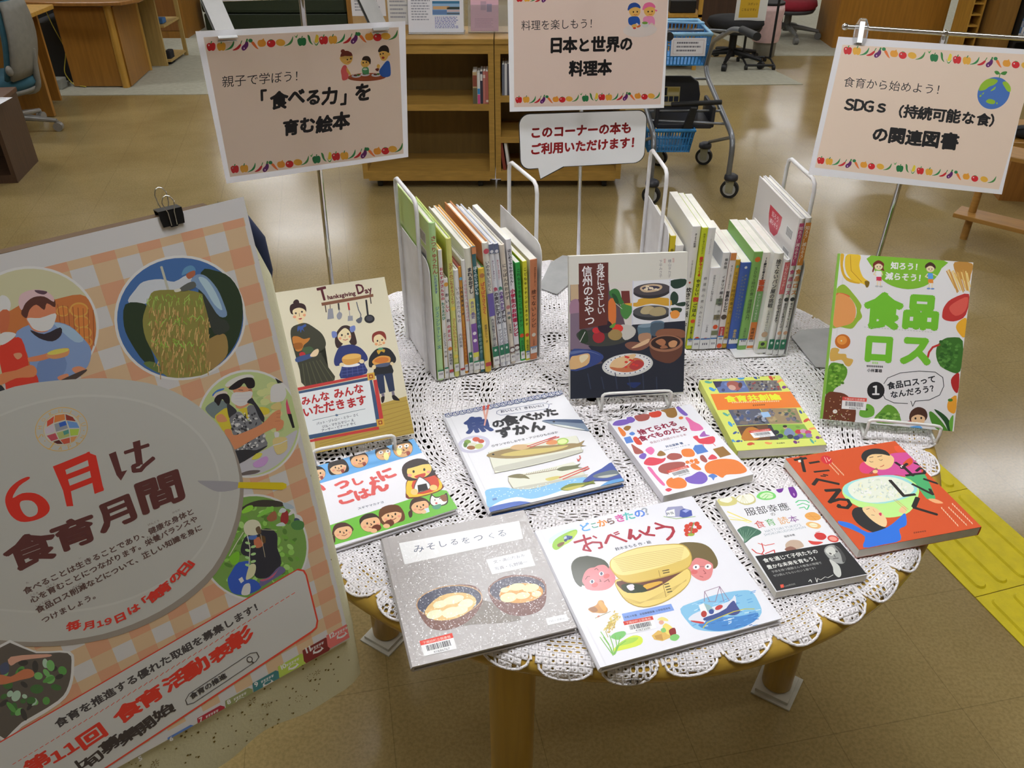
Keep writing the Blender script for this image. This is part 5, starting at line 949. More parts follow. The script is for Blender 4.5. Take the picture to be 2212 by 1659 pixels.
# goal tiles 5..12
tiles=[(5,758,1250,(38,62,118)),(6,930,1140,(66,90,140)),(7,1095,1032,(128,32,45)),(8,1250,935,(105,108,72)),(9,1402,838,(45,88,92)),(10,1543,745,(130,145,60)),(11,1680,655,(92,32,32)),(12,1812,572,(165,82,80))]
for n,x,y,c in tiles:
    k=.93+(1250-y)/9000
    pts=[(x,y),(x+128,y-72),(x+152,y-66),(x+158,y-20),(x+148,y),(x+22,y+72),(x+8,y+60)]
    a.P(c,*pts);a.T(str(n),(x+14,y+22),(x+14+22*(1 if n<10 else 1.7),y+10 if n<10 else y),(190,188,188),.03)
    a.K((x+48,y-8),(x+120,y-48),5,(180,178,176),10);a.E((188,186,184),x+85,y-2,30,14,-28);a.E(c,x+85,y-6,22,8,-28);a.L((188,186,184),5,(x+60,y+18),(x+115,y-12))
a.P((70,72,78),(620,1345),(745,1285),(755,1340),(640,1400))

# ------------------------------------------------------------------ printing: letters and flat shapes on a surface
_fc = bpy.data.curves.new('letter_source', 'FONT'); _fc.resolution_u = 2
_fo = bpy.data.objects.new('letter_source', _fc); COL.objects.link(_fo)
_gl = {}
def glyph(ch):
    if ch not in _gl:
        _fc.body = ch
        bpy.context.view_layer.update()
        me = bpy.data.meshes.new_from_object(_fo.evaluated_get(bpy.context.evaluated_depsgraph_get()))
        vs = [(v.co.x, v.co.y) for v in me.vertices]; fs = [tuple(p.vertices) for p in me.polygons]
        bpy.data.meshes.remove(me)
        _gl[ch] = (vs, fs, 1.0 if ord(ch) > 0x2000 else (.3 if ch == ' ' else (max([x for x, y in vs] or [.3]) + .06)))
    return _gl[ch]
def bolder(bold):
    """shifts of the copies that thicken a letter's strokes"""
    if bold <= .012: return [(0, 0)]
    b, q = bold, bold * .72
    s = [(q, q), (q, -q), (-q, q), (-q, -q)]
    return s + [(0, 0)] if bold < .028 else s + [(b, 0), (-b, 0), (0, b), (0, -b), (0, 0)]
def text(mb, M, s, p0, p1, col, bold=0.0, k=1.0, z=0.0, vertical=False):
    """a line of writing from p0 to p1 in the plane of M (metres)"""
    p0, p1 = Vector(p0), Vector(p1); d = p1 - p0; L = d.length
    if L < 1e-6: return
    d /= L; nrm = Vector((-d.y, d.x)); adv = sum(glyph(c)[2] for c in s)
    if vertical:
        step = L / len(s); em = step * k
        for i, c in enumerate(s):
            vs, fs, a = glyph(c); cen = p0 + d * (step * (i + .5))
            for q, (bx, by) in enumerate(bolder(bold) if fs else ()):
                if c in 'ー': pts = [cen + d * ((x + bx - .5) * em) - nrm * ((y + by - .38) * em) for x, y in vs]
                else: pts = [cen + nrm * ((x + bx - a / 2) * em) - d * ((y + by - .38) * em) for x, y in vs]
                mb.add([(p.x, p.y, z + q * 3e-6) for p in pts], fs, col, False, M)
    else:
        em = L / adv; x0 = 0.0
        for c in s:
            vs, fs, a = glyph(c)
            base = .085 * em * k if ord(c) > 0x2000 else .0
            for q, (bx, by) in enumerate(bolder(bold) if fs else ()):
                mb.add([tuple(p0 + d * ((x0 + x + bx) * em) + nrm * ((y + by) * em * k + base)) + (z + q * 3e-6,) for x, y in vs], fs, col, False, M)
            x0 += a
def clip_rect(pts, W, H):
    for ax, lim, sg in ((0, 0, 1), (0, W, -1), (1, 0, 1), (1, H, -1)):
        out = []
        for i in range(len(pts)):
            a, b = pts[i - 1], pts[i]
            ia, ib = (a[ax] - lim) * sg >= 0, (b[ax] - lim) * sg >= 0
            if ia != ib:
                t = (lim - a[ax]) / (b[ax] - a[ax]); out.append((a[0] + t * (b[0] - a[0]), a[1] + t * (b[1] - a[1])))
            if ib: out.append(b)
        pts = out
        if len(pts) < 3: return []
    return pts
def smooth_loop(p):
    n = len(p); out = []
    for i in range(n):
        a, b, c, d = p[i - 1], p[i], p[(i + 1) % n], p[(i + 2) % n]
        for t in (0, .34, .67):
            q = []
            for j in (0, 1):
                q.append(.5 * (2 * b[j] + (c[j] - a[j]) * t + (2 * a[j] - 5 * b[j] + 4 * c[j] - d[j]) * t * t + (3 * b[j] - a[j] - 3 * c[j] + d[j]) * t ** 3))
            out.append(tuple(q))
    return out
LZ = 9e-6
def draw_art(name, W, H, mbs, M, z0=2e-5, clip=True):
    """mbs: part name -> mesh builder. M: surface frame. Later shapes lie a hair above the ones they overlap"""
    boxes = []
    for it in ARTS[name].items:
        k, pc, col = it[:3]
        mb = mbs.get(pc)
        if mb is None: continue
        if k in 'tv':
            p0, p1 = Vector(it[4]), Vector(it[5]); d = p1 - p0
            n_ = Vector((-d.y, d.x)) / max(1, len(it[3])) * it[7]
            pts = [p0, p1, p0 + n_, p1 + n_] if k == 't' else [p0 + n_ * .5, p1 + n_ * .5, p0 - n_ * .5, p1 - n_ * .5]
        else:
            pts = smooth_loop(it[3]) if k == 's' else it[3]
            if clip: pts = clip_rect(pts, W, H)
            if len(pts) < 3: continue
        xs, ys = [p[0] for p in pts], [p[1] for p in pts]; b = (min(xs) - 4e-4, min(ys) - 4e-4, max(xs) + 4e-4, max(ys) + 4e-4)
        lay = 1 + max([l for q, l, c in boxes if c == pc and q[0] < b[2] and q[2] > b[0] and q[1] < b[3] and q[3] > b[1]] or [0])
        boxes.append((b, lay + (3 if k in 'tv' and it[6] > .012 else 0), pc))
        z = z0 + lay * LZ + (2.2e-4 if pc else 0)
        if k in 'tv': text(mb, M, it[3], it[4], it[5], col, it[6], it[7], z, k == 'v'); continue
        a = sum(pts[i - 1][0] * pts[i][1] - pts[i][0] * pts[i - 1][1] for i in range(len(pts)))
        if a < 0: pts = pts[::-1]
        mb.add([(x, y, z) for x, y in pts], [tuple(range(len(pts)))], col, False, M)

# ------------------------------------------------------------------ table, pad, lace cloth
TCX, TCY, TR, TZ = .143, 1.224, .578, .775
oak = wood('honey_oak', TABLEWOOD, .28)
oak_flat = wood('honey_oak_rim', TABLEWOOD, .25, (6, 6, 30))
table = thing('round_table', 'round honey oak table carrying the white lace cloth and the displayed books', 'table', (TCX, TCY, 0))
mb = MB(); mb.lathe([(.52, TZ - .036), (.562, TZ - .036), (.573, TZ - .031), (.578, TZ - .022), (.578, TZ - .014), (.573, TZ - .005), (.562, TZ), (.53, TZ)], 160)
mb.build('table_rim', oak_flat, table)
mb = MB(); mb.lathe([(.001, TZ - .034), (.531, TZ - .034), (.531, TZ), (.001, TZ)], 96, smooth=False)
mb.build('table_top', plain('laminate', 'e3c9b4', .4), table)
for (dx, dy) in ((-.143, -.394), (.457, -.029), (.143, .40), (-.445, .116)):
    mb = MB(); mb.lathe([(.030, .012), (.033, .016), (.036, .3), (.038, TZ - .06), (.038, TZ - .034)], 28, M=Matrix.Translation((dx, dy, 0)))
    lg = mb.build('leg', oak, table)
    mb = MB(); mb.prism([(dx - .062, dy - .02), (dx + .012, dy - .068), (dx + .066, dy + .012), (dx - .01, dy + .064)], 0, .004); mb.prism([(dx - .052, dy - .016), (dx + .01, dy - .056), (dx + .054, dy + .01), (dx - .008, dy + .053)], .004, .012)
    mb.build('floor_pad', plain('felt_pad', 'b9b6a8', .9), lg)

def lace():
    rnd = random.Random(5)
    mb = MB()
    def zc(r):
        if r < .562: return TZ + .0012
        t = r - .562
        if t < .025: return TZ + .0012 - .018 * (1 - math.cos(t / .025 * PI / 2))
        return TZ - .0168 - (t - .025)
    def rc(r): return min(r, .562 + .0185 * math.sin(min(1, max(0, r - .562) / .025) * PI / 2)) if r > .562 else r
    NS = 46
    def solid(th, r): return r > edge(th) - .030
    def edge(th):
        u = (th / (2 * PI) * NS) % 1.0
        return .548 + .030 * math.sqrt(max(0, 1 - (2 * u - 1) ** 2)) + .006 * math.sin(3 * th) + .004 * math.sin(7 * th + 1)
    def wob(r, th): return r + .0022 * math.sin(9 * th + r * 60) + .0016 * math.sin(31 * th)
    def P(r, th):
        rr = wob(r, th); q = rc(rr); dz = .0007 * math.sin(23 * th + 90 * r)
        return (TCX + q * math.cos(th), TCY + q * math.sin(th), zc(rr) + dz)
    def cell(r0, r1, t0, t1, hr, ht, skew=0.0):
        """a crochet cell: a frame of thread round one hole"""
        rm, tm = (r0 + r1) / 2, (t0 + t1) / 2; dr, dt = (r1 - r0) / 2, (t1 - t0) / 2
        jr, jt = rnd.uniform(-.12, .12) * dr, rnd.uniform(-.12, .12) * dt
        ob = [(-1, -1), (-1, 0), (-1, 1), (0, 1), (1, 1), (1, 0), (1, -1), (0, -1)]
        hb = [(-.72, -.72), (-1, 0), (-.72, .72), (0, 1), (.72, .72), (1, 0), (.72, -.72), (0, -1)]
        hr *= rnd.uniform(.85, 1.15); ht *= rnd.uniform(.88, 1.1)
        vo = [P(rm + a * dr, tm + b * dt) for a, b in ob]
        vh = [P(rm + a * dr * hr + jr, tm + b * dt * ht + a * dt * hr * skew + jt) for a, b in hb]
        vm = [tuple((vo[i][j] + vh[i][j]) / 2 + (.0011 if j == 2 else 0) for j in range(3)) for i in range(8)]
        n = 8
        mb.add(vo + vm + vh, [(i, (i + 1) % n, n + (i + 1) % n, n + i) for i in range(n)] + [(n + i, n + (i + 1) % n, 2 * n + (i + 1) % n, 2 * n + i) for i in range(n)], (1, 1, 1), True)
    r = .012; k = 0
    while r < .60:
        ring = k % 14
        h = .0088
        wcell = .0105
        if ring in (5, 6, 7) and r < .50: wcell, h = .017, .0078
        if ring in (9, 10) and r < .5: h = .0115
        if r > .5: wcell, h = .0088, .0066
        if ring == 3: h = .007
        n = max(12, int(2 * PI * r / wcell)); n -= n % 2
        for i in range(n):
            t0, t1 = 2 * PI * i / n, 2 * PI * (i + 1) / n; tm = (t0 + t1) / 2
            if r + h * .5 > edge(tm): continue
            sec = math.sin(11 * tm + .6 * math.sin(r * 30))
            hr, ht, sk = .36, .38, 0
            if ring in (5, 6, 7): hr, ht, sk = .34, .74, .12
            elif ring in (9, 10) and r < .5: hr, ht = .74, .32
            elif ring == 3 or ring == 12: hr, ht = .18, .18
            if solid(tm, r): hr, ht, sk = (.30, .40, 0) if (k + i) % 2 else (.14, .18, 0)
            if sec > .82 and ring in (6, 8, 9, 10, 11): hr, ht = .80, .62
            elif sec < -.75: hr, ht = hr * .55, ht * .55
            cell(r, r + h, t0, t1, hr, ht, sk)
        r += h; k += 1
    o = mb.build('lace_cloth', plain('cotton_thread', 'f6f2f3', .85, 0, .2, (420, .9, .002)))
    md = o.modifiers.new('thread_thickness', 'SOLIDIFY'); md.thickness = .0022; md.offset = 1
    tag(o, 'white crocheted lace tablecloth spread under the books on the round table', 'tablecloth')
    # scalloped cord round the hem, with small open loops
    mc = MB()
    for s in range(NS):
        base = 2 * PI * s / NS
        pts = []
        for i in range(11):
            th = base + 2 * PI / NS * i / 10
            pts.append(P(edge(th) + .003 - (.004 if i in (0, 10) else 0), th))
        mc.tube(pts, .0019, 6)
        for i in (0, 2, 4, 6, 8, 10):
            th = base + 2 * PI / NS * (i + .5) / 11; th0 = base + 2 * PI / NS * (i + rnd.uniform(-.3, .3)) / 11
            mc.tube([P(edge(th0) - .010, th0), P(edge(th) + .003, th)], .0019, 6)
            pass
    h = mc.build('hem_cord', MATS['cotton_thread'], o)
lace()
CLOTH = .7790   # height of the lace surface

# ------------------------------------------------------------------ books
paper_edge = plain('page_edges', 'e4e1d6', .8)
cover_print = printed('laminated_cover', .34, .5, .22)
matte_print = printed('matt_cover', .5, .4)
def book(M, label, W, H, T, front, back=None, spine=None, art=None, hard=True, spine_right=False, mat=None, group=None, name='book', spine_art=None, back_art=None, sticker=None, band=False, cat='book'):
    """local x: across the cover, y: up the cover, z: out of the front cover"""
    root = thing(name, label, cat, group=group); root.matrix_world = M
    b = .0022 if hard else .0006; o = .003 if hard else 0.0
    fc, bc = hexlin(front), hexlin(back or front); spc = hexlin(spine or front)
    cv = MB()
    cv.box(0, 0, T - b, W, H, T, fc); cv.box(0, 0, 0, W, H, b, bc)
    sx = W if spine_right else 0.0; sg = 1 if spine_right else -1
    bulge = min(.004, T * .28) if hard else .0008
    pr = [(sx + sg * bulge * math.sin(PI * i / 8), b * .2 + (T - b * .4) * i / 8) for i in range(9)]
    pr = [(sx - sg * .002, 0.0003)] + pr + [(sx - sg * .002, T - .0003)]
    n = len(pr)
    vs = [(x, 0, z) for x, z in pr] + [(x, H, z) for x, z in pr]
    cv.add(vs, [(i, i + 1, n + i + 1, n + i) for i in range(n - 1)] + [tuple(range(n)), tuple(range(2 * n - 1, n - 1, -1))], spc, False)
    if hard:   # hinge groove line beside the spine
        gx = (W - .009) if spine_right else .007
        cv.box(gx, .0005, T - .0003, gx + .0018, H - .0005, T + .00012, tuple(c * .93 for c in fc))
    mbs = {'': cv, 'barcode_label': MB(), 'paper_band': MB()}
    if art: draw_art(art, W, H, mbs, Matrix.Translation((0, 0, T)), z0=1.5e-4 if hard else 2e-5)
    lab = MB()
    if spine_art or sticker is not None:
        # writing and stickers on the spine: frame seen from outside, X across the thickness, Y up
        F = frame((sx + sg * (bulge + .0002), 0, 0 if not spine_right else T), (0, 0, 1) if not spine_right else (0, 0, -1), (0, 1, 0))
        lay = 0
        for it in (spine_art or []):
            lay += 1; z = .00004 + lay * LZ; q = it[0]; col = hexlin(it[1])
            m_ = T * .10
            if q == 'r':
                cv.add([(m_ * .6, it[2] * H, z), (T - m_ * .6, it[2] * H, z), (T - m_ * .6, it[3] * H, z), (m_ * .6, it[3] * H, z)], [(0, 1, 2, 3)], col, False, F)
            elif q == 'o':
                ry = it[3] if len(it) > 3 else T * .38
                cv.add([(T / 2 + min(ry, T * .46) * math.cos(2 * PI * i / 18), it[2] * H + ry * math.sin(2 * PI * i / 18), z) for i in range(18)], [tuple(range(18))], col, False, F)
            elif q == 'v':
                s = it[4]; L = (it[2] - it[3]) * H; k = min(1.0, T * (it[6] if len(it) > 6 else .82) / (L / len(s)))
                cx = T * (it[7] if len(it) > 7 else .5)
                text(cv, F, s, (cx, it[2] * H), (cx, it[3] * H), col, it[5] if len(it) > 5 else .02, k, z, True)
        if sticker is not None:
            y0, y1, hd = sticker
            zz = .00030
            lab.add([(.0004, y0, zz), (T - .0004, y0, zz), (T - .0004, y1, zz), (.0004, y1, zz)], [(0, 1, 2, 3)], hexlin('e6e6e4'), False, F)
            if hd:
                lab.add([(.0004, y1, zz), (T - .0004, y1, zz), (T - .0004, y1 + (.003 if hd[0] == '-' else .022), zz), (.0004, y1 + (.003 if hd[0] == '-' else .022), zz)], [(0, 1, 2, 3)], hexlin(hd[-6:]), False, F)
                if hd[0] != '-': lab.add([(T / 2 + T * .2 * math.cos(2 * PI * i / 12), y1 + .014 + .0028 * math.sin(2 * PI * i / 12), zz + LZ) for i in range(12)], [tuple(range(12))], hexlin('d8e4de'), False, F)
            for i in range(3): lab.add([(T * (.26 + .2 * i), y0 + .008, zz + LZ), (T * (.36 + .2 * i), y0 + .008, zz + LZ), (T * (.36 + .2 * i), y0 + .0125, zz + LZ), (T * (.26 + .2 * i), y0 + .0125, zz + LZ)], [(0, 1, 2, 3)], hexlin('5a5a66'), False, F)
    if back_art:
        B = frame((W, 0, 0), (-1, 0, 0), (0, 1, 0))
        for it in back_art: it(cv, B, W, H)
    cv.build('cover', mat or (cover_print if hard else matte_print), root, colors=True)
    pg = MB(); pg.box(o if spine_right else .0015, o, b, (W - .0015) if spine_right else W - o, H - o, T - b); pg.build('page_block', paper_edge, root)
    if mbs['barcode_label'].v: mbs['barcode_label'].build('barcode_label', matte_print, root, colors=True)
    if mbs['paper_band'].v: mbs['paper_band'].build('paper_band', matte_print, root, colors=True)
    if lab.v: lab.build('spine_label', matte_print, root, colors=True)
    return root
def flat_frame(cx, cy, z, ang, W, H):
    a = math.radians(ang); X = Vector((math.cos(a), math.sin(a), 0)); Y = Vector((-X.y, X.x, 0))
    return frame(Vector((cx, cy, z)) - X * W / 2 - Y * H / 2, X, Y)

# ------------------------------------------------------------------ what lies and stands on the table
FLAT = None
FLAT_BOOKS = [
 ('fish', (.0279, 1.0678, 18.95, .2157, .2607, .0100), 'white fish-eating guide with a blue wave border and two grilled fish on the cover', dict(front='e8e8ec', back='3c62a8', spine='e4e4ea', sticker=None)),
 ('miso', (-.0511, .7786, 16.61, .2095, .2255, .0090), 'sparkling grey picture book with two bowls of miso soup on the cover', dict(front='b3aeac', spine='a8a4a2')),
 ('bento', (.1876, .7925, 17.46, .2484, .2433, .0100), 'large white picture book showing a wooden lunch box between two faces', dict(front='e9e9ef', spine='e6e6ec')),
 ('sute', (.2672, 1.0593, 18.92, .1545, .1981, .0150), 'white paperback covered with bright food and animal silhouettes', dict(front='ebebf0', spine='e6e4ea', hard=False)),
 ('kyoso', (.4222, 1.1556, 6.15, .1487, .2047, .0170), 'lime yellow book with an orange title band and classroom photos', dict(front='d8e070', spine='d4dc6c', hard=False)),
 ('hatto', (.3898, .8612, 13.15, .1331, .1856, .0120), 'white book with sketched vegetables and a black paper band', dict(front='e9e9ec', spine='e2e2e4', hard=False, spine_right=True)),
 ('oishi', (.5502, .9506, 13.39, .1953, .2047, .0160), 'orange picture book with two people eating from a huge rice bowl', dict(front='d4552a', spine='d4552a', hard=False, spine_right=True)),
 ('gohan', (-.2130, .9590, 25.93, .2050, .1867, .0090), 'picture book with blue and green bands of eating children around pink lettering', dict(front='ecebf0', spine='e6e6ea')),
]
EASEL_BOOKS = [
 ('shin', (.1009, 1.1934, .795), 4.87, .2014, .248, .012, 18, 'upright book with dark photo of sweets and fruit under a cream top', 'wire easel holding the dark photo book of sweets', .052, .172, dict(front='d8d6cc', spine='d0cec4', hard=False)),
 ('green', (.5235, 1.1347, .795), -9.63, .2084, .278, .012, 31, 'large white book with green lettering framed by food photos', 'wire easel holding the white book with green lettering', .066, .178, dict(front='e6e5e6', spine='8abf4a', back='7cb53c', hard=True)),
 ('thx', (-.3646, 1.0255, .795), 18.45, .215, .264, .010, 37, 'cream picture book with a mother and two children carrying holiday dishes', 'wire easel holding the cream picture book beside the poster board', .05, .178, dict(front='e4dcc0', spine='d8d0b4', hard=True)),
]
def v(col, y1, y0, s, b=.02, sz=.82, cx=.5): return ('v', col, y1, y0, s, b, sz, cx)
GR, BL = '2c7a5a', '-4a78b4'
L_ITEMS = [
 (.0000, .0118, .307, .215, 0, 0, dict(front='b4cf78', back='b6d07c', spine='b7dc9a', spine_art=[v('b04438', .93, .70, 'さつりゅうたん'), v('5060b0', .70, .58, 'いただきます'), v('58909c', .5, .22, 'ジェインショーレン 文')], sticker=(.004, .02, '-3a8a60'), back_art='pale'), 'tallest pale green picture book in the row, standing against the steel bookend'),
 (.0138, .0078, .257, .19, 0, .2, dict(front='e3c24a', spine='ebe9e6', spine_art=[v('c03a50', .88, .63, 'おむすびさんちの', .04), v('2c8a64', .62, .48, 'たうえのび', .04), v('404048', .38, .18, 'かがくいひろし 作・絵')], sticker=(.004, .022, '-2c8a60')), 'slim white spine with red and green lettering beside the tallest pale green book'),
 (.0228, .0084, .202, .17, 0, .8, dict(front='d8d4c8', spine='eae8e4', spine_art=[('o', 'e0a83c', .95, .004), v('504848', .88, .76, 'おい', .04), v('c84858', .76, .68, 'しい', .04), v('504848', .64, .56, 'お', .04), v('c84858', .56, .38, 'のまとぺ', .04), ('o', 'e08c3c', .31, .004), v('505058', .26, .14, '高部晴和'), ('r', 'cc3a32', .055, .09)], sticker=(.002, .012, None)), 'short white spine with brown and pink lettering and a red foot band'),
 (.0330, .0092, .275, .20, 0, 1.0, dict(front='bccb62', back='c0ce68', spine='dcdc7c', spine_art=[v('b0503c', .84, .55, 'エディのごちそうづくり', .02), ('o', 'e8d048', .52, .004), v('d08848', .45, .2, 'さくらいれもんさえこ'), ('o', 'e8d048', .16, .004)], sticker=(.012, .028, '-a8b850')), 'tall yellow-green picture book standing behind a short red-banded book'),
 (.0440, .0090, .215, .19, 0, 1.4, dict(front='dcd8d0', spine='edebe9', spine_art=[v('484850', .86, .52, 'いろいろたべもの', .01), v('484850', .42, .28, '内田有美', .01), ('r', 'd23c34', .045, .075)], sticker=(.002, .012, None)), 'white spine with thin black lettering and a bright red foot band'),
 (.0540, .0068, .218, .19, .003, 1.5, dict(front='b84030', spine='dfa032', spine_art=[('o', '70b0d0', .9, .003), v('403428', .84, .56, 'いただきまーす', .045), v('d06028', .47, .12, 'いただきますのえほん')], sticker=(.006, .02, '-e0a030')), 'orange spine with bold black lettering wedged between two white ones'),
 (.0622, .0077, .231, .20, 0, 2.2, dict(front='d4d0c8', spine='ecebe8', spine_art=[v('c85070', .84, .48, 'さかなをたべたあとのほね', .01), v('404048', .2, .12, '加藤休ミ')], sticker=(.008, .024, GR)), 'white spine with thin pink lettering and a green library label'),
 (.0702, .0118, .253, .20, -.002, 2.6, dict(front='dcdad2', back='d8d6ce', spine='e9e6d6', spine_art=[('r', 'e4e080', .5, .62), v('343438', .86, .66, 'まれるおすし', .05, .75), v('6050a0', .6, .46, '長谷川義史', .02), ('r', '8050a4', .18, .42), ('o', 'efe6ea', .34, .0035), ('o', 'efe6ea', .28, .0035), ('r', 'dfdc50', .14, .18)], sticker=(.008, .024, '-2c8a60')), 'white and purple spine with bold black brush lettering about sushi'),
 (.0822, .0086, .254, .20, -.003, 2.6, dict(front='d89c3c', back='d89a38', spine='2e6a72', spine_art=[('r', 'd88a50', .95, 1), v('d4e4e4', .86, .64, 'ぼくのじゃがいも', .03), v('90b8b8', .58, .16, 'トレイシー作 おかのまき')], sticker=(.006, .024, '-2c7a70')), 'dark teal spine with an orange tip and pale lettering'),
 (.0912, .0122, .213, .19, -.006, 2.8, dict(front='4c8a3c', back='3c8a3a', spine='e2bc3a', spine_art=[('o', 'b87838', .94, .0045), v('d05038', .88, .58, 'ぱちぱちさくさく', .03), v('605028', .48, .3, '若菜ひとし・き'), ('r', 'b8303a', .06, .1)], sticker=None), 'yellow spine with orange lettering and green boards, red foot band'),
 (.1096, .0124, .257, .20, 0, 4.2, dict(front='c07838', back='c47c3c', spine='e6e5da', spine_art=[('o', 'c84858', .94, .005), v('484850', .87, .64, 'いのちをいただく', .02, .6), ('r', '6858a8', .44, .62), v('606070', .42, .16, '内田美智子と諸江和美')], sticker=(.008, .026, GR)), 'off-white spine with a red dot, orange boards and a violet strip'),
 (.1242, .0095, .253, .19, 0, 4.9, dict(front='c8ccd8', spine='e4e6ea', spine_art=[('r', '5c6888', .93, 1.0), ('o', 'e0e2e8', .945, .003), v('704070', .88, .72, 'おいしく！きれいに！'), v('b84860', .68, .63, '魚', .05), v('484450', .63, .37, 'の食べかたずかん', .05, .9), v('70707c', .33, .14, 'サンマアジほか')], sticker=(.010, .026, GR)), 'fish guide with a wave-patterned head, the copy beside the off-white spine'),
 (.1349, .0092, .252, .19, .001, 5.2, dict(front='c8ccd8', spine='e4e6ea', spine_art=[('r', '5c6888', .93, 1.0), ('o', 'e0e2e8', .945, .003), v('b84860', .88, .72, 'おいしく！きれいに！'), v('3c9070', .68, .63, '魚', .05), v('6c4898', .63, .48, 'の食べかた', .05, .9), v('484450', .48, .37, 'ずかん', .05, .9), v('70707c', .33, .12, 'カレイにつけほか')], sticker=(.010, .026, GR)), 'fish guide with a wave-patterned head, the copy beside the beige spine'),
 (.1455, .0094, .247, .18, .002, 5.0, dict(front='d8d2c4', spine='e2d6c4', spine_art=[v('484440', .86, .56, 'にっぽんのおかず', .02, .85), ('o', 'c07878', .5, .004), ('o', '888898', .45, .003), ('o', '607060', .41, .003), v('70685c', .36, .27, '白央篤司'), ('r', '60403c', .1, .155), ('o', 'e8e8e4', .125, .0042)], sticker=(.006, .022, '-b8b0a0')), 'beige spine with black hand lettering and small food pictures'),
 (.1566, .0096, .253, .17, .005, 4.4, dict(front='d6d4da', spine='e9e7ea', spine_art=[v('484450', .93, .64, 'はじめてでもかんたん！', .03), v('c02c54', .62, .22, '小学生のお料理レシピ', .055, .95), ('r', '60403c', .09, .15), ('o', 'e8e8e4', .12, .0042)], sticker=(.006, .022, '-b8b8b4'), hard=False), 'white cookbook with bold crimson lettering along its spine'),
 (.1672, .0086, .206, .15, .004, 3.4, dict(front='3aa648', spine='35a94a', spine_art=[v('1c4a28', .95, .36, 'これならできるこどもキッチン', .02), ('o', 'e05a2c', .27, .0042), v('1c4a28', .22, .1, '石川由利子')], sticker=(.004, .018, '-d8e0d8'), hard=False), 'vivid green cookbook spine with an orange dot sticker'),
 (.1765, .0080, .207, .15, .002, 2.4, dict(front='d8d43c', spine='dcd836', spine_art=[v('4a4424', .95, .36, 'こどもキッチンはじまります', .02), ('o', 'e05a2c', .27, .0039), v('4a4424', .22, .1, '石川由利子')], sticker=(.004, .018, BL), hard=False), 'vivid yellow cookbook spine with an orange dot sticker'),
 (.1850, .0140, .208, .15, .001, 1.0, dict(front='d6cfc4', spine='c98058', spine_art=[v('6a3c24', .93, .74, '食材を無駄なく使って', .01, .3, .68), v('4a2c20', .72, .33, '捨てないレシピ', .015, .7), ('o', 'd8d0c0', .26, .004), v('5a3424', .22, .15, '小嶋絵美', .01, .5), ('o', 'e0542c', .12, .0045)], sticker=(.014, .026, '-88a0c0'), hard=False), 'copper brown cookbook spine at the bookend, with black serif lettering'),
]
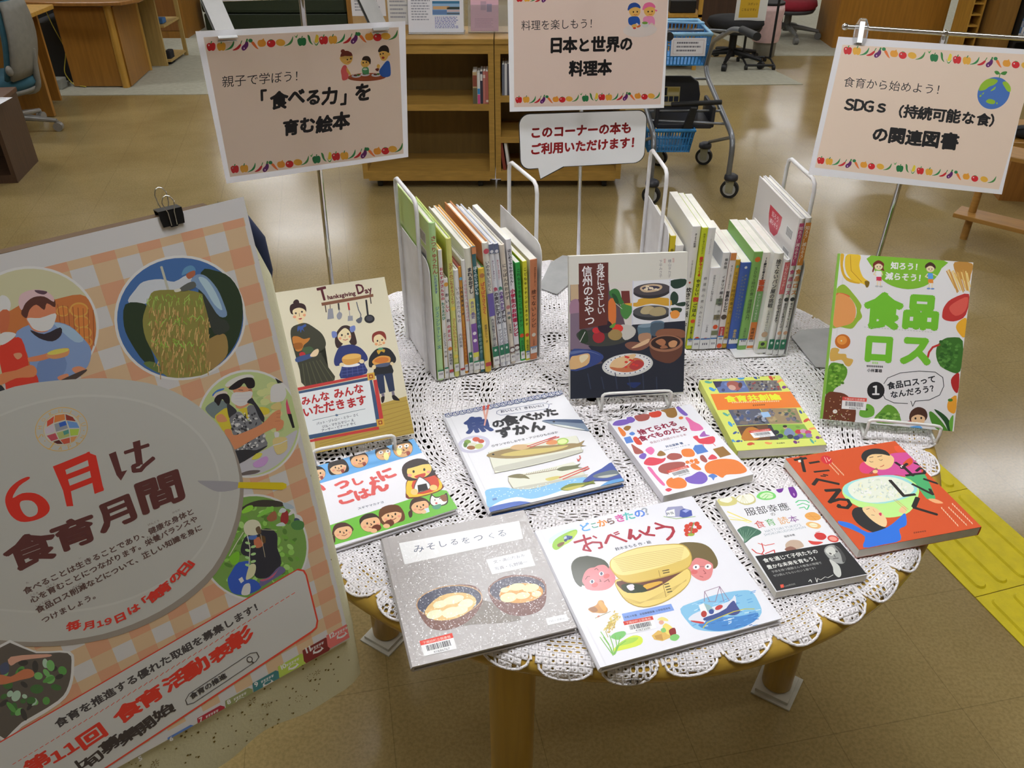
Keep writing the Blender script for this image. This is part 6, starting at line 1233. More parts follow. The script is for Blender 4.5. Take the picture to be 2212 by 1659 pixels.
R_ITEMS = [
 (-.0480, .0100, .224, .15, .02, 0, dict(front='d8c42c', spine='d8c42c', spine_art=[v('60541c', .9, .5, 'キッチンのレシピ')], hard=False), 'yellow spine half hidden behind the dark photo book of sweets'),
 (-.0370, .0150, .206, .15, .02, 0, dict(front='e4e2e0', spine='ecebe9', spine_art=[v('b04438', .8, .4, 'おやつの本', .02, .4)], hard=False), 'short white spine tucked behind the dark photo book of sweets'),
 (-.0165, .0150, .252, .17, .002, 0, dict(front='dddbd6', spine='e6e4e2', spine_art=[v('404048', .95, .84, 'きょうの料理', .02, .5), v('606068', .74, .6, '伝え継ぐ日本の家庭料理', .0, .4), ('o', 'c85040', .56, .002), v('303038', .52, .1, '炊きこみご飯・おこわ', .03, .75)], hard=False), 'white spine with black lettering about rice dishes, touching the lime spine'),
 (.0000, .0105, .251, .17, 0, 0, dict(front='c8d428', spine='ccd82e', spine_art=[v('505828', .96, .8, '和食の達人にまなぶ', .01, .55), v('d03c2c', .78, .62, '親子でつくる', .045, .8), v('404028', .6, .46, 'やさしい', .035, .75), v('d84434', .46, .40, '和', .07, 1.0), v('404028', .4, .28, 'ごはん', .035, .8), ('o', 'e0542c', .245, .0042), v('484828', .2, .09, '野永喜三夫')], sticker=(.008, .02, BL), hard=False), 'lime green cookbook spine with red lettering and an orange dot'),
 (.0108, .0130, .252, .165, -.001, 0, dict(front='e2e2e0', spine='e2e2e0', spine_art=[v('787880', .92, .8, 'スペインとポルトガル', .0, .3), v('606068', .63, .3, '修道院の煮込み', .01, .5), v('707078', .3, .2, '丸山久美', .0, .4), ('o', 'e0582c', .095, .0046)], sticker=(.002, .022, BL), hard=False), 'tall white spine with fine grey lettering beside the lime spine'),
 (.0245, .0190, .174, .15, .001, 0, dict(front='e6e6e8', spine='e8e8ea', spine_art=[v('505058', .92, .6, '深遠なるインド料理の世界', .01, .36), v('707078', .32, .22, '小林真樹', .0, .3), ('o', 'e0582c', .12, .0052)], sticker=(.002, .022, BL), hard=False), 'shortest thick white spine with small black lettering and an orange dot'),
 (.0442, .0134, .203, .15, .006, 0, dict(front='c4c6cc', spine='e0e0e0', spine_art=[('r', '7a8060', .15, .2), ('r', '80785c', .32, .37), ('r', '74806a', .48, .54), v('484850', .95, .84, '保存版', .02, .45, .6), v('484850', .78, .46, 'イタリア郷土料理', .02, .5, .6), v('484850', .42, .3, '須山雄子', .01, .4, .6), ('o', 'e0582c', .24, .0048)], sticker=(.002, .022, BL), hard=False), 'white spine about Italian home cooking with small food pictures along it'),
 (.0590, .0118, .202, .15, .009, 0, dict(front='d8b8b0', spine='e4dcd8', spine_art=[('r', 'd88c4c', .93, 1), v('383840', .88, .82, '全196', .03, .8), v('484850', .8, .64, 'ヵ国おうちで作れる', .01, .5), v('303038', .62, .4, '世界のレシピ', .045, .85), ('o', '584840', .345, .0055), ('r', 'c43c3c', .13, .24), v('ecd8d4', .23, .14, '本山尚義', .02, .5), ('o', 'e0582c', .03, .005)], sticker=(.012, .026, BL), hard=False), 'pale spine with an orange head band and a red author panel'),
 (.0716, .0090, .187, .15, .013, 0, dict(front='c8a030', spine='d0a834', spine_art=[('o', '60a078', .93, .003), v('80682c', .88, .4, 'ＳＤＧｓ時代の食べ方'), v('80602c', .32, .1, '井出留美', .02, .5)], sticker=(.010, .018, '-c8ccd0'), hard=False), 'mustard yellow spine beside the blue book'),
 (.0812, .0186, .183, .15, .010, 0, dict(front='3f5fb4', back='4a66b8', spine='4464b4', spine_art=[('o', 'e4e6ec', .95, .0026), v('a8a878', .88, .36, '感謝を込めて食べようという', .0, .22, .62), v('98a080', .86, .34, '世界の食文化をめぐる旅のはなし', .0, .2, .36), v('c8b478', .24, .1, '森永拓郎', .03, .36)], sticker=(.012, .022, BL), hard=False), 'royal blue book spine with a white dot near the head'),
 (.1002, .0162, .206, .15, .009, 0, dict(front='82b45c', back='7cb058', spine='86b864', spine_art=[('o', 'e07434', .93, .0052), v('404838', .86, .32, 'ＳＤＧｓ時代の食・環境問題入門', .01, .5), v('505c44', .24, .08, '吉積巳貴ほか', .01, .3)], sticker=(.010, .022, BL), hard=False), 'thick leaf green book spine with an orange badge'),
 (.1168, .0136, .205, .15, .011, 0, dict(front='e0e0d4', spine='e6e4da', spine_art=[('r', 'd8803c', .02, .5), ('r', '78a868', .3, .62), v('383840', .96, .74, '13歳から考える', .04, .6), v('c8542c', .74, .62, '畜産', .05, .95), v('e0e4d4', .6, .32, 'おいしく食べて考える', .0, .4), v('403020', .24, .1, '岡崎好秀', .02, .5)], sticker=(.010, .02, '-d8dcdc'), hard=False), 'white and orange spine with bold red lettering about livestock'),
 (.1310, .0186, .211, .16, -.001, 0, dict(front='e4e4de', spine='e6e6de', spine_art=[v('404048', .95, .48, '捨てないパン屋の挑戦', .02, .55), v('505058', .46, .24, 'しあわせのレシピ', .01, .4), ('o', 'c8a888', .21, .006), ('r', '9cc850', .06, .14), ('o', '303830', .11, .004)], sticker=(.004, .012, None), hard=True), 'white spine about a bread shop, with a green hat logo'),
 (.1500, .0108, .200, .16, -.003, 0, dict(front='e2e2de', spine='e8e7e4', spine_art=[('r', 'dc7078', .66, .98), v('f0dcdc', .96, .7, 'しぜんにタッチ！', .02, .7), v('404048', .62, .36, 'のりができるまで', .04, .8)], sticker=(.004, .014, GR)), 'white spine with a pink upper panel and black lettering'),
 (.1616, .0096, .279, .21, -.003, 0, dict(front='d8d6d4', back='d6d2d0', spine='e4e2e0', spine_art=[('r', 'c44c7c', .68, .97), v('f0dce4', .95, .7, '知ろう！減らそう！', .03, .75), v('c44c7c', .66, .46, '食品ロス', .03, .95), ('o', '303034', .435, .0042), v('404048', .41, .22, '食品ロスを減らすには', .02, .75), ('o', 'd8a888', .18, .004), v('a05070', .15, .09, '小林富雄', .01, .5)], sticker=(.004, .014, GR), back_art='loss'), 'tall white book with a pink spine label and red bowl mark'),
 (.1722, .0112, .280, .21, -.001, 0, dict(front='d8d6d4', spine='e6e4e0', spine_art=[('r', 'd8883c', .68, .97), v('f4e4d4', .95, .7, '知ろう！減らそう！', .03, .75), v('d08038', .66, .46, '食品ロス', .03, .95), ('o', '303034', .435, .0042), v('404048', .41, .22, '食べ物をすてない工夫', .02, .75), ('o', 'd8a888', .18, .004), v('b07840', .15, .09, '小林富雄', .01, .5)], sticker=(.004, .014, GR)), 'tall white book with an orange spine label, beside the pink one'),
]
def quad2(mb, F, W, H, x0, y0, x1, y1, c, lay):
    mb.add([(x0 * W, y0 * H, 4e-5 + lay * LZ), (x1 * W, y0 * H, 4e-5 + lay * LZ), (x1 * W, y1 * H, 4e-5 + lay * LZ), (x0 * W, y1 * H, 4e-5 + lay * LZ)], [(0, 1, 2, 3)], hexlin(c), False, F)
def codes(mb, F, W, H, x0, y0, x1, y1):
    quad2(mb, F, W, H, x0, y0, x1, y1, 'dcdcdc', 0)
    for i in range(9): quad2(mb, F, W, H, x0 + (x1 - x0) * (.08 + i * .1), y0 + (y1 - y0) * .1, x0 + (x1 - x0) * (.13 + i * .1 + .02 * (i % 2)), y0 + (y1 - y0) * .9, '505058', 1)
def back_pale(mb, F, W, H):
    codes(mb, F, W, H, .74, .84, .9, .91); codes(mb, F, W, H, .74, .74, .9, .81)
def back_loss(mb, F, W, H):
    red = hexlin('c8324e')
    pts = [(.36, .90), (.66, .90), (.655, .84), (.62, .77), (.56, .735), (.46, .735), (.40, .77), (.365, .84)]
    mb.add([(x * W, y * H, 4e-5) for x, y in pts], [tuple(range(len(pts)))[::-1]], red, False, F)
    text(mb, F, '知ろう', (.43 * W, .84 * H), (.6 * W, .84 * H), hexlin('eac8d0'), .02, 1, 6e-5)
    text(mb, F, '減らそう', (.41 * W, .79 * H), (.61 * W, .79 * H), hexlin('eac8d0'), .02, 1, 6e-5)
    text(mb, F, '食品', (.34 * W, .57 * H), (.72 * W, .57 * H), red, .035, 1, 4e-5)
    codes(mb, F, W, H, .78, .82, .93, .89); codes(mb, F, W, H, .78, .68, .93, .75)
    quad2(mb, F, W, H, .66, .44, .95, .46, '7898b0', 0); quad2(mb, F, W, H, .7, .40, .95, .42, '7898b0', 0)
for lst in (L_ITEMS, R_ITEMS):
    for it in lst:
        b_ = it[6].get('back_art')
        if b_ == 'pale': it[6]['back_art'] = [back_pale]
        if b_ == 'loss': it[6]['back_art'] = [back_loss]
FLATG = 'books lying flat on the lace cloth'
film = glitter('hologram_film')
for key, p, label, kw in FLAT_BOOKS:
    cx, cy, ang, W, H, T = p
    book(flat_frame(cx, cy, CLOTH + .0012, ang, W, H), label, W, H, T, art=key, group=FLATG, mat=film if key == 'miso' else None, **kw)

# books standing on wire easels
wire = plain('white_coated_wire', 'e9e8e4', .3)
for key, O, ang, W, H, T, lean, label, elabel, x0, x1, kw in EASEL_BOOKS:
    a, al = math.radians(ang), math.radians(lean)
    X = Vector((math.cos(a), math.sin(a), 0)); N = Vector((-X.y, X.x, 0)); Y = Vector((0, 0, math.cos(al))) + N * math.sin(al)
    Zf = X.cross(Y)           # out of the front cover, towards the reader
    book(frame(Vector(O) - Zf * T, X, Y), label, W, H, T, art=key, **kw)
    st = thing('wire_book_easel', elabel, 'book stand', (O[0], O[1], 0), a, 'white wire book easels')
    r = .0026; zb = CLOTH + .0042
    mb = MB()
    f = -.024
    back = lambda d, off: (math.sin(al) * d + math.cos(al) * off, O[2] + math.cos(al) * d - math.sin(al) * off)
    b0, b1 = back(.004, T + .006), back(H * .62, T + .006)
    for x in (x0, x1):
        mb.tube([(x, f, O[2] + .020), (x, f - .002, O[2] + .010), (x, f, zb + .004), (x, f + .006, zb), (x, .03, zb), (x, b0[0], zb), (x, b0[0] + .006, zb + .006), (x, b1[0], b1[1])], r, 8)
    lip = [(x0, f, O[2] + .020), (x0 + .004, f, O[2] + .0235), (x0 + .012, f, O[2] + .0245), (x1 - .012, f, O[2] + .0245), (x1 - .004, f, O[2] + .0235), (x1, f, O[2] + .020)]
    mb.tube(lip, r, 8)
    mb.tube([(x0, b1[0], b1[1]), (x1, b1[0], b1[1])], r, 8)
    mb.build('wire_frame', wire, st)
    mb = MB(); xm = (x0 + x1) / 2
    mb.tube([(xm, b1[0], b1[1]), (xm, b1[0] + .075, zb), (xm, b0[0], zb)], r, 8); mb.tube([(x0, .03, zb), (x1, .03, zb)], r, 8)
    mb.build('rear_leg', wire, st)

# rows of books between bookends
def row(A, eang, dang, items, group, z0):
    e = Vector((math.cos(math.radians(eang)), math.sin(math.radians(eang)), 0)); d = Vector((math.cos(math.radians(dang)), math.sin(math.radians(dang)), 0))
    ez = Vector((d.y, -d.x, 0))           # across the spine
    for it in items:
        s, t, h, wd, off, lean, kw, label = it
        up = (Vector((0, 0, 1)) * math.cos(math.radians(lean)) - ez * math.sin(math.radians(lean)))
        O = Vector((A[0], A[1], z0)) + e * s + d * off
        if lean > 0: O.z += 0.0
        M = frame(O, d, up)
        book(M, label, wd, h, t, group=group, **kw)
metal_white = plain('white_painted_steel', 'e4e2e2', .35)
def bookend(P, dang, label, depth=.20, h=.235, flip=1):
    d = math.radians(dang)
    st = thing('bookend', label, 'bookend', P, d, 'white steel bookends with wire handles')
    mb = MB(); c = .03; pr = [(0, 0), (depth, 0), (depth, h + .012), (c * .3, h), (0, h - c * .6)]
    pr = [(0, 0), (depth, 0), (depth, h), (.022, h), (.010, h - .004), (.003, h - .012), (0, h - .024)]
    M = frame((0, 0, 0), (1, 0, 0), (0, 0, 1))
    mb.prism(pr, 0, .0014 * 1, M=M); mb.build('plate', metal_white, st)
    mb = MB(); mb.box(0, min(0, -flip * .10), 0, depth, max(0, -flip * .10), .0009); mb.build('base', metal_white, st)
    mb = MB(); y = .0052 * flip; q = [(.036, y, .004), (.036, y, .315), (.040, y, .328), (.050, y, .333), (.152, y, .333), (.162, y, .328), (.166, y, .315), (.166, y, .004)]
    mb.tube(q, .0036, 10); mb.build('wire_handle', metal_white, st)
row((-.1363, 1.2739), 22.05, 112, L_ITEMS, 'upright books between the bookends', CLOTH + .0022)
row((.3382, 1.3841), -7.2, 95, R_ITEMS, 'upright books between the bookends', CLOTH + .0022)
eL = Vector((math.cos(math.radians(22.05)), math.sin(math.radians(22.05)), 0)); eR = Vector((math.cos(math.radians(-7.2)), math.sin(math.radians(-7.2)), 0))
pL, pR = Vector((-.1363, 1.2739, CLOTH + .001)), Vector((.3382, 1.3841, CLOTH + .001))
bookend(pL - eL * .0035, 112, 'white bookend against the tallest pale green picture book', flip=1)
bookend(pL + eL * .2032, 112, 'white bookend against the copper brown cookbook', flip=-1)
bookend(pR - eR * .0530 + Vector((0, .02, 0)), 95, 'white bookend against the yellow spine behind the dark photo book', flip=1)
bookend(pR + eR * .1885, 95, 'white bookend against the tall white books with pink and orange labels', flip=-1, h=.20)

# ------------------------------------------------------------------ sign stands and signs
chrome = plain('chrome', 'd8d8da', .12, 1.0)
steel = plain('brushed_steel', 'b4b4b2', .35, 1.0)
plate_grey = plain('grey_steel_plate', 'a8a9a8', .4, .6)
acrylic = clear_plastic('clear_clip')
def laminated(name, tr):
    m, t, b = nt(name, rough=.38, spec=.35)
    at = node(t, 'ShaderNodeAttribute', attribute_name='Col'); t.links.new(at.outputs['Color'], b.inputs['Base Color'])
    tl = node(t, 'ShaderNodeBsdfTranslucent'); t.links.new(at.outputs['Color'], tl.inputs['Color'])
    mx = node(t, 'ShaderNodeMixShader'); mx.inputs[0].default_value = tr
    out = t.nodes['Material Output']
    t.links.new(b.outputs[0], mx.inputs[1]); t.links.new(tl.outputs[0], mx.inputs[2]); t.links.new(mx.outputs[0], out.inputs[0])
    return m
sheet_mat = laminated('laminated_sheet', .5)
def sheet(name, label, cat, art, O, X, Y, corners, base, grp=None, extra=None):
    M = frame(O, X, Y)
    mb = MB()
    n = len(corners)
    mb.add([(x, y, 0) for x, y in corners], [tuple(range(n))], hexlin(base), False, M)
    draw_art(art, .4, .3, {'': mb}, M, clip=False)
    if extra: extra(mb, M)
    o = mb.build(name, sheet_mat, colors=True)
    return tag(o, label, cat, grp)
S1 = ((-.40972, 1.15482, 1.19880), (.80512, .58918, -.06822), (.18211, -.13610, .97381), [(0, 0), (.2996, 0), (.2694, .2180), (-.0302, .2180)])
S3 = ((.47231, 1.29046, 1.16358), (.96339, -.26775, -.01406), (.15509, .51373, .84382), [(0, 0), (.2832, 0), (.2929, .2195), (.0097, .2195)])
S2 = ((-.00442, 1.61308, 1.17129), (.97815, .20791, 0), (-.02477, .11654, .99288), [(0, 0), (.3119, -.0104), (.3089, .2121), (.0014, .2137)])
SB = ((.01771, 1.63442, 1.04870), (.97815, .20791, 0), (-.01245, .05858, .99820), None)
SG = 'laminated pink topic signs'
sheet('topic_sign', 'pink sign about picture books with a family eating at a table', 'sign', 'sign1', *S1, 'ebebf0', SG)
sheet('topic_sign', 'pink sign about world cookbooks with two children cooking, above the speech bubble', 'sign', 'sign2', *S2, 'ebebee', SG)
sheet('topic_sign', 'pink sign about sustainable food with a sprouting globe', 'sign', 'sign3', *S3, 'ebebf0', SG)
# speech bubble sign: white card with a dark outline and a tail
def bubble_outline(g):
    x0, y0, x1, y1, sk = -.002 - g, -.0 - g, .262 + g, .109 + g, -.0085
    pts = []
    for cx, cy, a0 in ((x1 - .022, y1 - .022 - .004, 0), (x0 + .020, y1 - .020, 90), (x0 + .022, y0 + .022, 180)):
        for i in range(7):
            t = math.radians(a0 + 15 * i); pts.append((cx + .020 * math.cos(t) * (1 + g * 20), cy + .020 * math.sin(t) * (1 + g * 20)))
    pts += [(.036, y0 + .002), (.041 - g * .3, -.020 - g * 1.6), (.088 + g * 2, y0 + .0015)]
    for i in range(7):
        t = math.radians(270 + 15 * i); pts.append((x1 - .024 + .022 * math.cos(t), y0 + .0185 + .020 * math.sin(t)))
    return pts
MBb = frame(*SB[:3])
mb = MB(); o_ = bubble_outline(.0012)
i_ = bubble_outline(0); mb.add([(x, y, 0) for x, y in i_], [tuple(range(len(i_)))], hexlin('eaecee'), False, MBb)
k_ = len(i_); mb.add([(x, y, .00004) for x, y in i_ + o_], [(i, (i + 1) % k_, k_ + (i + 1) % k_, k_ + i) for i in range(k_)], hexlin('343436'), False, MBb)
draw_art('bubble', .4, .3, {'': mb}, MBb, clip=False)
tag(mb.build('speech_bubble_sign', sheet_mat, colors=True), 'white speech bubble card with two lines of dark red lettering on the pole', 'sign')

STG = 'chrome table sign stands'
def notch_plate(mb, M, notch=True):
    mb.prism([(-.075, -.105), (.055, -.105), (.075, -.06), (.075, .07), (.05, .10), (-.06, .10), (-.075, .05)] if not notch else [(-.075, -.105), (.055, -.105), (.075, -.06), (.075, .07), (.03, .09), (.012, .035), (-.008, .035), (-.02, .10), (-.06, .09), (-.075, .05)], 0, .0016, M=M)
def stand(label, foot, top, bar, clips, base_rot, clip_mat, kind):
    st = thing('sign_stand', label, 'sign stand', (foot[0], foot[1], CLOTH + .0008), None, STG)
    org = Vector((foot[0], foot[1], CLOTH + .0008))
    L = lambda p: Vector(p) - org
    mb = MB(); notch_plate(mb, Matrix.Rotation(base_rot, 4, 'Z'), kind == 'plate'); mb.cyl((0, 0, 0.001), (0, 0, .012), .011, .009); mb.build('base_plate', plate_grey, st)
    t0 = L(top); mb = MB(); mb.tube([(0, 0, .004), t0], .0042, 12); mb.build('pole', chrome, st)
    if bar:
        a, b = L(bar[0]), L(bar[1]); mb = MB(); mb.tube([a, b], .0036, 12); mb.ball(a, .0055); mb.ball(b, .0055); mb.ball(t0, .0055); mb.build('crossbar', chrome, st)
    for c in clips:
        c0, X, Y, wd, up, dn = c
        M = frame(L(c0), X, Y); mb = MB()
        if kind == 'plate':
            mb.box(-wd / 2, -dn, .0022, wd / 2, up, .0034, M=M); mb.box(-wd / 2, -dn, -.0034, wd / 2, up, -.0022, M=M)
            mb.prism([(-.0034, up - .001), (.0034, up - .001), (.0034, up + .0015), (-.0034, up + .0015)], -wd / 2, wd / 2, M=M @ Matrix(((0, 0, 1, 0), (0, 1, 0, 0), (-1, 0, 0, 0), (0, 0, 0, 1))))
            mb.build('clip', steel, st)
        else:
            mb.prism([(-wd / 2, -dn), (wd / 2, -dn), (wd * .62, 0), (wd * .62, up * .6), (wd * .3, up), (-wd * .3, up), (-wd * .62, up * .6), (-wd * .62, 0)], -.004, .004, M=M)
            pc = mb.build('clip', acrylic, st, bevel=.0015)
            mb = MB(); mb.box(-wd * .22, -dn * .9, -.0046, wd * .22, up * .8, .0046, M=M); mb.build('clip_spring', steel, pc)
    return st
def on(S, x, y, n=0.0):
    X, Y = Vector(S[1]), Vector(S[2]); return tuple(Vector(S[0]) + X * x + Y * y - X.cross(Y) * n)
def grip(S, x, xb):
    g, b = Vector(on(S, x, .207)), Vector(on(S, xb, .236, .055)); u = b - g; return (g, S[1], u / u.length, .025, u.length + .016, .002)
stand('chrome stand holding the pink sign with the family at a table', (-.3155, 1.290, 0), on(S1, .135, .236, .055),
      (on(S1, .012, .236, .055), on(S1, .270, .236, .055)), [grip(S1, .010, .028), grip(S1, .230, .244)], .5, steel, 'plate')
stand('chrome stand holding the world cookbooks sign and the speech bubble', (.148, 1.692, 0), (.132, 1.688, 1.42), ((.02, 1.66, 1.418), (.26, 1.715, 1.418)), [], 2.9, steel, 'plate')
stand('chrome stand with a clear plastic clip holding the sprouting globe sign', (.661, 1.392, 0), on(S3, .165, .238, .006),
      (on(S3, .018, .238, .006), on(S3, .31, .238, .006)), [(on(S3, .042, .2195), S3[1], S3[2], .017, .030, .010)], 1.7, acrylic, 'clear')

# ------------------------------------------------------------------ poster board at the table's side
PO, PX, PY = Vector((-.54846, .47624, .72804)), Vector((.79244, .60995, 0)), Vector((-.09301, .12084, .98830))
PM = frame(PO, PX, PY)
PW, PH = .420, .594
sheet_poster = MB()
base_c = hexlin('e0dfe0')
nx, ny = 1, 1
sheet_poster.add([(0, 0, 0), (PW, 0, 0), (PW, PH, 0), (0, PH, 0)], [(0, 1, 2, 3)], base_c, False, PM)
# gingham print: tan stripes both ways, darker where they cross
gx = [.3929 - .0422 * k for k in range(-1, 10)]; gy = [.5242 - .0409 * k for k in range(-1, 13)]
X0, X1, Y0, Y1 = .006, .4153, .012, .5738
def gpoly(x0, y0, x1, y1, c, z):
    x0, x1, y0, y1 = max(X0, x0), min(X1, x1), max(Y0, y0), min(Y1, y1)
    if x1 > x0 and y1 > y0: sheet_poster.add([(x0, y0, z), (x1, y0, z), (x1, y1, z), (x0, y1, z)], [(0, 1, 2, 3)], hexlin(c), False, PM)
for x in gx: gpoly(x, 0, x + .0215, 1, 'e6c8a2', 1e-5)
for y in gy: gpoly(0, y, 1, y + .0205, 'e6c8a2', 2e-5)
for x in gx:
    for y in gy: gpoly(x, y, x + .0215, y + .0205, 'e8b08e', 3e-5)
draw_art('poster', PW, PH, {'': sheet_poster}, PM, z0=4e-5)
tag(sheet_poster.build('poster', printed('poster_paper', .42, .35), colors=True), 'large gingham food education poster with round photos and a big white plate', 'poster')
# the board: dark hardboard wrapped in cream cloth printed with gold stars
board = thing('poster_board', 'cloth-wrapped notice board carrying the gingham poster beside the table', 'notice board')
board.matrix_world = PM
BX0, BX1, BY0, BY1 = -.13, .4275, .02, .5925
mb = MB(); mb.prism([(BX0, BY0), (BX1 - .008, BY0), (BX1 - .008, .50), (.385, BY1), (BX0, BY1 + .003)], -.021, -.004); mb.build('hardboard', plain('hardboard', '4c361a', .7), board)
cl = MB(); cc = hexlin('dcd9b8')
n = 44
def cloth_z(x, y): return -.0016 - .0012 * (1 + math.sin(x * 40 + y * 9)) * .5 - (.02 - y) * .10 * (1 if y < .02 else 0)
rows = [BY1, .55, .50, .45, .35, .25, .15, .05, 0, -.02, -.045, -.07, -.088]
vs = []
for j, y in enumerate(rows):
    for i in range(n + 1):
        x = BX0 + (BX1 + .012 - BX0) * i / n
        yy = y - ((.006 * math.sin(x * 37) + .003 * math.sin(x * 61)) * (1 if y < -.06 else .5) if y < -.03 else 0)
        if y <= -.02 and x > BX1 - .02: yy = y + (x - BX1 + .02) ** 2 * 22 * (1 if y < -.03 else .4)
        z = cloth_z(x, y)
        if yy > .50: x -= (yy - .50) * .42 * max(0, (x - .25) / .19)
        dx = x - (BX1 - .006)
        if dx > 0: z -= .022 * (1 - math.cos(min(1, dx / .018) * PI / 2)); x = BX1 - .006 + .016 * math.sin(min(1, dx / .018) * PI / 2)
        vs.append((x, yy, z))
m_ = n + 1
cl.add(vs, [(j * m_ + i, (j + 1) * m_ + i, (j + 1) * m_ + i + 1, j * m_ + i + 1) for j in range(len(rows) - 1) for i in range(n)], cc, True)
edge_i = [j * m_ + n for j in range(len(rows))]
side = [vs[i] for i in edge_i] + [(vs[i][0] - .004, vs[i][1], vs[i][2] - .012) for i in edge_i]
k_ = len(rows); cl.add(side, [(j, j + 1, k_ + j + 1, k_ + j) for j in range(k_ - 1)], cc, True)
rnd = random.Random(4); gold = hexlin('6c5820'); gold2 = hexlin('86703a')
def star(x, y, z, r, kind):
    if kind == 0:
        a0 = rnd.random() * 6; cl.add([(x + r * (1 if i % 2 == 0 else .42) * math.cos(a0 + i * PI / 5), y + r * (1 if i % 2 == 0 else .42) * math.sin(a0 + i * PI / 5), z) for i in range(10)], [tuple(range(10))], gold)
    elif kind == 1:
        for i in range(6):
            a = i * PI / 3; c_, s_ = math.cos(a), math.sin(a); q = .00035
            cl.add([(x - s_ * q + c_ * r * .3, y + c_ * q + s_ * r * .3, z), (x + s_ * q + c_ * r * .3, y - c_ * q + s_ * r * .3, z), (x + s_ * q + c_ * r, y - c_ * q + s_ * r, z), (x - s_ * q + c_ * r, y + c_ * q + s_ * r, z)], [(0, 1, 2, 3)], gold2)
    else:
        for i in range(8):
            a = i * PI / 4; cl.add([(x + r * math.cos(a) + .0007 * math.cos(t), y + r * math.sin(a) + .0007 * math.sin(t), z) for t in (0, 1, 2, 3, 4, 5)], [(0, 1, 2, 3, 4, 5)], gold2)
for i in range(1500):
    x = rnd.uniform(BX0, BX1 - .007); y = rnd.uniform(-.082, BY1 - .004)
    if 0 < x < PW - .01 and y > .008: continue
    if x < 0 and rnd.random() < .5: continue
    q = rnd.random(); kind = 0 if q < .84 else (1 if q < .93 else 2)
    star(x, y, max(cloth_z(x, y), -.0016 if y > 0 else -1) + .00025 if y > .015 else cloth_z(x, y) + .0007, rnd.uniform(.0012, .0026) if kind == 0 else rnd.uniform(.004, .0065), kind)
cl.build('star_cloth', printed('printed_cloth', .8, .2, 0, (260, .5, .001)), board, colors=True)
navy = plain('navy_cloth', '1a2440', .9)
mb = MB(); mb.tube([(BX1 - .03, BY1 - .01, -.03), (BX1 - .005, BY1 - .03, -.034), (BX1 + .006, BY1 - .055, -.036), (BX1 + .010, BY1 - .09, -.036), (BX1 + .004, BY1 - .12, -.036)], [.006, .010, .011, .007, .003], 10)
mb.build('navy_wrap', navy, board); mb = MB()
mb.tube([(BX0, BY1 - .05, -.030), (.02, BY1 - .012, -.030), (.10, BY1 - .010, -.026), (.14, BY1 - .02, -.024)], [.02, .02, .012, .004], 10)
mb.build('navy_wrap', navy, board)
# the easel that carries the board
ez_ = thing('floor_easel', 'wooden floor easel carrying the cloth-wrapped notice board', 'easel', (PO.x, PO.y, 0), math.atan2(PX.y, PX.x))
mb = MB(); mb.tube([(-.10, .012, 0), (-.10, .075, .66)], .012, 10); mb.build('leg', oak, ez_)
mb = MB(); mb.tube([(.13, .012, 0), (.13, .075, .66)], .012, 10); mb.build('leg', oak, ez_)
mb = MB(); mb.tube([(.015, .42, 0), (.015, .20, 1.15)], .012, 10); mb.build('leg', oak, ez_)
mb = MB(); mb.box(-.12, -.012, .672, .03, .09, .690); mb.build('ledge', oak, ez_)
mb = MB(); mb.box(0, .10, .69, .03, .21, .712); mb.box(-.10, .068, .655, .13, .088, .671); mb.build('brace', oak, ez_)
# binder clip biting the board's top edge
bc = thing('binder_clip', 'black binder clip with wire handles on the poster board top edge', 'binder clip')
bc.matrix_world = PM @ Matrix.Translation((.3465, .5915, .0012)) @ Matrix.Scale(.66, 4)
mb = MB()
mb.prism([(-.017, .0105), (.017, .0105), (.017, -.0005), (.0155, -.0125), (.006, -.0125), (.005, -.0145), (-.005, -.0145), (-.006, -.0125), (-.0155, -.0125), (-.017, -.0005)], 0, .0012)
mb.box(-.017, .0095, -.024, .017, .0110, .0012)
mb.prism([(-.017, .0105), (.017, .0105), (.015, -.0125), (-.015, -.0125)], -.0245, -.0233)
mb.build('clip_body', plain('black_spring_steel', '1c1c1e', .35, .3), bc)
for z, tl in ((.0022, 0.0), (-.0262, .008)):
    mb = MB(); mb.tube([(-.004, -.012, z), (-.0045, .008, z + .0015), (-.0075, .016, z + .001), (-.0085, .022 + tl, z - .001), (-.005, .029 + tl, z - .003), (0, .031 + tl, z - .004), (.005, .029 + tl, z - .003), (.0085, .022 + tl, z - .001), (.0075, .016, z + .001), (.0045, .008, z + .0015), (.004, -.012, z)], .00085, 7)
    mb.build('wire_handle', chrome, bc)

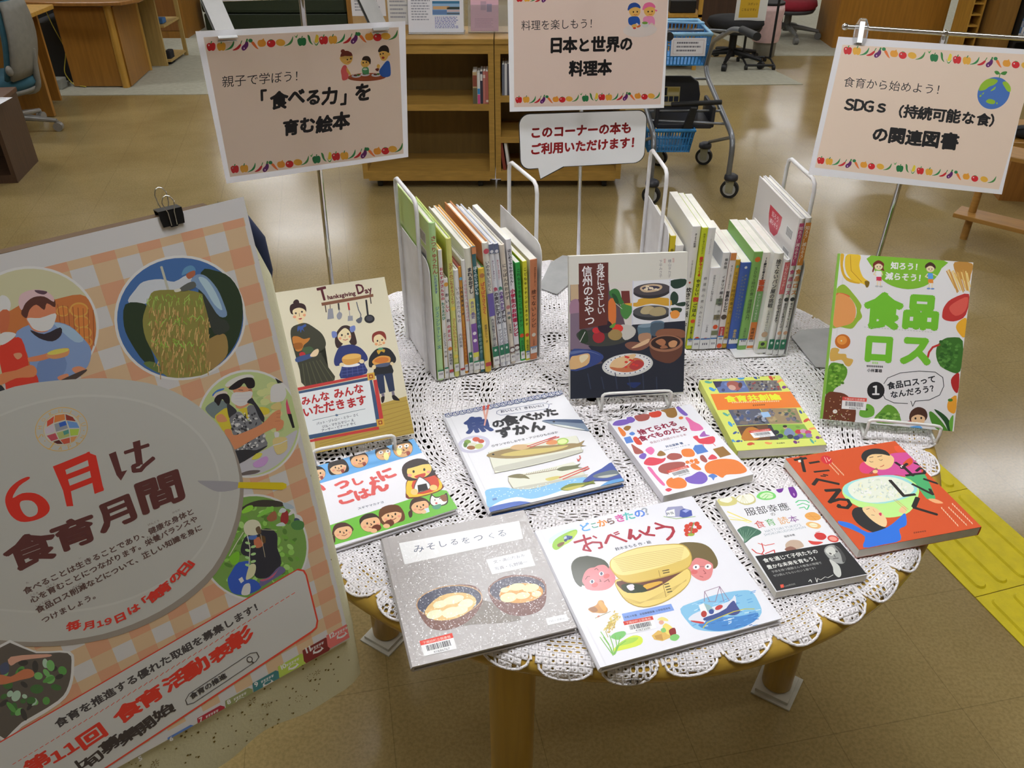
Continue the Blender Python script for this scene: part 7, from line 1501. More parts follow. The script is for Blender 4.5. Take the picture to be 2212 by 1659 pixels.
# ------------------------------------------------------------------ yellow tactile paving
yel = plain('tactile_yellow', 'd6c414', .5, 0, .4, (300, .4, .002))
ta = math.radians(-73.7); TD = Vector((math.cos(ta), math.sin(ta), 0)); TN = Vector((-TD.y, TD.x, 0))
for k in range(6):
    P0 = Vector((1.1286, 1.6005, 0)) + TD * (-.55 + .352 * k)
    lab = ['under the table edge, farthest from the camera', 'beside the orange picture book corner', 'beyond the orange picture book corner', 'next along the strip past the table', 'next along the strip near its cut-off end', 'at the cut-off end of the strip'][k]
    root = thing('tactile_tile', 'yellow tactile paving tile with raised bars', 'paving tile', P0, ta, 'yellow tactile paving tiles')
    mb = MB(); mb.box(.001, .001, 0, .351, .281, .003); mb.build('base_slab', yel, root, bevel=.001)
    for j in range(4):
        y = .042 + .066 * j; q = []
        for cx, a0 in ((.318, -90), (.034, 90)):
            for i in range(9): t = math.radians(a0 + 22.5 * i); q.append((cx + .0165 * math.cos(t), y + .0165 * math.sin(t)))
        mb = MB(); qi = [(cx_ + (.034 - cx_ if cx_ < .1 else .318 - cx_) * .25, y + (yy - y) * .75) for cx_, yy in q]
        nq = len(q); mb.add([(a, b, .003) for a, b in q] + [(a, b, .008) for a, b in qi], [(i, (i + 1) % nq, nq + (i + 1) % nq, nq + i) for i in range(nq)] + [tuple(range(nq, 2 * nq))])
        mb.build('raised_bar', yel, root)

# ------------------------------------------------------------------ low bookcases on castors
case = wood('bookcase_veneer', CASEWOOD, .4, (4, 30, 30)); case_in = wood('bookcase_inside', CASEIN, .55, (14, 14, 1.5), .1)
rubber = plain('black_rubber', '1a1a1a', .6)
def bookcase(label, x0, x1, levels, y0=4.31, d=.30):
    st = thing('low_bookcase', label, 'bookcase', (x0, y0, 0), None, 'low bookcases on castors'); W = x1 - x0
    mb = MB(); mb.box(0, 0, .055, .028, d, .735); mb.build('side_panel', case, st)
    mb = MB(); mb.box(W - .028, 0, .055, W, d, .735); mb.build('side_panel', case, st)
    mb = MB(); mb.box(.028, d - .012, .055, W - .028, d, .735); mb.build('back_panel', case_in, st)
    mb = MB(); mb.box(0, -.006, .735, W, d, .762); mb.build('top_panel', case, st, bevel=.003)
    mb = MB(); mb.box(.028, .002, .69, W - .028, .022, .735); mb.build('top_rail', case, st)
    mb = MB(); mb.box(.028, .0, .045, W - .028, d, .098); mb.build('bottom_panel', case, st)
    for z in levels: mb = MB(); mb.box(.028, .004, z - .032, W - .028, d - .012, z); mb.build('shelf', case, st)
    for cx in (.08, W - .08):
        for cy in (.05, d - .05):
            mb = MB(); mb.cyl((cx - .012, cy, .023), (cx + .012, cy, .023), .023, n=16); mb.box(cx - .016, cy - .014, .03, cx + .016, cy + .014, .05); mb.build('castor', rubber, st)
bookcase('low oak bookcase with mostly empty shelves and a few books by the upright', -.792, -.090, [.445])
bookcase('low oak bookcase with three shelf levels behind the speech bubble sign', -.086, .578, [.487, .28])
def shelf_book(x, z, t, h, dpt, c, label, y=4.325, lean=0, grp='small books on the low bookcase shelves', stripe=None, name='book'):
    o = thing(name, label, 'book', (x, y, z), None, grp)
    o.rotation_euler = (0, math.radians(lean), 0)
    mb = MB(); mb.box(0, 0, 0, t, dpt, h, hexlin(c))
    if stripe:
        for (a, b, cc) in stripe: mb.box(.0008, -.0006, h * a, t - .0008, .001, h * b, hexlin(cc))
    mb.build('cover', matte_print, o, colors=True)
    mb = MB(); mb.box(.0015, .002, h, t - .0015, dpt - .002, h + .0008); mb.build('page_block', paper_edge, o)
xs = -.198
for t, h, c, stripe, lb in ((.022, .155, 'b8a078', [(.0, .5, '60604a'), (.55, .9, '8a4a3c')], 'thick tan book at the open end of the few books in the bookcase'), (.014, .150, 'd8d8d8', [(.32, .5, '3c8ac8'), (.0, .3, 'c8508c')], 'white book with blue and pink spine bands in the bookcase'), (.012, .158, '3c3848', [(.72, .92, 'd8d8d8')], 'dark spine with a white head patch in the bookcase'), (.013, .158, 'c07870', [(.8, .9, 'e0c8c0')], 'salmon pink spine beside the dark spine in the bookcase'), (.013, .158, 'b86860', [(.05, .12, 'e0d0c8')], 'dull red spine beside the white end spine in the bookcase'), (.014, .155, 'd4d0cc', [(.1, .2, '7888b0')], 'white spine nearest the upright of the bookcase')):
    shelf_book(xs, .4455, t, h, .11, c, lb, stripe=stripe); xs += t + .0012
xs = -.050
for t, h, c, lb in ((.012, .15, '6a7080', 'grey disc case against the upright in the second bookcase'), (.012, .15, 'd0d0d4', 'white disc case in the second bookcase'), (.014, .152, '50505c', 'charcoal disc case in the second bookcase'), (.014, .15, '888c98', 'pale grey disc case in the second bookcase')):
    shelf_book(xs, .4875, t, h, .13, c, lb, grp='disc cases in the second bookcase', name='disc_case'); xs += t + .001
shelf_book(-.046, .0985, .016, .15, .12, '8a4030', 'dark red book leaning on the bottom shelf of the second bookcase', lean=-8); shelf_book(-.022, .0985, .014, .145, .12, 'd8d8d4', 'white book leaning beside the dark red one on the bottom shelf', lean=-8, stripe=[(.0, .2, 'c04030')])

# papers on the bookcase tops
paper_mat = printed('office_paper', .55, .3)
def paper(label, M, W, H, items, base='e4e4ea', name='notice_sheet', cat='notice', grp=None, t=.001):
    mb = MB(); mb.box(0, 0, -t, W, H, 0, hexlin(base), M)
    for it in items:
        if it[0] == 'r': mb.add([(it[1] * W, it[2] * H, .0004 + it[6] * 1e-4 if len(it) > 6 else .0004), (it[3] * W, it[2] * H, .0004 + it[6] * 1e-4 if len(it) > 6 else .0004), (it[3] * W, it[4] * H, .0004 + it[6] * 1e-4 if len(it) > 6 else .0004), (it[1] * W, it[4] * H, .0004 + it[6] * 1e-4 if len(it) > 6 else .0004)], [(0, 1, 2, 3)], hexlin(it[5]), False, M)
        elif it[0] == 't': text(mb, M, it[1], (it[2] * W, it[3] * H), (it[4] * W, it[3] * H), hexlin(it[5]), .01, 1, .0008)
    return tag(mb.build(name, paper_mat, colors=True), label, cat, grp)
def lines(x0, x1, y0, y1, n, c='9a9ca8', seed=1):
    r = random.Random(seed); out = []
    for i in range(n):
        y = y1 - (y1 - y0) * (i + .5) / n; x = x0
        xe = x1 - r.uniform(0, .25) * (x1 - x0)
        while x < xe:
            w_ = r.uniform(.015, .06); out.append(('r', x, y - (y1 - y0) / n * .22, min(xe, x + w_), y + (y1 - y0) / n * .22, c)); x += w_ + .012
    return out
lean = lambda x, y, z, deg=14, yaw=0: frame((x, y, z), (math.cos(math.radians(yaw)), math.sin(math.radians(yaw)), 0), (-math.sin(math.radians(yaw)) * math.sin(math.radians(deg)), math.cos(math.radians(yaw)) * math.sin(math.radians(deg)), math.cos(math.radians(deg))))
M = lean(-.515, 4.435, .766, 14)
paper('white printed notice with a blue lake photo in a clear stand on the bookcase', M, .275, .29, lines(.06, .42, .18, .56, 9, seed=3) + [('t', '子ども読書の案内', .22, .58, .7, '505060')] + [('r', .44, .27, .93, .49, '8fb4d8'), ('r', .44, .45, .93, .49, '3c78a0', 1), ('r', .45, .36, .75, .41, 'd0a878', 1), ('r', .44, .28, .70, .35, '6484b4', 1), ('r', .70, .36, .93, .40, '38423c', 1), ('r', .70, .32, .93, .355, 'd0b8b8', 2), ('r', .70, .28, .93, .31, '586878', 1)] + lines(.48, .92, .06, .25, 8, '5c68b4', 4))
st = thing('acrylic_stand', 'clear acrylic stand propping the printed notice on the bookcase', 'sign holder', (0, 0, 0)); mb = MB(); mb.box(-.003, -.003, -.0045, .281, .30, -.0015, M=M); mb.build('back_plate', acrylic, st)
mb = MB(); mb.box(-.515, 4.40, .7625, -.235, 4.50, .7655); mb.build('foot_plate', acrylic, st)
M2 = lean(-.205, 4.43, .772, 16)
for k in range(3):
    Mk = M2 @ Matrix.Translation((0, 0, -.0016 * k))
    paper('pink leaflet standing in the clear leaflet rack' if k == 0 else 'pink leaflet behind the front one in the clear rack', Mk, .138, .20, ([('t', '図書館利用案内のご案内', .08, .9, .92, '806068'), ('r', .36, .48, .56, .68, 'c0a0b0'), ('r', .58, .44, .76, .62, '9c8ca8')] + lines(.15, .85, .08, .3, 6, 'c89cac', 8)) if k == 0 else [], 'e6b8c6', 'leaflet', 'leaflet', 'pink leaflets in the rack')
rk = thing('leaflet_rack', 'clear acrylic leaflet rack with pink leaflets on the bookcase', 'leaflet rack')
mb = MB(); mb.box(-.012, -.006, -.022, .30, .21, -.019, M=M2); mb.box(-.012, -.006, .004, .30, .12, .0062, M=M2); mb.build('pocket', acrylic, rk)
mb = MB(); mb.box(-.012, -.008, -.022, .30, -.005, .0062, M=M2); mb.box(-.014, -.006, -.022, -.0115, .14, .006, M=M2); mb.build('frame', acrylic, rk)
cb = thing('cork_panel', 'beige pinboard standing on the bookcase behind the family sign', 'pinboard', (-.80, 4.50, .762)); mb = MB(); mb.box(0, 0, 0, .30, .014, .42); mb.build('board', plain('cork', 'c0a070', .9), cb); mb = MB(); mb.box(.02, .014, 0, .05, .09, .01); mb.box(.25, .014, 0, .28, .09, .01); mb.build('foot', case, cb)
for i, (x, z, w_, h_, lb) in enumerate(((-.79, .99, .14, .16, 'white notice pinned above another on the beige pinboard'), (-.80, .83, .17, .14, 'white table of dates pinned on the beige pinboard'), (-.62, .79, .11, .18, 'cream notice with a brass pin on the beige pinboard'))):
    Mp = frame((x, 4.4985 - .001 * i, z), (1, 0, 0), (0, 0, 1))
    paper(lb, Mp, w_, h_, lines(.1, .9, .15, .85, 7, seed=20 + i) + ([('r', .47, .93, .53, .97, '9a8040')] if i == 2 else []), 'e2e2e0' if i == 2 else 'e6e6ec', 'notice_sheet', 'notice')

# ------------------------------------------------------------------ shopping cart with child seat
tube_grey = plain('grey_enamel_tube', '85888c', .35, .6); dark_pl = plain('charcoal_plastic', '2c2d33', .45); blue_pl = plain('blue_plastic', '3a8fd0', .4); pale_blue = plain('pale_blue_plastic', '8cbfe0', .4)
cart = thing('shopping_cart', 'grey tubular cart with a charcoal child seat and blue baskets', 'cart', (.93, 4.45, 0))
oc = Vector((.93, 4.45, 0)); q = lambda pts: [Vector(p) - oc for p in pts]
def sub(pts, n=4):
    pts = [Vector(p) for p in pts]; out = [pts[0]]
    for i in range(1, len(pts) - 1):
        a, b, c = pts[i - 1], pts[i], pts[i + 1]; l = min((a - b).length, (c - b).length) * .35
        p0, p2 = b + (a - b).normalized() * l, b + (c - b).normalized() * l
        out += [p0 * (1 - t) ** 2 + b * 2 * t * (1 - t) + p2 * t * t for t in [k / n for k in range(n + 1)]]
    return out + [pts[-1]]
for x in (1.12, .72):
    mb = MB(); mb.tube(sub(q([(x, 4.185, .085), (x, 4.189, .308), (x, 4.93, .42), (x, 5.03, .47), (x, 4.925, .622), (x, 4.52, .765), (x, 4.30, .80)])), .014, 10)
    fr = mb.build('side_frame', tube_grey, cart)
    mb = MB(); mb.tube(q([(x, 4.33, .797), (x, 4.05, .822)]), .019, 12); mb.build('grip', rubber, fr)
    mb = MB(); mb.tube(q([(x, 4.24, .30), (x, 4.70, .13), (x, 4.68, .08)]), .009, 8); mb.build('rear_strut', tube_grey, fr)
for x, y in ((1.135, 4.185), (.715, 4.10), (1.10, 4.70), (.84, 4.68)):
    wl = thing('castor', None, None); wl.parent = cart; wl.location = Vector((x, y, 0)) - oc; wl.rotation_euler = (0, 0, 1.15)
    mb = MB(); mb.cyl((-.012, 0, .047), (.012, 0, .047), .047, n=24); mb.build('tyre', rubber, wl)
    mb = MB(); mb.cyl((-.0135, 0, .047), (.0135, 0, .047), .033, n=20); mb.build('hub', plain('castor_hub', 'a9a9a4', .4), wl)
    mb = MB(); mb.prism([(-.018, .03), (.018, .03), (.022, .10), (-.022, .10)], -.017, -.0145, M=frame((0, 0, 0), (0, 1, 0), (0, 0, 1))); mb.prism([(-.018, .03), (.018, .03), (.022, .10), (-.022, .10)], .0145, .017, M=frame((0, 0, 0), (0, 1, 0), (0, 0, 1))); mb.build('fork', plain('zinc', 'a8a890', .4, .5), wl)
    mb = MB(); mb.lathe([(.014, .098), (.034, .098), (.036, .106), (.034, .12), (.020, .128)], 20); mb.build('swivel_cap', dark_pl, wl)
for bar in ([(.72, 4.5, .36), (1.12, 4.5, .36)], [(.72, 4.93, .42), (1.12, 4.93, .42)], [(.72, 4.62, .745), (.80, 4.62, .74), (1.05, 4.62, .74), (1.12, 4.62, .735)], [(.72, 4.47, .32), (1.13, 4.42, .315)]): mb = MB(); mb.tube(q(bar), .007); mb.build('cross_bar', tube_grey, cart)
# child seat: tub with backrest, front bar and sticker
seat = thing('child_seat', None, None); seat.parent = cart
mb = MB(); bk = [(-.125, 0), (.125, 0), (.13, .10), (.115, .165), (.07, .195), (-.07, .195), (-.115, .165), (-.13, .10)]
mb.prism(bk, 0, .022, M=frame(Vector((.90, 4.68, .30)) - oc, (1, 0, 0), (0, .12, 1))); mb.build('backrest', dark_pl, seat, bevel=.006)
mb = MB(); mb.box(.765 - .93, -.02 , .285, 1.06 - .93, .22, .315); mb.box(.755 - .93, -.02, .29, .775 - .93, .22, .40); mb.box(1.05 - .93, -.02, .29, 1.07 - .93, .22, .40); mb.build('seat', dark_pl, seat, bevel=.008)
mb = MB(); mb.prism([(.90 - .93, .29), (.945 - .93, .29), (.965 - .93, .40), (.935 - .93, .40)], .02, .05, M=frame((0, 0, 0), (1, 0, 0), (0, 0, 1))); mb.tube([(.83 - .93, -.03, .415), (1.09 - .93, -.03, .428)], .013, 10); mb.build('safety_bar', rubber, seat)
mb = MB(); Ms = frame(Vector((.80, 4.652, .345)) - oc, (1, 0, 0), (0, .12, 1)); mb.add([(0, 0, .0), (.115, 0, 0), (.115, .10, 0), (0, .10, 0)], [(0, 1, 2, 3)], hexlin('c8b878'), False, Ms)
for (a, b, c_, d_, cc) in ((.004, .055, .045, .096, '20242c'), (.05, .075, .11, .094, 'b8a050'), (.05, .055, .11, .07, 'd8cc9c'), (.004, .022, .026, .05, '343844'), (.031, .022, .053, .05, '343844'), (.058, .022, .08, .05, '343844'), (.085, .022, .11, .05, '343844'), (.004, .004, .11, .018, 'd8ccb0')): mb.add([(a, b, .0006), (c_, b, .0006), (c_, d_, .0006), (a, d_, .0006)], [(0, 1, 2, 3)], hexlin(cc), False, Ms)
mb.build('instruction_sticker', paper_mat, seat, colors=True)
def basket(name, cx, cy, z, wx, wy, h, mat, parent, rim):
    mb = MB(); t = .006
    def slats(p0, p1, n):
        for i in range(n):
            a = Vector(p0).lerp(Vector(p1), i / (n - 1)); inw = Vector((cx, cy, 0)) - Vector((a.x, a.y, 0)); mb.tube([a, Vector((a.x + inw.x * .12, a.y + inw.y * .12, z))], .0035, 4)
    x0, x1, y0, y1 = cx - wx / 2, cx + wx / 2, cy - wy / 2, cy + wy / 2
    slats((x0, y0, z + h), (x1, y0, z + h), 16); slats((x0, y1, z + h), (x1, y1, z + h), 16); slats((x0, y0, z + h), (x0, y1, z + h), 12); slats((x1, y0, z + h), (x1, y1, z + h), 12)
    for k in (.3, .65): 
        s_ = .12 * (1 - k); mb.tube([(x0 + s_ * wx / 2, y0 + s_ * wy / 2, z + h * k), (x1 - s_ * wx / 2, y0 + s_ * wy / 2, z + h * k), (x1 - s_ * wx / 2, y1 - s_ * wy / 2, z + h * k), (x0 + s_ * wx / 2, y1 - s_ * wy / 2, z + h * k)], .003, 4, closed=True)
    mb.box(x0 + wx * .06, y0 + wy * .06, z, x1 - wx * .06, y1 - wy * .06, z + .006)
    bo = mb.build(name, mat, parent)
    mb = MB(); mb.tube([(x0, y0, z + h), (x1, y0, z + h), (x1, y1, z + h), (x0, y1, z + h)], .010, 6, closed=True); mb.build('rim', rim, bo)
basket('lower_basket', -.09, .10, .165, .25, .30, .12, blue_pl, cart, blue_pl)
b2 = thing('shopping_basket', 'light blue shopping basket resting on top of the cart', 'basket', (.85, 4.62, .60)); basket('basket_body', 0, 0, .0, .30, .36, .155, blue_pl, b2, pale_blue)
mb = MB(); mb.tube(sub([(-.15, -.10, .16), (-.15, -.02, .185), (.15, .02, .17), (.15, .10, .16)]), .006, 6); mb.build('handle', pale_blue, b2)
Mn = frame((.80, 4.425, .655), (1, 0, 0), (0, .1, 1)); paper('white notice sheet hung on the light blue shopping basket', Mn, .175, .085, [('r', .06, .1, .94, .9, 'c8b0b0'), ('r', .07, .12, .93, .88, 'e6e6ea', 1)] + [(a, b, c_, d_, e_, f_, 2) for a, b, c_, d_, e_, f_ in lines(.16, .9, .2, .84, 3, '6c6c78', 5)], 'e6e6ea', 'notice_sheet', 'notice')

# ------------------------------------------------------------------ office side, behind the table
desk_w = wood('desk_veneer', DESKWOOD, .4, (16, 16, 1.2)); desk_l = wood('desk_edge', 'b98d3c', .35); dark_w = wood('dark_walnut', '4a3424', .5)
cab_l = wood('pale_cabinet', 'b09458', .45)
d1 = thing('service_desk', 'wooden service desk with curved light top and a panelled corner', 'desk', (-3.25, 6.38, 0))
mb = MB(); mb.box(0, 0, .012, .36, .03, .555); mb.build('front_panel', desk_w, d1)
mb = MB(); mb.tube([(.385, .005, 0), (.385, .005, .575)], .028, 14); mb.build('corner_post', desk_l, d1)
mb = MB(); mb.prism([(.40, .01), (.425, .0), (.375, .53), (.35, .53)], .012, .555); mb.box(.372, .07, .09, .379, .07, .5); mb.build('side_panel', desk_w, d1)
mb = MB(); mb.tube([(.365, .53, 0), (.365, .53, .56)], .022, 12); mb.build('rear_post', desk_l, d1)
mb = MB(); tp = [(-.25, .75), (-.25, -.02), (-.1, -.075), (.1, -.10), (.35, -.10), (.52, -.07), (.60, .05), (.60, .75)]; mb.prism(tp, .575, .600); mb.build('desk_top', wood('desk_top_wood', '946632', .3), d1, bevel=.005)
mb = MB(); mb.box(-.80, .60, .004, .0, .63, .575); mb.build('knee_shade_panel', plain('black_case', '131316', .5), d1)  # black sheet added to darken the knee space, standing in for shade
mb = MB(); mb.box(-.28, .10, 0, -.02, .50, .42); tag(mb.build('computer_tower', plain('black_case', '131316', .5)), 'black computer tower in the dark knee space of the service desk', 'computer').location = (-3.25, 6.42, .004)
mb = MB(); mb.tube(sub([(-3.36, 6.46, .60), (-3.31, 6.44, .40), (-3.26, 6.43, .26), (-3.32, 6.42, .10), (-3.27, 6.40, .02), (-3.16, 6.37, .01)]), .004, 6); tag(mb.build('cable', plain('yellow_cable', 'b8a83c', .5)), 'thin yellow cable hanging down beside the service desk', 'cable')
mb = MB(); mb.box(-.05, -.05, 0, .05, .05, .07); mb.box(-.04, .052, 0, .04, .1, .03); o = tag(mb.build('junction_box', plain('grey_abs', '8e9088', .6), bevel=.006), 'grey box on the carpet at the foot of the service desk', 'box'); o.location = (-3.36, 6.36, .005)
d2 = thing('side_desk', 'plain wooden desk end panel behind the grey office chair', 'desk', (-3.06, 5.63, 0))
mb = MB(); mb.box(-.60, 0, .006, 0, .028, .61); mb.build('end_panel', desk_w, d2)
mb = MB(); mb.box(-.62, -.02, .61, .02, .36, .638); mb.build('desk_top', desk_l, d2, bevel=.004)
mb = MB(); mb.box(-.60, .33, .02, -.10, .35, .60); mb.build('modesty_panel', desk_w, d2)
for k, (yy, lb) in enumerate(((6.98, 'pale open shelf unit next to the service desk'), )):
    s1 = thing('open_shelf', lb, 'shelf unit', (-2.955, yy + .06, 0))
    mb = MB(); mb.box(0, 0, .004, .17, .02, .60); mb.build('end_panel', cab_l, s1)
    for z in (.03, .29, .55): mb = MB(); mb.box(.0, .02, z, .20, .40, z + .015); mb.build('shelf', cab_l, s1)
    mb = MB(); mb.box(.18, .38, .004, .21, .40, .60); mb.build('upright', cab_l, s1)
mb = MB(); mb.box(0, 0, 0, .05, .10, .10); o = tag(mb.build('black_bag', plain('black_fabric', '18181c', .8), bevel=.012), 'small black bag at the foot of the pale open shelf unit', 'bag'); o.location = (-2.82, 7.10, .005)
mb = MB(); mb.box(0, 0, 0, .06, .08, .04); o = tag(mb.build('blue_item', plain('blue_card', '3a68a0', .6), bevel=.005), 'small blue box on the middle shelf of the pale open unit', 'box'); o.location = (-2.84, 7.12, .307)
cbn = thing('wooden_cabinet', 'brown panelled cabinet beyond the pale open shelf unit', 'cabinet', (-3.36, 8.10, 0)); mb = MB(); mb.box(0, 0, 0, .40, .5, .9); mb.build('body', desk_w, cbn); mb = MB(); mb.box(.03, -.008, .07, .37, 0, .85); mb.build('door', wood('cabinet_door', '8a5a28', .45), cbn)
gb = thing('green_bench', 'long dark green upholstered bench against the back cabinets', 'bench', (-2.90, 8.45, 0)); gm = plain('dark_green_vinyl', '26301c', .45)
mb = MB(); mb.box(0, 0, .004, 1.35, .45, .15); mb.build('base', gm, gb, bevel=.01); mb = MB(); mb.box(-.01, -.02, .155, 1.36, .45, .30); mb.build('cushion', gm, gb, bevel=.03); mb = MB(); mb.box(0, .40, .30, 1.35, .52, .75); mb.build('backrest', gm, gb, bevel=.03)
bp = thing('wooden_post_cabinet', 'brown wooden cabinet end beside the green bench', 'cabinet', (-1.53, 8.35, 0)); mb = MB(); mb.box(0, 0, 0, .36, .5, .95); mb.build('body', desk_w, bp); mb = MB(); mb.box(-.01, -.02, .95, .37, .5, .975); mb.build('top_panel', desk_l, bp)
# office chair, grey shell and teal seat
def office_chair(label, loc, rz, shell, seatm, base, seat_h, back, arms, s=1.0):
    ch = thing('office_chair', label, 'office chair', loc, rz); ch.scale = (s, s, s)
    mb = MB(); mb.lathe([(.05, seat_h - .03), (.20, seat_h - .02), (.225, seat_h + .01), (.215, seat_h + .045), (.12, seat_h + .055), (.001, seat_h + .052)], 28); mb.build('seat', seatm, ch)
    mb = MB(); mb.lathe([(.06, seat_h - .055), (.20, seat_h - .045), (.215, seat_h - .015), (.18, seat_h - .018)], 24); mb.build('seat_shell', shell, ch)
    mb = MB(); mb.cyl((0, 0, .09), (0, 0, seat_h - .05), .022); mb.cyl((0, 0, .06), (0, 0, .22), .030); mb.build('gas_column', base, ch)
    for k in range(5):
        a = 2 * PI * k / 5 + .3; c_, s_ = math.cos(a), math.sin(a)
        mb = MB(); mb.tube([(0, 0, .10), (.14 * c_, .14 * s_, .085), (.27 * c_, .27 * s_, .065)], [.026, .020, .013], 8); lg = mb.build('base_leg', base, ch)
        mb = MB(); mb.cyl((.27 * c_ - .018 * s_, .27 * s_ + .018 * c_, .028), (.27 * c_ + .018 * s_, .27 * s_ - .018 * c_, .028), .028, n=16); mb.tube([(.27 * c_, .27 * s_, .03), (.27 * c_, .27 * s_, .066)], .010, 8); mb.build('castor', base, lg)
    if back:
        mb = MB(); w_ = .21; n = 9; vs = []
        for j in range(9):
            t = j / 8; z = seat_h + .06 + .42 * t; y = .20 + .05 * t + .03 * math.sin(PI * t)
            for i in range(n):
                u = -1 + 2 * i / (n - 1); ww = w_ * (1 - .25 * max(0, t - .75) * 4 * .6) * (.85 + .15 * math.sin(PI * min(1, t + .2)))
                vs.append((u * ww, y - .05 * (u * u), z))
        k0 = len(vs); vs2 = [(x * .98, y - .035, z) for x, y, z in vs]
        fs = [(j * n + i, j * n + i + 1, (j + 1) * n + i + 1, (j + 1) * n + i) for j in range(8) for i in range(n - 1)]
        mb.add(vs, fs, (1, 1, 1), True); o_ = mb.build('back_shell', shell, ch); md = o_.modifiers.new('t', 'SOLIDIFY'); md.thickness = .02; md.offset = -1
        mb = MB(); mb.add(vs2, [f[::-1] for f in fs], (1, 1, 1), True); o_ = mb.build('back_pad', seatm, ch); md = o_.modifiers.new('t', 'SOLIDIFY'); md.thickness = .02; md.offset = 1
        mb = MB(); mb.tube(sub([(0, .05, seat_h - .05), (0, .22, seat_h - .05), (0, .25, seat_h + .20)]), .02, 8); mb.build('back_bracket', shell, ch)
        mb = MB(); mb.ball((.215, .17, seat_h + .12), .03, .02, .03); mb.build('knob', shell, ch)
greych = plain('grey_shell_plastic', '7c7a72', .5); teal = plain('teal_fabric', '2f5a68', .9)
office_chair('grey shell office chair with teal seat pad, tucked at the side desk', (-3.16, 5.30, 0), math.radians(-82), greych, teal, plain('silver_base', '9a9894', .35, .5), .30, True, False, 1.0)
# dark brown low unit
u = thing('low_unit', 'dark brown open storage unit below the grey office chair', 'storage unit', (-2.70, 4.40, 0), math.radians(99))
mb = MB(); mb.box(0, 0, 0, .36, .022, .395); mb.build('side_panel', dark_w, u)
mb = MB(); mb.box(0, .60, 0, .36, .622, .395); mb.build('side_panel', dark_w, u)
mb = MB(); mb.box(.0, .022, .0, .36, .60, .045); mb.build('bottom_panel', dark_w, u); mb = MB(); mb.box(-.01, -.005, .395, .37, .63, .418); mb.build('top_panel', wood('walnut_top', '5a3a24', .4), u, bevel=.003)
mb = MB(); mb.box(.335, .022, .045, .36, .60, .395); mb.build('back_panel', dark_w, u)
paper('white sheet lying on the dark brown storage unit', frame((-2.86, 4.40, .4205), (1, 0, 0), (0, 1, 0)), .2, .14, lines(.1, .9, .1, .9, 6), 'e4e4e8', 'notice_sheet', 'paper', t=.0008)

# ------------------------------------------------------------------ far side on the cart's side
black_pl = plain('black_nylon', '141416', .5)
office_chair('black office chair base on the pale mat behind the cart', (1.78, 7.12, .004), .25, black_pl, plain('black_fabric_seat', '18181a', .9), black_pl, .30, False, False, 1.0)
office_chair('red-seated office chair by the far counter', (2.50, 8.12, .004), .7, plain('charcoal_shell', '3c3d40', .5), plain('red_fabric', '8c1c2c', .9), plain('grey_base', '6c6c68', .4), .26, False, False, 1.05)
rk2 = thing('notice_trolley', 'black tube trolley on castors carrying a white and yellow sign', 'trolley', (1.86, 7.05, .004))
for x in (0, .22):
    mb = MB(); mb.tube(sub([(x, 0, .05), (x, 0, .75), (x + .02, 0, .80)]), .010, 8); mb.build('upright', black_pl, rk2)
for y in (-.14, .14):
    mb = MB(); mb.tube([(0, y, .035), (.22, y, .035)], .010, 8); mb.tube([(.0, y, .035), (0, 0, .06)], .008, 6); mb.tube([(.22, y, .035), (.22, 0, .06)], .008, 6); mb.build('foot_bar', black_pl, rk2)
    for x in (0, .22): mb = MB(); mb.cyl((x - .010, y, .018), (x + .010, y, .018), .018, n=14); mb.build('castor', rubber, rk2)
def spot_items():
    return [('r', .12, .14, .74, .97, 'd0a832'), ('t', 'スポット', .36, .66, .70, '2c2c20'), ('t', 'こちらです♪', .18, .42, .70, '2c2c20'), ('r', .05, .04, .95, .06, 'c8c8c4')]
paper('white and yellow sign hung on the black tube trolley', frame((1.735, 6.99, .352), (1, .05, 0), (0, .0, 1)), .245, .17, spot_items(), 'dcdcd6', 'hanging_sign', 'sign', t=.003)
bn = thing('waste_bin', 'grey waste bin lined with a pale pink bag', 'bin', (2.12, 7.40, .004)); mb = MB(); mb.lathe([(.085, 0), (.09, .005), (.105, .40), (.10, .40)], 28); mb.build('bin_body', plain('grey_bin', '8a887c', .5), bn)
mb = MB(); mb.lathe([(.107, .12), (.116, .18), (.108, .27), (.118, .36), (.110, .405), (.098, .38)], 28); mb.build('bag_liner', plain('pink_film', 'd8b8b4', .5), bn); mb = MB(); mb.lathe([(.098, .41), (.112, .41), (.112, .425), (.098, .425)], 24); mb.build('rim_ring', black_pl, bn)
cr = thing('wooden_rack', 'open wooden rack standing behind the cart', 'rack', (1.15, 6.9, .004))
for x in (0, .28): mb = MB(); mb.box(x, 0, 0, x + .03, .03, .75); mb.build('post', desk_l, cr)
for x in (0, .28): mb = MB(); mb.box(x, .32, 0, x + .03, .35, .75); mb.build('post', desk_l, cr)
for z in (.06, .39, .70): mb = MB(); mb.box(0, .0, z, .31, .35, z + .02); mb.build('shelf', desk_l, cr)
mb = MB(); mb.box(0, 0, 0, .20, .18, .09); o = tag(mb.build('black_tray', black_pl, bevel=.006), 'black tray on the middle shelf of the open wooden rack', 'tray'); o.location = (1.22, 6.96, .415)
ct = thing('far_counter', 'long wooden service counter front behind the red-seated chair', 'counter', (2.80, 7.70, .004)); mb = MB(); mb.box(0, 0, 0, .93, .03, .95); mb.build('front_panel', wood('counter_veneer', 'a87428', .4, (16, 16, 1.2)), ct); mb = MB(); mb.box(-.05, -.05, .95, .95, .5, .985); mb.build('counter_top', desk_l, ct); mb = MB(); mb.box(0, .03, 0, .03, .5, .95); mb.build('end_panel', desk_w, ct)
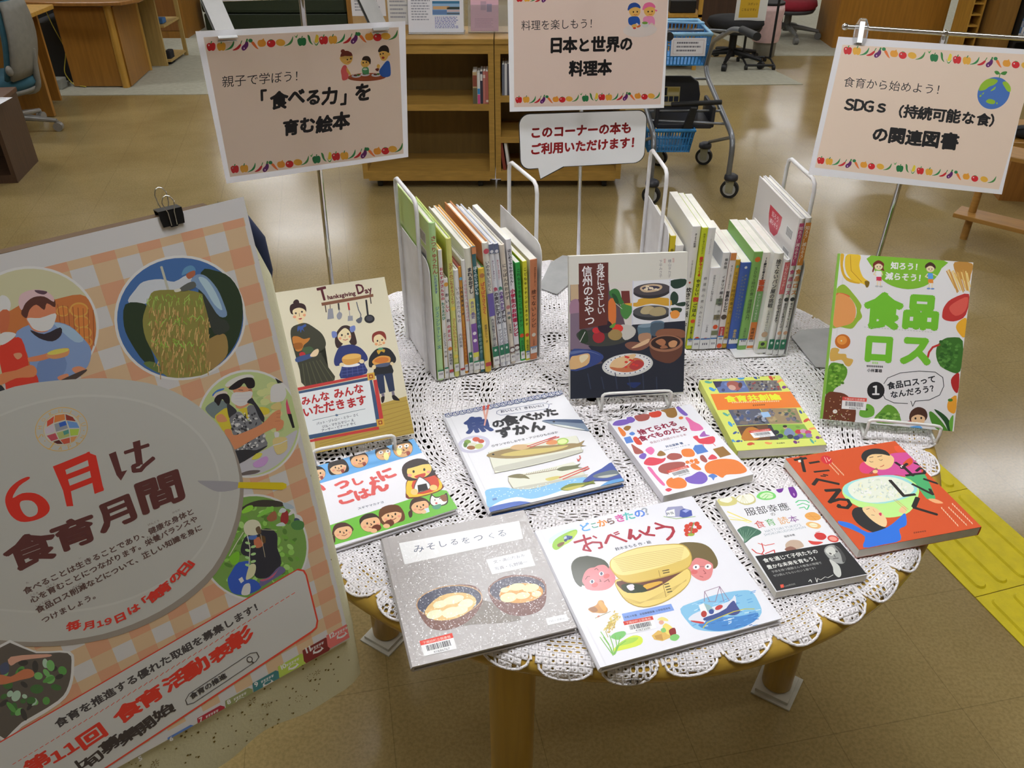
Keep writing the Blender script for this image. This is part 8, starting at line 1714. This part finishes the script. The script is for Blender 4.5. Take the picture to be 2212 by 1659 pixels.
mb = MB(); mb.box(1.18, 8.6, 0, 2.6, 8.63, .9); o = thing('rear_counter', 'dark brown counter front in shade behind the office chairs', 'counter'); mb.build('front_panel', dark_w, o); mb = MB(); mb.box(1.15, 8.55, .9, 2.65, 9.1, .93); mb.build('counter_top', desk_l, o)
ladder = thing('slot_rack', 'narrow wooden rack with dark slots between the two counters', 'rack', (3.72, 7.30, .0))
for x in (0, .09): mb = MB(); mb.box(x, 0, 0, x + .014, .25, .8); mb.build('side_panel', desk_l, ladder)
for i in range(9): mb = MB(); mb.box(.014, 0, .08 + i * .085, .09, .25, .092 + i * .085); mb.build('shelf', desk_l, ladder)
mb = MB(); mb.box(.014, .24, 0, .09, .25, .8); mb.build('back_panel', black_pl, ladder)
c2 = thing('end_cabinet', 'brown wooden cabinet end next to the dark disc shelf', 'cabinet', (3.86, 7.15, .0)); mb = MB(); mb.box(0, 0, 0, .16, .4, .95); mb.build('body', wood('end_veneer', '8f6830', .45, (16, 16, 1.2)), c2); mb = MB(); mb.box(-.01, -.01, .95, .17, .41, .97); mb.build('top_panel', desk_l, c2)
sh = thing('disc_shelf', 'black shelf filled with disc cases at the frame edge', 'shelf unit', (4.03, 7.10, 0))
mb = MB(); mb.box(0, 0, 0, .02, .3, .9); mb.build('side_panel', black_pl, sh)
mb = MB(); mb.box(.02, .28, 0, .8, .3, .9); mb.build('back_panel', black_pl, sh)
for z in (.02, .19, .40, .62): mb = MB(); mb.box(.02, 0, z - .02, .8, .28, z); mb.build('shelf', black_pl, sh)
rd = random.Random(9)
cols_ = ['c8ccd4', '9aa4b4', '5c80b0', 'd4d4d8', 'b0a4a0', 'e0e0e4', '8c5c5c', 'a8b0c4']; cn_ = ['white', 'grey', 'blue', 'pale grey', 'beige', 'bright white', 'dull red', 'pale blue']
for z, n_, nm in ((.191, 9, 'lower'), (.401, 9, 'upper')):
    x = 4.055
    for i in range(n_):
        k = rd.randrange(8) if i else (2 if nm == 'lower' else 0); t = rd.uniform(.016, .024)
        shelf_book(x, z, t, .155, .14, cols_[k], '%s disc case number-%d along the %s row of the black disc shelf' % (cn_[k], i + 1, nm) if False else 'disc case standing in the %s row of the black disc shelf' % nm, y=7.115, grp='disc cases in the %s row' % nm, name='disc_case', stripe=[(.1, .3, cols_[(k + 3) % 8]), (.6, .9, cols_[(k + 5) % 8])]); x += t + .002
# low display rack with round legs
rkx = thing('display_rack', 'light wooden low rack with round legs and a plank shelf', 'rack', (2.10, 3.62, 0), math.radians(-41))
lw = wood('beech', 'a97c3c', .35, (3, 24, 24))
pl_ = [(-.02, -.02), (.5, -.02), (.5, .12), (-.02, .12)]
mb = MB(); mb.box(-.06, -.02, .115, .52, .10, .135); mb.build('plank_shelf', lw, rkx, bevel=.002)
for x, y in ((.0, .055), (.30, -.0), (.47, .05)):
    mb = MB(); mb.cyl((x, y, 0), (x, y, .42), .017, n=16); mb.build('leg', lw, rkx)
mb = MB(); mb.box(-.05, -.04, .42, .52, .12, .44); mb.build('top_panel', lw, rkx, bevel=.003)
cbx = thing('display_cabinet', 'orange-brown cabinet with an overhanging top behind the low rack', 'cabinet', (2.50, 4.12, 0), math.radians(-10)); mb = MB(); mb.box(.03, .03, 0, .6, .4, .285); mb.build('body', wood('cabinet_orange', '96642a', .4), cbx); mb = MB(); mb.box(0, 0, .285, .63, .43, .312); mb.build('top_panel', lw, cbx, bevel=.003)
mb = MB(); mb.ball((.0, 0, .03), .07, .05, .03); mb.tube([(-.06, -.03, .05), (0, -.045, .062), (.05, -.02, .055)], .005, 6); o = tag(mb.build('black_bag', plain('black_fabric', '18181c', .8)), 'crumpled black bag on the orange-brown cabinet top', 'bag'); o.location = (2.58, 4.20, .312)
rt = thing('round_side_table', 'pale round side table half hidden behind the sprouting globe sign', 'table', (2.42, 4.95, 0)); mb = MB(); mb.lathe([(.001, .50), (.33, .50), (.345, .51), (.345, .525), (.33, .535), (.001, .535)], 48); mb.build('table_top', wood('pale_beech', 'c8a468', .35), rt); mb = MB(); mb.cyl((0, 0, .02), (0, 0, .50), .03); mb.build('column', lw, rt); mb = MB(); mb.lathe([(.001, 0), (.18, 0), (.18, .012), (.03, .03), (.001, .03)], 32); mb.build('foot', lw, rt)

bpy.data.objects.remove(_fo)
